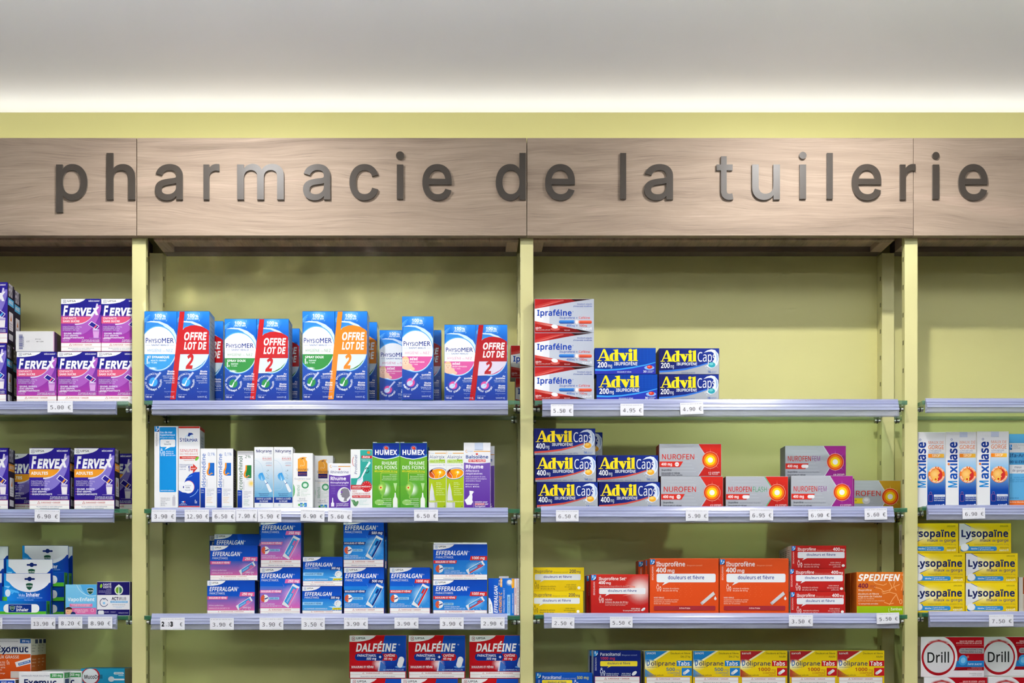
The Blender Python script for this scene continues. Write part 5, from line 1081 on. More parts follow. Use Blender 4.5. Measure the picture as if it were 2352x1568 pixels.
def yellow_tabs(key, acc, dark, corner, mg, who, logo):
    d = D(key, .20833, (1300, 180, 1826, 570), .05, '#e4c81c', side='#c8ae1c', top='#d8be1c', left='#c9c2b4', H=.081, W=.1085); f = d.face
    f.R(1300, 180, 1826, 570, '#ecd01c', '#e6c81c')
    f.P([(1300, 180), (1560, 180), (1480, 230), (1400, 280), (1300, 330)], corner); f.P([(1560, 180), (1590, 180), (1420, 290), (1300, 350), (1300, 325), (1400, 280)], '#efe9c4'); f.G(1330, 340, 120, 70, '#f2efdc', '#ecd43c', 18, 3)
    f.P([(1300, 380), (1360, 420), (1440, 470), (1300, 470)], corner, '#d8b43c', 'h')
    f.T(logo, 1318, 220, 22, '#f0f0ee', w=104, b=.005); lines(f, 1808, 220, 36, 20, '#4c4830', [('Douleurs et fièvre', 222), (who, 110 if 'kg' in who else 74)], al='r', b=.006)
    f.T('D', 1318, 345, 56, '#1f6cb8', w=42, b=.022); f.T('oliprane', 1366, 345, 46, '#22306a', w=276, b=.014); f.R(1654, 290, 1826, 352, acc); f.T('Tabs', 1668, 344, 44, '#f2f2f2', w=134, b=.02); f.T('Paracétamol', 1322, 368, 12, '#55505c', w=118)
    f.T(mg, 1640, 404, 34, dark, w=102 if len(mg) == 3 else 142, al='r', b=.03); f.T('mg', 1698, 404, 22, dark, w=50, al='r', b=.006); f.T('COMPRIMÉ', 1698, 437, 21, dark, w=146, al='r', b=.006); f.T('Pelliculé', 1698, 457, 14, dark, w=78, al='r'); f.T('8 comprimés pelliculés', 1330, 457, 12, '#5c5434', w=180)
    f.RR(1710, 370, 1826, 458, 6, acc); f.P([(1728, 420), (1780, 384), (1800, 398), (1796, 410), (1748, 444), (1728, 440)], '#e4e6e8'); f.E(1740, 428, 14, 18, '#cfd2d8', 40)
    warn(f, 1318, 472, 1806, 556, ink='#44444e'); return d
yellow_tabs('tabs_blue', '#2a86cc', '#5a7c94', '#2a8ccc', '500', 'Dès 27 kg', 'SANOFI'); yellow_tabs('tabs_red', '#c82430', '#b85a2c', '#b83038', '1000', 'Adulte', 'sanofi')

KF = (DIST + .0215) / DIST
# ------------------------------------------------------------------ sore throat syrups, lozenges (bay 4)
d = D('syrup', .14033, (1385, 48, 1902, 1290), .055, '#e3e3e5', side='#d6d6d8', top='#cccccf', left='#dcdad2', name='syrup_box', cat='syrup box'); f = d.face
f.R(1385, 48, 1902, 260, '#d4d4d6', '#dfdfe2'); f.R(1594, 380, 1902, 650, '#d8dce2', '#8fc0e4'); f.R(1594, 650, 1902, 1000, '#8fc0e4', '#1a56ac'); f.R(1594, 1000, 1902, 1290, '#1a56ac', '#0e3a90')
f.T('M', 1566, 966, 142, '#1f8fd0', w=130, rot=90, b=.022); f.T('axi', 1566, 826, 138, '#1b5cb0', w=278, rot=90, b=.03); f.T('l', 1566, 552, 138, '#1a50a8', rot=90, b=.03); f.T('ase', 1566, 510, 142, '#173f94', w=306, rot=90, b=.03); f.E(1430, 576, 18, 18, '#ec8c34'); f.O(1478, 174, 18, 5, '#5470ac'); f.T('R', 1478, 182, 14, '#5470ac', al='c')
f.T('MAUX DE', 1606, 242, 46, '#e07a2c', w=262, b=-.004); f.T('GORGE', 1606, 328, 64, '#e8842c', w=262, b=.006); f.T('ALPHA-AMYLASE', 1610, 366, 20, '#5868a4', w=212, b=0); f.T('200 U.CEIP/ml', 1610, 394, 18, '#5868a4', w=174, b=0); f.R(1608, 404, 1868, 468, '#ec8a24', '#f0c44c', 'h'); f.T('SIROP', 1672, 454, 40, '#f8f0dc', w=132, b=.006)
f.E(1744, 750, 138, 136, '#ec8634', n=40); f.E(1740, 750, 102, 100, '#f0b45c', n=36); f.G(1715, 740, 90, 88, '#f6d088', '#f0ac50', 18, 2)
f.P([(1742, 654)] + arc(1740, 750, 102, 100, -88, 75, 14) + [(1756, 846), (1752, 816), (1790, 780), (1770, 770), (1776, 740), (1806, 715), (1786, 696), (1780, 670)], '#d03c3c'); f.E(1730, 822, 36, 34, '#f4d060'); f.E(1730, 822, 18, 17, '#d8502c'); around(f, 'ENZYME À VISÉE', 1744, 750, 112, 22, '#f8ecd8', 205, 335); around(f, 'ANTI-INFLAMMATOIRE', 1744, 750, 128, 22, '#f8ecd8', 170, 10, True)
f.RR(1614, 1068, 1682, 1186, 16, '#b07a9c'); f.RR(1618, 1072, 1678, 1182, 14, '#123c94'); f.RR(1632, 1028, 1664, 1062, 8, '#b07a9c'); f.RR(1636, 1032, 1660, 1062, 6, '#123c94'); f.RR(1702, 1072, 1882, 1108, 6, '#e6eaf2'); f.T('À PARTIR DE 6 MOIS', 1792, 1097, 14, '#3a4c84', w=158, al='c'); f.T('FLACON de 200 ml', 1702, 1142, 22, '#e0e8f4', w=172, b=.01); f.T('Goût mandarine', 1702, 1176, 21, '#e0e8f4', w=168, b=.01); f.T('sanofi', 1718, 1264, 34, '#eef2f8', w=156, b=.02)
d.l.T('Maxilase', 12, 40, 9, '#9cc4cc', w=80); d.l.R(10, 50, 70, 62, '#e8a86c'); d.l.R(16, 53, 60, 55, '#f2dcc4'); lines(d.l, 14, 72, 5, 2.4, '#8a9098', [('sirop', 30), ('flacon', 34), ('200 ml', 30)]); d.l.R(56, 66, 60, 98, '#a8ccd0')
d = D('syrup_wide', .14033, (1905, 110, 2760, 1330), .06, '#63acd8', side='#d6d6d8', top='#84bce0', left='#cfd4d8', name='syrup_box', cat='syrup box'); f = d.face
f.R(1905, 110, 2760, 240, '#6cb8e4', '#64b0de'); f.R(1905, 260, 2760, 415, '#d6d6d8'); f.R(1905, 415, 2760, 615, '#5aa6d4'); f.R(1905, 615, 2760, 760, '#dcdee2'); f.R(1905, 760, 2760, 1200, '#6cb2dc'); f.R(1905, 1200, 2760, 1330, '#e87c34')
f.T('Alfa-Amylase', 1860, 490, 56, '#1f3c74', w=560, b=.004); f.T('Biogaran conseil', 1905, 526, 18, '#8cc4e4', w=210, b=0); f.T('200 U.CEIP/ml', 1870, 588, 38, '#1f3c74', w=420, b=.02); bioblue(f, 1910, 286, 1950, 370); lines(f, 1970, 300, 26, 16, '#9aa0a8', [('SANS ALCOOL', 190), ('SIROP', 80), ('ARÔME', 120)]); f.T('maux', 1990, 672, 36, '#3c4a74', w=118, b=.004); f.T('de gorge', 1956, 728, 38, '#3c4a74', w=192, b=.004)
lines(f, 1976, 836, 32, 22, '#3f86b4', [('Adultes, enfants', 230), ('& nourrissons', 200), ('à partir de 6 mois', 240)], b=0); folk(f, 1934, 908, 90, '#4f98c4', '#6cb2dc'); f.T('Flacon de 200 ml', 1880, 1172, 20, '#2f6c9c', w=180); f.T('Arôme Mandarine', 1912, 1240, 24, '#f4dccc', w=300, b=.006)
d = D('throat_lozenge', .17218, (888, 62, 1583, 458), .052, '#e4ca1c', side='#d2b81c', top='#ecd42c', left='#c4bfae'); f = d.face
f.R(888, 62, 1583, 458, '#ecd424', '#e6c81c'); f.G(1130, 220, 220, 140, '#f2ecc4', '#ead028', 24, 4)
f.P([(888, 62), (960, 62), (1130, 150), (1130, 260), (980, 330), (888, 370)], '#d9dbe0', '#e4e5ea', 'h'); f.L([(960, 68), (1128, 156)], 7, '#4c5a80'); f.L([(980, 328), (1124, 262)], 7, '#4c5a80'); f.P([(1040, 110), (1140, 152), (1140, 258), (1060, 290)], '#ece4b4')
f.T('Lysopaïne', 912, 240, 86, '#23306a', w=638, b=.035); f.O(1550, 152, 6, 2, '#23306a'); f.T('maux', 1164, 306, 36, '#3a4680', w=146, b=.014); f.T('de', 1328, 306, 26, '#3a4680', w=48, b=.012); f.T('gorge', 1390, 306, 36, '#3a4680', w=160, b=.014); f.T('Cétylpyridinium 1,5 mg, Lysozyme 20 mg', 1550, 352, 18, '#7c7850', w=462, al='r', b=-.006); f.T('SANS SUCRE', 1432, 103, 13, '#55502c', w=110, b=.01); f.R(1430, 106, 1542, 108, '#8a8030')
f.P([(960, 360), (1010, 340), (1030, 372), (1000, 432), (930, 440), (900, 420)], '#2f86c0'); f.RR(990, 370, 1390, 430, 24, '#3f96d0'); f.E(962, 386, 54, 48, '#c2ccd8'); f.E(960, 380, 52, 46, '#e6e8ec'); f.T('Menthe', 1046, 410, 20, '#e6f0f6', w=88, b=.012, sh=.1); f.R(1143, 380, 1147, 422, '#bcdcee'); f.T('À partir de 6 ans', 1160, 396, 15, '#e6f0f6', w=148, b=.004); f.T('36 comprimés à sucer', 1160, 420, 15, '#e6f0f6', w=190, b=.012); f.T('Médicament', 1550, 394, 15, '#6c6430', w=118, al='r', b=.008); f.T('sanofi', 1550, 432, 27, '#f2eed4', w=126, al='r', b=.02)
for i in range(3): d.l.R(20 + i * 22, 20, 28 + i * 22, 70, '#8a8272')
d.l.R(86, 60, 100, 100, '#d8bc24'); d.l.R(88, 0, 100, 60, '#5a6ca0')
d = D('lozenge_ring', .1284, (505, 250, 1640, 968), .048, '#e2e0e2', side='#cfcdd0', top='#dcdadc', left='#cdc7c2'); f = d.face
f.R(505, 250, 1640, 968, '#e4e3e5', '#e8e0e4')
f.P([(885, 250), (1640, 250), (1640, 850), (1085, 850)] + arc(830, 620, 330, 380, 40, -72, 16), '#bc1024', '#a80c22'); f.P([(1090, 850), (1640, 850), (1640, 968), (1010, 968)], '#e8e2e6')
f.P([(1148, 680), (1640, 676), (1640, 790), (1122, 790)], '#2f86c4'); f.E(818, 620, 300, 322, '#b81c2a', n=48); f.G(818, 360, 200, 60, '#d88a88', '#bc2c34', 16, 2); f.E(822, 616, 268, 276, '#dcdadd', n=48)
f.T('Drill', 606, 708, 178, '#1b1a1c', w=422, b=.012); lines(f, 1598, 342, 36, 26, '#ecc8c8', [('MAUX DE GORGE - APHTES', 398), ('PETITES PLAIES DE LA BOUCHE', 462)], al='r', b=.02); f.R(1140, 402, 1640, 407, '#d06a70')
f.RR(1188, 450, 1660, 550, 48, '#b4aeb2'); f.T('CHLORHEXIDINE 3 mg', 1600, 490, 27, '#3a3438', w=384, al='r', b=.014); f.T('TÉTRACAÏNE 0,2 mg', 1600, 534, 27, '#3a3438', w=386, al='r', b=.014); f.E(1258, 668, 78, 92, '#4aa4dc', 12); f.E(1262, 670, 44, 54, '#86c4ea', 12); rays(f, 1345, 608, 34, '#f2dcd0', 8, .1); f.T('Sans sucre', 1598, 752, 36, '#d8e8f4', w=260, al='r', b=.012, sh=.2)
f.T('Pastille édulcorée', 1598, 812, 18, '#d89ca0', w=190, al='r', b=0); f.T('à l’isomalt et au maltitol', 1598, 836, 18, '#d89ca0', w=260, al='r', b=0); lines(f, 1598, 912, 28, 18, '#6a6474', [('24 pastilles à sucer', 230), ('à partir de 6 ans', 180)], al='r', b=0); f.R(1086, 250, 1092, 266, '#3a0c14'); f.R(1520, 250, 1526, 266, '#3a0c14')
for i in range(4): d.l.R(14 + i * 20, 22, 22 + i * 20, 60, '#8d8478')
d = D('plain_sliver', .17218, (1680, 820, 2000, 1300), .05, '#d8d3c6', side='#cfc9bd', top='#c9c3b6', left='#a8a094'); f = d.face
f.R(1680, 820, 1735, 1300, '#dcd8d0'); f.R(1735, 820, 1760, 1050, '#b85a34'); f.R(1746, 850, 2000, 1000, '#3c5a30'); f.R(1735, 1060, 2000, 1300, '#c9b4a8')
# ================================================================== the room and the shelving
XL, XR, YB = -3.4, 3.6, -5.6
def struct(name, mat, *box, **kw):
    m = MB(); m.box(*box); return tag(m.build(name, mat), kind='structure', **kw)
struct('wall_back', M['lime'], XL, XR, WALL, WALL + .1, 0, CEIL)
struct('ceiling', M['white'], XL, XR, YB, WALL + .1, CEIL, CEIL + .1)
struct('floor', M['floor'], XL, XR, YB, WALL + .1, -.1, 0)
struct('wall_left', M['shopwall'], XL - .1, XL, YB, WALL + .1, 0, CEIL)
struct('wall_right', M['shopwall'], XR, XR + .1, YB, WALL + .1, 0, CEIL)
struct('wall_front', M['shopwall'], XL, XR, YB - .1, YB, 0, CEIL)

BAYN = ['far left', 'nose spray', 'ibuprofen', 'far right']
# ---- ceiling lamps
for i, (sx, sw) in enumerate(SPOTS):
    t = link('ceiling_spot', None, None, (sx, SPOT_Y, CEIL))
    tag(t, 'round recessed ceiling spot over the ' + ['far left bay', 'nose spray bay', 'ibuprofen bay', 'far right bay'][i], 'ceiling light', 'recessed spots over the aisle')
    m = MB(); m.ring((0, 0, -.003), .046, .006, 'z', 32); m.build('trim_ring', M['lampwhite'], t, smooth=True)
    m = MB(); m.cyl((0, 0, -.003), .038, .004, 'z', 32); m.build('lens', M['glow'], t)
for i, (py_, pw) in enumerate(FILL_LAMPS):  # bodies of the added uplights, hung above the view
    t = link('fill_lamp', None, None, (0.1, py_, 2.4))
    tag(t, 'long white uplight added out of view to brighten the ceiling, ' + ('close to the aisle' if i == 0 else 'far from the shelves'), 'pendant lamp')
    m = MB(); m.box(-2.52, 2.52, -.035, .035, -.02, .010, .004); m.build('housing', M['lampwhite'], t)
    m = MB(); m.box(-2.5, 2.5, -.025, .025, .0102, .012); m.build('diffuser', M['glow_soft'], t)
    m = MB()
    for s_ in (-2, 2): m.cyl((s_, 0, (CEIL - 2.4 + .01) / 2), .0015, CEIL - 2.4 - .01, 'z', 8)
    m.build('wire', M['steel'], t)

# ---- cabinet top with the light strip
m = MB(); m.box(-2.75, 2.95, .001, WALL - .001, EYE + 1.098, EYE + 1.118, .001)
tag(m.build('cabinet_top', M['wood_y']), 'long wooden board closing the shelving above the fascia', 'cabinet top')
t = link('light_strip', None, None, (0.1, .186, EYE + 1.118)); tag(t, 'slim white strip light lying on top of the shelving', 'strip light')
m = MB(); m.box(-2.8, 2.8, -.012, .012, 0, .048, .002); m.build('housing', M['lampwhite'], t)
m = MB(); m.box(-2.79, 2.79, -.006, .006, .048, .050); m.build('diffuser', M['glow_soft'], t)

# ---- posts with their pegs
POST = [(-592, -560), (303, 335), (1195, 1225), (2078, 2108), (2972, 3004)]
ROWPY = [[921, 919, 919, 919], [1168, 1168, 1166, 1162], [1413, 1413, 1411, 1406], [1660, 1660, 1660, 1650]]
GF, GB, GT = -.025, .197, .010
def shelf_z(row, bay): return Z(ROWPY[row][bay], GF)
POSTN = ['at the far left end', 'between the far left and nose spray bays', 'between the nose spray and ibuprofen bays', 'between the ibuprofen and far right bays', 'at the far right end']
for i, (a, b) in enumerate(POST):
    for back in (0, 1):
        xa, xb = X(a), X(b)
        y0, y1 = (.165, WALL - .0005) if back else (0, .02)
        m = MB(); m.box(xa, xb, y0, y1, 0, EYE + .912, .0012)
        p = m.build('shelf_post', M['lime_metal'])
        tag(p, ('lime green rear post against the wall ' if back else 'lime green front post ') + POSTN[i], 'shelf post', 'lime rear posts' if back else 'lime front posts')
        for side in (-1, 1):
            bay = i - 1 if side < 0 else i
            if bay < 0 or bay > 3: continue
            xs = xa if side < 0 else xb
            yc = .176 if back else .010
            for row in range(4):
                z = shelf_z(row, bay) - GT - .0052
                m = MB(); m.cyl((side * .0065, 0, 0), .0048, .0131, 'x', 18); m.cyl((side * .0135, 0, 0), .0058, .003, 'x', 18)
                g = m.build('shelf_peg', M['steel'], p, (xs, yc, z), smooth=False)
                m = MB(); m.ring((side * .008, 0, 0), .0048, .0016, 'x', 18, 8); m.build('rubber_ring', M['rubber'], g, smooth=True)
            # punched slots along the inner side of the post
            slot = None
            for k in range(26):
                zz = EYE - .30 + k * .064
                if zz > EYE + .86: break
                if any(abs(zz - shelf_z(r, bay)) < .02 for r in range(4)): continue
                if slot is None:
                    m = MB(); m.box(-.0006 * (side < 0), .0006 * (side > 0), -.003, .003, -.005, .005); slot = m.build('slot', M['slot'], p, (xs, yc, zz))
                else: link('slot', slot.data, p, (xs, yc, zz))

# ---- glass shelves and clear price rails
RAIL = {(0, 0): (-540, 265, 919, 950), (0, 1): (348, 1167, 917, 951), (0, 2): (1246, 2066, 914, 955), (0, 3): (2130, 2940, 912, 946),
        (1, 0): (-540, 259, 1168, 1199), (1, 1): (346, 1167, 1164, 1199), (1, 2): (1243, 2055, 1161, 1199), (1, 3): (2133, 2940, 1158, 1193),
        (2, 0): (-540, 266, 1410, 1445), (2, 1): (346, 1166, 1408, 1446), (2, 2): (1250, 2066, 1407, 1443), (2, 3): (2137, 2940, 1403, 1440),
        (3, 0): (-540, 262, 1656, 1690), (3, 1): (346, 1166, 1656, 1690), (3, 2): (1250, 2066, 1656, 1690), (3, 3): (2137, 2940, 1646, 1680)}
ROWN = ['top', 'second', 'third', 'bottom']
RF = -.040
for row in range(4):
    for bay in range(4):
        za = shelf_z(row, bay)
        xa, xb = X(POST[bay][1]) + .002, X(POST[bay + 1][0]) - .002
        # the pane spans between the posts and stands a little forward of them
        m = MB(); m.box(xa, xb, GF, GB, za - GT, za, .0012, 2)
        g = m.build('glass_shelf', [M['glass'], M['glass_edge']])
        for f in g.data.polygons:
            if abs(f.normal.z) < .9: f.material_index = 1
        tag(g, f'{ROWN[row]} clear glass shelf with dark green edge in the {BAYN[bay]} bay', 'glass shelf', 'glass shelves')
        x0, x1, t0, t1 = RAIL[(row, bay)]
        s = (DIST + RF) / DIST
        zt, zb = Z(t0, RF), Z(t1, RF); h = zt - zb
        prof = [(0.0, -.0272), (.03, -.0290), (.10, -.0302), (.20, -.0322), (.29, -.0342), (.30, -.0332), (.33, -.0336), (.34, -.0352), (.42, -.0366), (.48, -.0376), (.49, -.0366), (.52, -.0368), (.53, -.0384), (.60, -.0394), (.66, -.0400),
                (.67, -.0384), (.72, -.0380), (.82, -.0380), (.90, -.0384), (.92, -.0402), (.97, -.0404), (1.0, -.0398)]
        pts = [(y, zt - h * t) for t, y in prof] + [(-.0256, zb), (-.0256, zt)]
        m = MB(); m.prism(pts, X(x0, RF), X(x1, RF))
        r = m.build('price_rail', [M['rail'], M['rail_low']])
        for f in r.data.polygons:
            if f.center.z < zb + h * .33 and abs(f.normal.x) < .5: f.material_index = 1
        tag(r, f'clear ribbed plastic price rail along the {ROWN[row]} shelf of the {BAYN[bay]} bay', 'price rail', 'clear price rails')

# ---- wooden fascia with the raised lettering
def solid_letter(ch, x0, x1, base, k, depth, parent):
    AH = max(v[1] for v in glyph('h', 'J', .007)[0])
    if ch == 'i':                                  # an upright bar under a round dot
        hw = .0073 / (x1 - x0); mid = .5; r_ = (x1 - x0) / 2; XH = max(v[1] for v in glyph('x', 'J', .007)[0])
        bar = [(mid - hw, 0), (mid + hw, 0), (mid + hw, XH), (mid - hw, XH)]
        cz = .0990 / k
        dot = [(.5 + .5 * math.cos(2 * math.pi * i / 32), cz + r_ / k * math.sin(2 * math.pi * i / 32)) for i in range(32)]
        V = bar + dot; T_ = [(0, 1, 2), (0, 2, 3)] + [(4, 4 + i, 5 + i) for i in range(1, 31)]
        cs = [bar, dot]
    elif ch == 'l':                                  # a plain upright bar
        V, T_ = [(0, 0), (1, 0), (1, AH), (0, AH)], [(0, 1, 2), (0, 2, 3)]
        cs = [V]
    else:
        V, T_ = glyph(ch, 'J', .007)
        cs = _splines(ch, 'J'); big = max(cs, key=lambda p: abs(_area(p))); sg = 1 if _area(big) > 0 else -1
        cs = [_grow(c, .007, sg) for c in cs]
    ux0, ux1 = min(v[0] for v in V), max(v[0] for v in V)
    fx = (x1 - x0) / (ux1 - ux0)
    bm = bmesh.new()
    def P_(v, y): return (x0 + (v[0] - ux0) * fx, y, base + v[1] * k)
    fr = [bm.verts.new(P_(v, -depth)) for v in V]
    for t in T_:
        try: f = bm.faces.new([fr[i] for i in t])
        except ValueError: continue
        f.normal_update()
        if f.normal.y > 0: f.normal_flip()
    for c in cs:
        a = [bm.verts.new(P_(v, -depth)) for v in c]; b = [bm.verts.new(P_(v, 0)) for v in c]
        for i in range(len(c)):
            f = bm.faces.new((a[i - 1], a[i], b[i], b[i - 1])); f.material_index = 1
    me = bpy.data.meshes.new('letter'); bm.to_mesh(me); bm.free()
    me.materials.append(M['letter']); me.materials.append(M['letter_edge'])
    o = link('letter', me, parent)
    o['label'] = 'raised dark brown acrylic letter'
FASC = [(-590, 313.2), (314.8, 1209.3), (1210.7, 2097.5), (2098.5, 2990)]
FNAME = ['wooden fascia panel above the far left bay with two raised letters', 'wooden fascia panel above the nose spray bay with eight raised letters',
         'wooden fascia panel above the ibuprofen bay with nine raised letters', 'wooden fascia panel above the far right bay with the last two letters']
HF = -.02
panels = []
for (a, b), lab in zip(FASC, FNAME):
    m = MB(); m.box(X(a, HF), X(b, HF), HF, -.0005, Z(541, HF), Z(316.5, HF), .0008)
    p = m.build('fascia_panel', M['wood']); tag(p, lab, 'fascia panel', 'wooden fascia panels'); panels.append(p)
LET = [('p', 128.8, 200.3, 0), ('h', 244.5, 310, 0), ('a', 356, 419.5, 1), ('r', 467, 503.5, 1), ('m', 544.5, 652, 1), ('a', 696, 758.5, 1), ('c', 802.5, 868.5, 1), ('i', 909.5, 928, 1), ('e', 970, 1037.5, 1), ('d', 1139, 1207.8, 1),
       ('e', 1252.5, 1320.5, 2), ('l', 1424.8, 1438.3, 2), ('a', 1480, 1546, 2), ('t', 1646, 1684.5, 2), ('u', 1727.5, 1791.5, 2), ('i', 1836, 1852.5, 2), ('l', 1899.3, 1913, 2), ('e', 1957, 2024.5, 2), ('r', 2067.5, 2103, 2), ('i', 2142, 2158, 3), ('e', 2202, 2268.5, 3)]
LF = HF - .006
kx_ = 79 / 1000 * (DIST + LF) / DIST / max(v[1] for v in glyph('x', 'J', .007)[0])
for ch, a, b, pi in LET:
    o = solid_letter(ch, X(a, LF), X(b, LF), Z(456.5, LF), kx_, .006, panels[pi])
for p in panels:
    for c in p.children: c.location.y = HF
# ---- soffit frames under the fascia
for bay in range(4):
    xa, xb = X(POST[bay][1]) + .001, X(POST[bay + 1][0]) - .001
    t = link('soffit_frame', None, None, ((xa + xb) / 2, .1, EYE + .914)); tag(t, f'dark wooden frame and board closing the {BAYN[bay]} bay under the fascia', 'soffit panel', 'wooden soffits')
    w = (xb - xa) / 2; z0 = 0
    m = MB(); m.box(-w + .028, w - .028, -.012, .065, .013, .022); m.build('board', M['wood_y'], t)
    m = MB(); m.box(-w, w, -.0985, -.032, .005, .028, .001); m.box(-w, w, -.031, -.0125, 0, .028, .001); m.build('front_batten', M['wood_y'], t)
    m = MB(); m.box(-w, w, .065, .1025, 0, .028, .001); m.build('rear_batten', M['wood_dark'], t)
    for s_ in (-1, 1):
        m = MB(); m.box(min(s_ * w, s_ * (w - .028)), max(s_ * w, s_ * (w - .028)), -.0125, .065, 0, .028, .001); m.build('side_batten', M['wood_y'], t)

# ---- price tags in the rails
TAGS = [(0, 109, 920, 167, 947, '5.00 €', 'under the pink flu sachet cartons of the far left bay', 0), (0, 1265, 928, 1317, 955, '5.50 €', 'under the three stacked grey and red cartons', 0),
        (0, 1425, 927, 1478, 954, '4.95 €', 'under the two stacked bright blue cartons', 0), (0, 1563, 924, 1616, 951, '4.90 €', 'tilted, under the navy and grey capsule cartons of the top shelf', -2.5),
        (1, 79, 1170, 137, 1198, '6.90 €', 'under the violet flu sachet cartons for adults', 1), (1, 348, 1170, 404, 1198, '3.90 €', 'under the tall white and sky blue sea water carton', 0), (1, 424, 1170, 480, 1198, '12.90 €', 'under the wave printed sinusitis carton', 0),
        (1, 487, 1170, 541, 1198, '6.50 €', 'under the two slim cartons with blue vertical lettering', 0), (1, 542, 1169, 591, 1197, '7.90 €', 'half covered, under the slim carton with green vertical lettering', 0), (1, 592, 1170, 646, 1198, '5.90 €', 'under the twin cartons with a pale blue profile', 0),
        (1, 690, 1170, 745, 1197, '6.90 €', 'under the menthol spray cartons', 2), (1, 753, 1171, 808, 1198, '5.60 €', 'under the small violet cold spray carton', 2), (1, 951, 1170, 1006, 1196, '6.50 €', 'under the lime allergy spray cartons', 0),
        (1, 1277, 1171, 1329, 1197, '6.50 €', 'under the navy 400 mg capsule cartons', 0), (1, 1575, 1170, 1627, 1196, '5.90 €', 'under the grey and red target cartons', 0), (1, 1722, 1168, 1776, 1195, '6.95 €', 'under the grey target carton with a green stripe', 0),
        (1, 1857, 1169, 1909, 1194, '6.90 €', 'under the grey target cartons with a purple end', -1.5), (1, 1986, 1167, 2038, 1193, '5.60 €', 'under the grey target carton with a gold end', -1.5), (1, 2211, 1166, 2263, 1191, '6.90 €', 'under the throat syrup cartons', -1.5),
        (2, -16, 1418, 5, 1444, '€', 'cut by the picture edge, under the blue inhaler cards', 0), (2, 71, 1417, 127, 1444, '13.90 €', 'beside the pack of inhaler cards, before the pale blue rub carton', 0), (2, 134, 1416, 189, 1443, '8.20 €', 'under the pale blue and pink rub carton', 0), (2, 202, 1416, 258, 1443, '8.90 €', 'under the white and navy balm carton', 0),
        (2, 368, 1418, 424, 1446, '2.33 €', 'corrected by hand, under the empty end of the paracetamol shelf', 0), (2, 482, 1419, 537, 1446, '3.90 €', 'under the wide pink 250 mg paracetamol cartons', 0), (2, 596, 1418, 651, 1446, '3.90 €', 'under the tall pink 250 mg paracetamol cartons', 0),
        (2, 692, 1418, 746, 1446, '3.50 €', 'under the small blue paracetamol tablet cartons', 0), (2, 790, 1418, 845, 1444, '3.90 €', 'under the tall blue 500 mg paracetamol cartons', 0), (2, 906, 1418, 961, 1443, '3.90 €', 'under the single tall 1000 mg paracetamol carton', 0),
        (2, 1010, 1417, 1065, 1444, '3.90 €', 'under the wide 1000 mg paracetamol cartons', 0), (2, 1104, 1417, 1159, 1443, '2.90 €', 'under the carton turned on its side beside the middle post', 0),
        (2, 1267, 1417, 1319, 1442, '2.50 €', 'under the yellow ibuprofen cartons', 1.5), (2, 1401, 1416, 1453, 1441, '5.50 €', 'under the low red ibuprofen carton with a white glow', 0), (2, 1812, 1412, 1867, 1438, '3.50 €', 'under the stack of small red ibuprofen cartons', 0),
        (2, 2014, 1407, 2066, 1432, '5.50 €', 'under the orange and lime carton', -2), (2, 2272, 1411, 2328, 1438, '7.50 €', 'under the yellow throat lozenge cartons', -1)]
TY = -.0418
for row, x0, y0, x1, y1, txt, where, tilt in TAGS:
    w, h = (x1 - x0) / 1000 * (DIST + TY) / DIST, (y1 - y0) / 1000 * (DIST + TY) / DIST
    f = Face((0, 0, 100, 50), w, h, .0002)
    rnd = random.Random(x0)                       # the faint small print is too small to read
    xx = 4
    while xx < 92:
        l = rnd.choice((2.4, 2.4, 4.8)); f.R(xx, 4.6, xx + l, 7.6, '#c4c4cc'); xx += l + rnd.choice((1.2, 1.2, 3.4))
    for k in range(8): f.R(52 + k * 4.6, 44.5, 55 + k * 4.6, 46.8, '#c9c9d2')
    hand = txt.startswith('2.33')
    if hand:
        f.T('2', 6, 35, 17, '#26262c', w=12, b=.05, f='M'); f.T('.3', 20, 35, 15, '#4c4c54', w=20, b=.0, f='M'); f.T('3', 42, 35, 17, '#26262c', w=12, b=.06, f='M'); f.T('€', 80, 35, 15, '#4c4c54', w=12, f='M', b=0)
    elif txt == '€': f.T('€', 72, 36, 15, '#4c4c54', w=16, f='M', b=0)
    else: f.T(txt, 10 if len(txt) < 7 else 8, 36, 16, '#4c4c54', w=84 if len(txt) < 7 else 90, b=.0, f='M')
    f.R(3, 46, 46, 46.6, '#c9c9d0')
    me = carton('price_tag', w, .0006, h, '#e6e6ec', side='#e4e3e8', prints=[('f', f)], mat='paper', bev=.0001)
    o = link('price_tag', me, None, ((X(x0, TY) + X(x1, TY)) / 2, TY, Z(y1, TY)))
    o.rotation_euler = (0, math.radians(tilt), 0)
    tag(o, 'white paper price tag ' + where, 'price tag', 'price tags in the shelf rails')

# ================================================================== the goods
def top_of(o): return o['_z']
ROWY = [-.02, .0, .012, .03]
def put(key, px, row, bay, label, group=None, Y=None, on=None, rot=0.0, right=None, name=None, zoff=0.0, cat=None):
    """stands a carton on its shelf (or on another carton); px: its left edge in the picture"""
    d = DES[key]
    if Y is None: Y = ROWY[row]
    z = on if on is not None else shelf_z(row, bay)
    xc = X(px, Y) + d.W / 2 if right is None else X(right, Y) - d.W / 2
    o = link(name or d.name, mesh_of(key), None, (xc, Y, z + .0002 + zoff), math.radians(rot))
    tag(o, label, cat or d.cat, group)
    return z + .0002 + zoff + d.H
B1 = .0215          # cartons of the outer bays reach behind the posts, so they stand just behind them
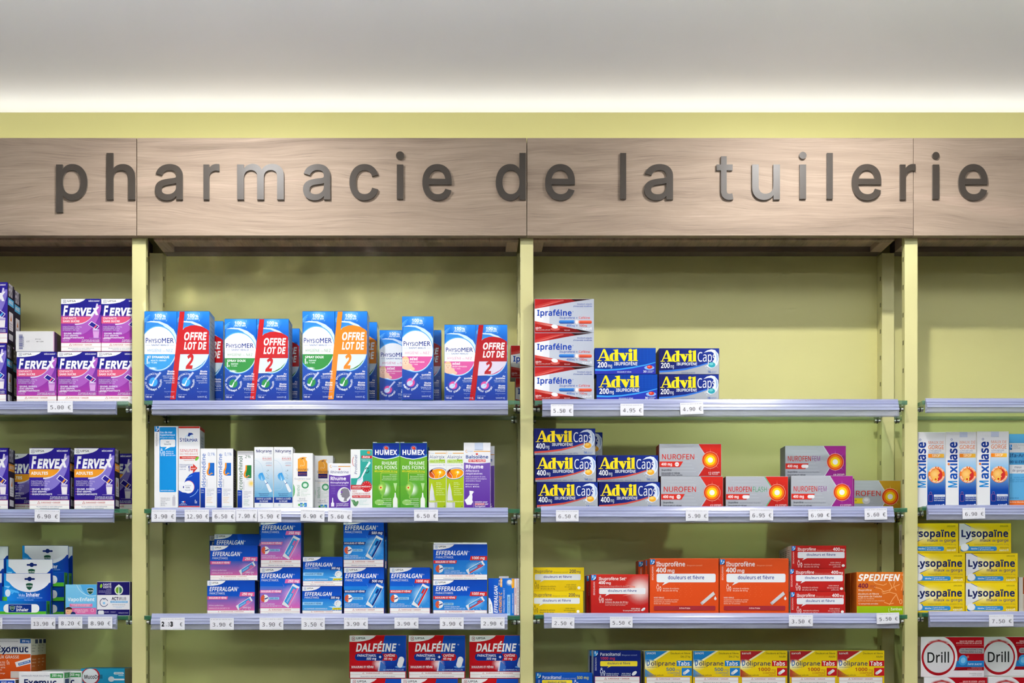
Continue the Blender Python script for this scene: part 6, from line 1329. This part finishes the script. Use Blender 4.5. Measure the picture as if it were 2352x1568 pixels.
# ---------------- far left bay
g = 'pink flu sachet cartons'
za = put('flu_child', 37.9, 0, 0, 'pink and violet flu carton standing under the white carton end, far left bay', g, B1)
put('flu_flat', 36, 0, 0, 'carton lying flat showing its white end with a barcode', None, B1, on=za)
zb = put('flu_child', 131.8, 0, 0, 'pink and violet flu carton in the lower row, middle of three', g, B1)
zc = put('flu_child', 222.9, 0, 0, 'pink and violet flu carton in the lower row, next to the post', g, B1)
put('flu_child', 139.8, 0, 0, 'pink and violet flu carton in the upper row, beside the white carton end', g, B1, on=zb)
put('flu_child', 232.4, 0, 0, 'pink and violet flu carton in the upper row, half behind the post', g, B1, on=zc)
g = 'violet and light blue flu cartons'
zb = put('flu_blue', 0, 0, 0, 'violet flu carton cut by the picture edge, lower of the front top shelf pair', g, B1, right=14.7)
put('flu_blue', 0, 0, 0, 'violet flu carton cut by the picture edge, upper of the front top shelf pair', g, B1, on=zb, right=17.3)
zb = put('flu_blue', 0, 0, 0, 'violet flu carton at the back of the top shelf, under another one', g, .085, right=29)
put('flu_blue', 0, 0, 0, 'violet flu carton at the back of the top shelf showing its dark side', g, .085, on=zb, right=32.5)
g = 'violet flu cartons for adults'
put('flu_adult', 67, 1, 0, 'violet flu carton with orange band, first full one from the picture edge', g, B1)
put('flu_adult', 170.2, 1, 0, 'violet flu carton with orange band, front one nearer the post', g, B1)
put('flu_adult', 0, 1, 0, 'violet flu carton with orange band cut by the picture edge', g, B1, right=19)
put('flu_adult', 9, 1, 0, 'violet flu carton with orange band set back in the gap between two front ones', g, .115)
put('flu_adult', 215, 1, 0, 'violet flu carton with orange band set back beside the post', g, .115)
g = 'inhaler cards stacked in the far left bay'
def inhaler(px, Y, level, label, right=None):
    d = DES['inhaler_card']; s = DES['inhaler_box'].H + .0006
    z = shelf_z(2, 0) + .0002 + level * s; Y = Y - .0024 * level
    xc = X(px, Y) + d.W / 2 if right is None else X(right, Y) - d.W / 2
    t = link('inhaler_pack', None, None, (xc, Y, z)); tag(t, label, 'inhaler pack', g)
    # card with rounded top corners and a hanger tab behind the low box
    link('box', mesh_of('inhaler_box'), t, (-.001, -.0262, 0))
    card_ = link('hanging_card', mesh_of('inhaler_card'), t, (0, 0, 0))
    card_['label'] = 'blue backing card with white hanger tab'
    return t
inhaler(8.5, .02, 0, 'blue inhaler pack in front with the white capped tube printed on its box')
inhaler(14, .052, 0, 'blue inhaler pack behind the front one, on the shelf'); inhaler(14, .052, 1, 'blue inhaler pack behind the front one, raised one layer with grey tab showing')
for lv, w in ((0, 'on the shelf at the bottom'), (1, 'in the middle layer'), (2, 'topmost with its tab and slot showing')):
    inhaler(51, .085, lv, 'blue inhaler pack of the third stack in depth, ' + w)
    inhaler(62, .118, lv, 'blue inhaler pack of the rearmost stack, ' + w)
inhaler(0, .02, 0, 'blue inhaler pack cut by the picture edge, in front', right=4.5)
for lv, w in ((0, 'on the shelf'), (1, 'raised one layer')): inhaler(0, .052, lv, 'blue inhaler pack cut by the picture edge, second in depth, ' + w, right=9)
for lv, w in ((0, 'on the shelf'), (1, 'in the middle layer'), (2, 'topmost')): inhaler(0, .118, lv, 'blue inhaler pack cut by the picture edge, rearmost, ' + w, right=19)
put('child_rub', 150.2, 2, 0, 'pale blue and pink carton with a sleeping child, beside the inhaler cards')
put('balm_box', 222.5, 2, 0, 'white and navy balm carton with a green leaf, next to the post')
g = 'white and orange cough sachet cartons'
for k in range(3):
    zb = put('cough_orange', 0, 3, 0, 'white and orange cough carton in the lower layer, ' + ['in front', 'second from the front', 'at the back'][k], g, B1 + .053 * k, right=70.9 + 9.5 * k)
    put('cough_orange', 0, 3, 0, 'white and orange cough carton in the upper layer, ' + ['in front with large dark lettering', 'second from the front showing its side', 'at the back showing its side'][k], g, B1 + .053 * k, on=zb, right=70.9 + 9.5 * k)
g = 'white sachet cartons with a green dose label'
for k in range(1):
    put('sachet_green', 43.4, 3, 0, 'white carton with green 200 mg label in front of the orange cough cartons', g, -.032)
for k in range(3):
    put('sachet_green', 86 + 10 * k, 3, 0, 'white carton with green dose label behind the front one, ' + ['first in depth', 'second in depth', 'last in depth'][k], g, .0215 + .053 * k)
put('sachet_blue', 0, 3, 0, 'white carton with a blue dose stripe in the bottom corner of the picture', None, -.04, right=35)
put('lozenge_teal', 185.4, 3, 0, 'teal carton with a red ring and black lettering beside the post', 'teal cough cartons', .03)
put('lozenge_teal', 197, 3, 0, 'teal carton behind the front teal one, half hidden by the post', 'teal cough cartons', .085)

# ---------------- nose spray bay, top shelf: twin packs
def twin(key, band, px, Y, label, group='nasal spray twin packs', right=None, k=.075):
    d = DES[key]; W2 = d.W * 2 + .0006
    xc = X(px, Y) + W2 / 2 if right is None else X(right, Y) - W2 / 2
    t = link('nasal_spray_twin_pack', None, None, (xc, Y, shelf_z(0, 1) + .0002)); tag(t, label, 'nasal spray twin pack', group)
    for s_ in (-1, 1):
        c = link('carton', mesh_of(key), t, (s_ * (d.W + .0006) / 2, 0, 0))
    link('offer_band', DES[band].me, t, (0, 0, 0))['label'] = 'glossy printed offer band'
    # loose film added over the tops, waved to throw rippled light on the wall
    rnd = random.Random(int(abs(px) + (right or 0)))
    nx, ny = 22, 9
    ph = [(rnd.uniform(20, 90), rnd.uniform(-80, 80), rnd.uniform(0, 6.3), rnd.uniform(.3, 1)) for _ in range(7)]
    bm = bmesh.new(); g_ = []
    for j in range(ny + 1):
        for i in range(nx + 1):
            x = -W2 / 2 + W2 * i / nx; y = d.D * j / ny
            e = min(i, nx - i, 3) / 3 * min(j, ny - j, 2) / 2
            g_.append(bm.verts.new((x, y, d.H + .0004 + e * (.0016 + .0011 * sum(w * math.sin(a * x + b * y + c) for a, b, c, w in ph) / 2))))
    for j in range(ny):
        for i in range(nx):
            k = j * (nx + 1) + i; bm.faces.new((g_[k], g_[k + 1], g_[k + nx + 2], g_[k + nx + 1]))
    me = bpy.data.meshes.new('shrink_film'); bm.to_mesh(me); bm.free(); me.materials.append(M['shrink']); me.shade_smooth()
    link('shrink_film', me, t)['label'] = 'crinkled shrink film made to reflect light'
    return t
twin('spray_jet', 'band_red', 331.5, -.02, 'blue nasal spray twin pack with red band and sky blue zone, beside the post')
twin('spray_green', 'band_red_mid', 515.7, -.02, 'blue nasal spray twin pack with red band and green zone')
twin('spray_green_tall', 'band_orange', 694.6, -.02, 'tall blue nasal spray twin pack with orange band and green zone')
twin('spray_pink', 'band_red_small', 871.5, .042, 'blue nasal spray twin pack with pink zone behind the single pink zone carton')
put('spray_pink_single', 923.4, 0, 1, 'single blue nasal spray carton with a baby on a pink zone', None, -.03)
twin('spray_pink', 'band_red_small', 1020.8, -.012, 'blue nasal spray twin pack with dark red band and pink zone, beside the middle post')
twin('spray_jet', 'band_red', 0, .075, 'blue nasal spray twin pack at the back behind the sky blue zone pack', right=513)
twin('spray_green', 'band_red_mid', 0, .075, 'blue nasal spray twin pack at the back behind the red banded green zone pack', right=688)
twin('spray_green_tall', 'band_orange', 0, .085, 'blue nasal spray twin pack at the back behind the orange banded pack', right=866)
# ---------------- second shelf
put('sea_water_blue', 354.2, 1, 1, 'tall white carton with a sky blue panel and white speech bubble')
put('sinus_wave', 409.7, 1, 1, 'tall white carton with a dolphin, red text and a blue wave')
put('antiseptic_drops', 460, 1, 1, 'slim white carton with blue vertical lettering, beside the wave carton', 'slim nose drop cartons')
put('antiseptic_drops', 498.2, 1, 1, 'slim white carton with blue vertical lettering, beside the green lettered one', 'slim nose drop cartons')
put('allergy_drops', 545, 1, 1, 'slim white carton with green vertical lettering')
put('cold_spray_face', 584, 1, 1, 'white and pale blue carton with a face profile, beside the green lettered carton', 'pale blue cold spray cartons')
put('cold_spray_face', 628.6, 1, 1, 'white and pale blue carton with a face profile, beside the menthol spray', 'pale blue cold spray cartons')
put('menthol_spray', 673, 1, 1, 'white menthol carton with an orange nose emblem, front of the two', 'menthol spray cartons')
put('menthol_spray', 720, 1, 1, 'white menthol carton with an orange nose emblem, set back beside the violet one', 'menthol spray cartons', .043)
put('cold_spray_violet', 755, 1, 1, 'short white and violet cold spray carton with a grey head profile')
put('eucalyptus_spray', 805.3, 1, 1, 'white and turquoise carton with a red clock disc')
g = 'green hay fever spray cartons'
def humex(px, label, Y=.0):
    d = DES['hayfever_green']
    zt = put('hayfever_green', px, 1, 1, label, g, Y)
    o = bpy.context.scene.objects[-1] if False else None
    return zt
humex(855.5, 'tall green and navy hay fever carton beside the turquoise carton')
humex(918.6, 'tall green and navy hay fever carton beside the lime allergy carton')
humex(924, 'tall green and navy hay fever carton hidden behind the front two', .07)
put('allergy_eye', 984.3, 1, 1, 'lime and white allergy carton with an orange oval, beside the green hay fever carton', 'lime allergy spray cartons')
put('allergy_eye', 1025, 1, 1, 'lime and white allergy carton with an orange oval, beside the violet inhalation carton', 'lime allergy spray cartons')
put('inhalation_violet', 1065, 1, 1, 'tall violet inhalation carton with a tape seal on top', 'violet inhalation cartons')
put('inhalation_violet', 0, 1, 1, 'tall violet inhalation carton behind the taped one', 'violet inhalation cartons', .055, right=1136)
# ---------------- third shelf
g = 'wide pink 250 mg paracetamol cartons'
zb = put('fever_wide_pink', 475.7, 2, 1, 'wide blue and pink 250 mg carton, lower of the front pair', g)
put('fever_wide_pink', 482.5, 2, 1, 'wide blue and pink 250 mg carton, upper of the front pair', g, on=zb)
zb2 = put('fever_tall_pink', 482, 2, 1, 'tall blue and pink 250 mg carton hidden behind the wide front pair', 'tall pink 250 mg paracetamol cartons', .065)
put('fever_wide_pink', 492, 2, 1, 'wide dark blue and pink 250 mg carton peeping over the front pair', g, .065, on=zb2)
zb3 = put('fever_tall_pink', 484, 2, 1, 'tall blue and pink 250 mg carton at the very back of the wide stack', 'tall pink 250 mg paracetamol cartons', .117)
put('fever_wide_pink', 481, 2, 1, 'wide dark blue and pink 250 mg carton at the very back of the stack', g, .117, on=zb3)
g = 'tall pink 250 mg paracetamol cartons'
zb = put('fever_tall_pink', 597, 2, 1, 'tall blue and pink 250 mg carton, lower of the front pair', g)
put('fever_tall_pink', 598.5, 2, 1, 'tall blue and pink 250 mg carton, upper of the front pair', g, on=zb)
zb = put('fever_tall_pink', 594, 2, 1, 'tall blue and pink 250 mg carton behind the front pair, lower', g, .065)
put('fever_tall_pink', 595, 2, 1, 'tall blue and pink 250 mg carton behind the front pair, upper', g, .065, on=zb)
g = 'small blue paracetamol tablet cartons'
zb = put('fever_tablet', 694, 2, 1, 'small blue 500 mg tablet carton with yellow label, lower of two', g)
put('fever_tablet', 695.3, 2, 1, 'small blue 500 mg tablet carton with yellow label, upper of two', g, on=zb)
g = 'tall blue 500 mg paracetamol cartons'
zb = put('fever_tall_blue', 789.6, 2, 1, 'tall blue 500 mg sachet carton, lower of the front pair', g)
put('fever_tall_blue', 788.7, 2, 1, 'tall blue 500 mg sachet carton, upper of the front pair', g, on=zb)
zb = put('fever_tall_blue', 796, 2, 1, 'tall blue 500 mg sachet carton behind the front pair, lower', g, .065)
put('fever_tall_blue', 797, 2, 1, 'tall blue 500 mg sachet carton behind the front pair, upper', g, .065, on=zb)
put('fever_tall_red', 895, 2, 1, 'single tall blue and red 1000 mg sachet carton', 'tall red 1000 mg paracetamol cartons')
put('fever_tall_red', 900, 2, 1, 'tall blue and red 1000 mg sachet carton hidden behind the single front one', 'tall red 1000 mg paracetamol cartons', .065)
g = 'wide red 1000 mg paracetamol cartons'
zb = put('fever_wide_red', 994.5, 2, 1, 'wide blue and red 1000 mg carton, lower of two', g)
zt_ = put('fever_wide_red', 995, 2, 1, 'wide blue and red 1000 mg carton, upper of two with lifted white flap', g, on=zb)
put('vitamin_tube', 1121.7, 2, 1, 'blue vitamin C carton standing on its end with sideways lettering')
# ---------------- bottom shelf
g = 'red and blue caffeine tablet cartons'
zs = []
for px, w in ((804.5, 'nearest the empty shelf'), (921, 'in the middle'), (1060, 'beside the middle post')):
    zs.append(put('caffeine_tabs', px, 3, 1, 'red and blue caffeine tablet carton in the lower row, ' + w, g, B1))
for px, z, w in ((802.4, zs[0], 'nearest the empty shelf'), (938, zs[1], 'in the middle'), (1078, zs[2], 'beside the middle post')):
    put('caffeine_tabs', px, 3, 1, 'red and blue caffeine tablet carton in the upper row, ' + w, g, B1, on=z)

# ---------------- ibuprofen bay, top shelf
g = 'grey and red caffeine ibuprofen cartons'
z1 = put('ibu_caffeine', 1227.6, 0, 2, 'grey and red ibuprofen carton, bottom of the front stack of three', g)
z2 = put('ibu_caffeine', 1227.6, 0, 2, 'grey and red ibuprofen carton, middle of the front stack of three', g, on=z1)
put('ibu_caffeine', 1227.6, 0, 2, 'grey and red ibuprofen carton, topmost of the front stack of three', g, on=z2)
z1 = put('ibu_caffeine', 1184, 0, 2, 'grey and red ibuprofen carton at the back behind the middle post, lower', g, .112)
put('ibu_caffeine', 1173, 0, 2, 'grey and red ibuprofen carton at the back peeping out beside the middle post, upper', g, .112, on=z1)
g = 'bright blue ibuprofen cartons'
z1 = put('ibu_tabs_blue', 1370, 0, 2, 'bright blue carton with yellow serif lettering, lower of two', g)
put('ibu_tabs_blue', 1366, 0, 2, 'bright blue carton with yellow serif lettering, upper of two', g, on=z1)
g = 'navy and grey 200 mg capsule cartons'
z1 = put('ibu_caps_green', 1513, 0, 2, 'navy and grey capsule carton with turquoise pill, lower of two', g)
put('ibu_caps_green', 1513.7, 0, 2, 'navy and grey capsule carton with turquoise pill, upper of two', g, on=z1)
# second shelf
g = 'navy and grey 400 mg capsule cartons'
z1 = put('ibu_caps_amber', 1233, 1, 2, 'navy and grey capsule carton with amber pill, bottom of the stack of three', g)
z2 = put('ibu_caps_amber', 1229, 1, 2, 'navy and grey capsule carton with amber pill, middle of the stack of three', g, on=z1)
put('ibu_caps_amber', 1227, 1, 2, 'navy and grey capsule carton with amber pill, topmost of the stack of three', g, on=z2)
z1 = put('ibu_caps_amber', 1375.6, 1, 2, 'navy and grey capsule carton with amber pill, lower of the pair beside the stack', g)
put('ibu_caps_amber', 1371.5, 1, 2, 'navy and grey capsule carton with amber pill, upper of the pair beside the stack', g, on=z1)
zz = None
for lv, w in ((0, 'bottom'), (1, 'middle'), (2, 'top one showing its pale end')):
    zz = put('ibu_caps_amber', 0, 1, 2, 'navy and grey amber pill carton of the rear stack, ' + w, g, .058, on=zz, right=1384)
g = 'grey and red target cartons'
z1 = put('ibu_red', 1518, 1, 2, 'grey and red carton with an orange target, lower of two', g)
put('ibu_red', 1514, 1, 2, 'grey and red carton with an orange target, upper of two', g, on=z1)
put('ibu_flash', 1667, 1, 2, 'grey and red target carton with a thin green stripe', None)
g = 'grey and purple target cartons'
put('ibu_purple', 1817, 1, 2, 'grey and purple target carton standing in front', g)
zb = put('ibu_purple', 1823, 1, 2, 'grey and purple target carton behind the front one, lower, its purple end showing', g, .052)
put('ibu_purple', 1803.6, 1, 2, 'grey and purple target carton behind the front one, upper', g, .052, on=zb)
put('ibu_gold', 0, 1, 2, 'grey and gold target carton half hidden behind the purple one', None, .104, right=2069)
# third shelf
g = 'yellow ibuprofen cartons'
z1 = put('ibu_yellow', 1222.5, 2, 2, 'yellow 200 mg ibuprofen carton beside the middle post, lower of two', g, B1)
put('ibu_yellow', 1224.5, 2, 2, 'yellow 200 mg ibuprofen carton beside the middle post, upper of two', g, B1, on=z1)
put('ibu_set', 1357.3, 2, 2, 'low red ibuprofen carton with a white glow, front of two', 'low red ibuprofen cartons with a glow')
put('ibu_set', 1347, 2, 2, 'low red ibuprofen carton behind the one with the white glow showing', 'low red ibuprofen cartons with a glow', .06)
g = 'large orange ibuprofen sachet cartons'
put('ibu_sachet', 1492.5, 2, 2, 'large orange ibuprofen sachet carton beside the low red one, in front', g)
put('ibu_sachet', 1653, 2, 2, 'large orange ibuprofen sachet carton beside the small red stack, in front', g)
put('ibu_sachet', 1483, 2, 2, 'large orange ibuprofen sachet carton second in depth behind the low red one', g, .062)
put('ibu_sachet', 1466, 2, 2, 'large orange ibuprofen sachet carton at the back behind the low red one', g, .112)
put('ibu_sachet', 1648, 2, 2, 'large orange ibuprofen sachet carton at the back behind the second front one', g, .062)
g = 'small red 400 mg ibuprofen cartons'
for k in range(4):
    Yk = .012 + .0465 * k
    dep = ['front', 'second in depth', 'third in depth', 'rearmost'][k]
    z1 = put('ibu_small_red', 1816 - 6 * k, 2, 2, f'small red ibuprofen carton, bottom layer, {dep}', g, Yk)
    z2 = put('ibu_small_red', 1814 - 6 * k, 2, 2, f'small red ibuprofen carton, middle layer, {dep}', g, Yk, on=z1)
    put('ibu_small_red', 1818 - 6 * k, 2, 2, f'small red ibuprofen carton, top layer, {dep}', g, Yk, on=z2)
put('ibu_orange', 1967.4, 2, 2, 'orange and lime carton with pale squiggles, in front beside the post', 'orange and lime cartons')
put('ibu_orange', 1953.5, 2, 2, 'orange and lime carton with pale squiggles, behind the front one', 'orange and lime cartons', .06)
# bottom shelf
g = 'dark blue paracetamol cartons'
z1 = put('para_blue', 1230.4, 3, 2, 'mid blue 500 mg paracetamol carton, lower of two', 'mid blue paracetamol cartons')
put('para_blue', 1230.4, 3, 2, 'mid blue 500 mg paracetamol carton with yellow bubble, upper of two', 'mid blue paracetamol cartons', on=z1)
for k, (px, Y, w) in enumerate(((1363, .03, 'front'), (1354.5, .083, 'rear'))):
    z1 = put('para_navy', px, 3, 2, f'navy 1000 mg paracetamol carton, lower {w} one', g, Y)
    put('para_navy', px, 3, 2, f'navy 1000 mg paracetamol carton with yellow bubble, upper {w} one', g, Y, on=z1)
for key, px, w, g in (('tabs_blue', 1481, 'blue cornered yellow tablet carton beside the navy one', 'yellow cartons with blue corner'), ('tabs_blue', 1591.7, 'blue cornered yellow tablet carton beside the red cornered ones', 'yellow cartons with blue corner'),
                      ('tabs_red', 1700, 'red cornered yellow tablet carton, first beside the blue cornered ones', 'yellow cartons with red corner'), ('tabs_red', 1814, 'red cornered yellow tablet carton, middle of three', 'yellow cartons with red corner'), ('tabs_red', 1923, 'red cornered yellow tablet carton, last one before the post', 'yellow cartons with red corner')):
    z1 = put(key, px, 3, 2, w + ', lower row', g)
    put(key, px, 3, 2, w + ', upper row', g, on=z1)

# ---------------- far right bay
g = 'throat syrup cartons'
put('syrup', 2100.5, 1, 3, 'white and blue throat syrup carton half hidden by the post', g, B1)
put('syrup', 2172.6, 1, 3, 'white and blue throat syrup carton, middle of three', g, B1 - .003)
put('syrup', 2244.6, 1, 3, 'white and blue throat syrup carton beside the wide blue carton', g, .012)
put('syrup', 2093, 1, 3, 'white and blue throat syrup carton behind the half hidden one, seen beside the post', g, .085)
put('syrup_wide', 2318, 1, 3, 'wide light blue syrup carton cut by the picture edge', None, .03)
g = 'yellow throat lozenge cartons'
z1 = put('throat_lozenge', 0, 2, 3, 'yellow throat lozenge carton, bottom row beside the post', g, B1, right=2216.5)
z2 = put('throat_lozenge', 0, 2, 3, 'yellow throat lozenge carton, middle row beside the post', g, B1, on=z1, right=2216.8)
put('throat_lozenge', 0, 2, 3, 'yellow throat lozenge carton, top row beside the post', g, B1, on=z2, right=2201.5)
z1 = put('throat_lozenge', 2218, 2, 3, 'yellow throat lozenge carton, bottom row, whole front visible', g, B1)
z2 = put('throat_lozenge', 2218.5, 2, 3, 'yellow throat lozenge carton, middle row, away from the post', g, B1 + .002, on=z1)
put('throat_lozenge', 2203, 2, 3, 'yellow throat lozenge carton, top row, whole front visible', g, B1, on=z2)
zz = None
for lv, w in ((0, 'bottom'), (1, 'middle'), (2, 'top')):
    zz = put('throat_lozenge', 2090, 2, 3, f'yellow throat lozenge carton in the rear stack seen beside the post, {w}', g, .083, on=zz)
put('plain_sliver', 2340, 2, 3, 'pale carton at the picture edge behind the yellow lozenges', None, .045)
g = 'white and red lozenge cartons with a ring'
z1 = put('lozenge_ring', 0, 3, 3, 'white and red ring carton in the lower row beside the post', g, B1, right=2268)
put('lozenge_ring', 2115, 3, 3, 'white and red ring carton in the upper row beside the post', g, B1, on=z1)
z1 = put('lozenge_ring', 2269.5, 3, 3, 'white and red ring carton in the lower row at the picture edge', g, B1)
put('lozenge_ring', 2254, 3, 3, 'white and red ring carton in the upper row at the picture edge', g, .0705, on=z1)
z1 = put('lozenge_ring', 2096, 3, 3, 'white and red ring carton in the rear stack beside the post, lower', g, .0705)
put('lozenge_ring', 2093, 3, 3, 'white and red ring carton in the rear stack beside the post, upper', g, .0705, on=z1)

# ---- flaps and tape that show on single cartons
def on_front(o, name, w, h, x, z, col, mat='film', th=.0003, rotx=0.0, y=-.0008):
    me = carton(name, w, th, h, col, side=col, mat=mat, bev=.00005)
    c = link(name, me, o, (x, y, z)); c.rotation_euler = (math.radians(rotx), 0, 0)
    return c
for o in list(COL.objects):
    lb = o.get('label', '')
    if o.type != 'MESH' or o.parent: continue
    if 'inhalation carton with a tape' in lb: on_front(o, 'tape_seal', .019, .016, .004, DES['inhalation_violet'].H - .0165, '#c9d2e4')
    if 'throat syrup carton' in lb and ('middle of three' in lb or 'beside the wide' in lb): on_front(o, 'tape_seal', .018, .012, .004, DES['syrup'].H - .0125, '#bcc3d6')
    if 'upper of two with lifted white flap' in lb:
        d = DES['fever_wide_red']; on_front(o, 'lid_flap', d.W * .98, .004, 0, d.H + .0001, '#e6e6ea', 'card', .0008, -20, .0005)
    if 'standing on its end' in lb:
        d = DES['vitamin_tube']; on_front(o, 'lid_flap', .022, .005, .0, d.H + .0002, '#d8d8dc', 'card', .0006, 24, .004)
    if 'hay fever carton beside' in lb:
        d = DES['hayfever_green']
        for s_ in (-1, 1): on_front(o, 'lid_flap', .009, .002, s_ * (d.W / 2 - .0055), d.H, '#d9d9dc', 'card', .0008, 0, .001)
    if 'violet flu carton with orange band' in lb and 'set back' not in lb:
        d = DES['flu_adult']; on_front(o, 'lid_flap', d.W * .97, .0025, 0, d.H, '#2b2266', 'card', .0008, -14, .012)
bpy.data.objects.remove(_to)
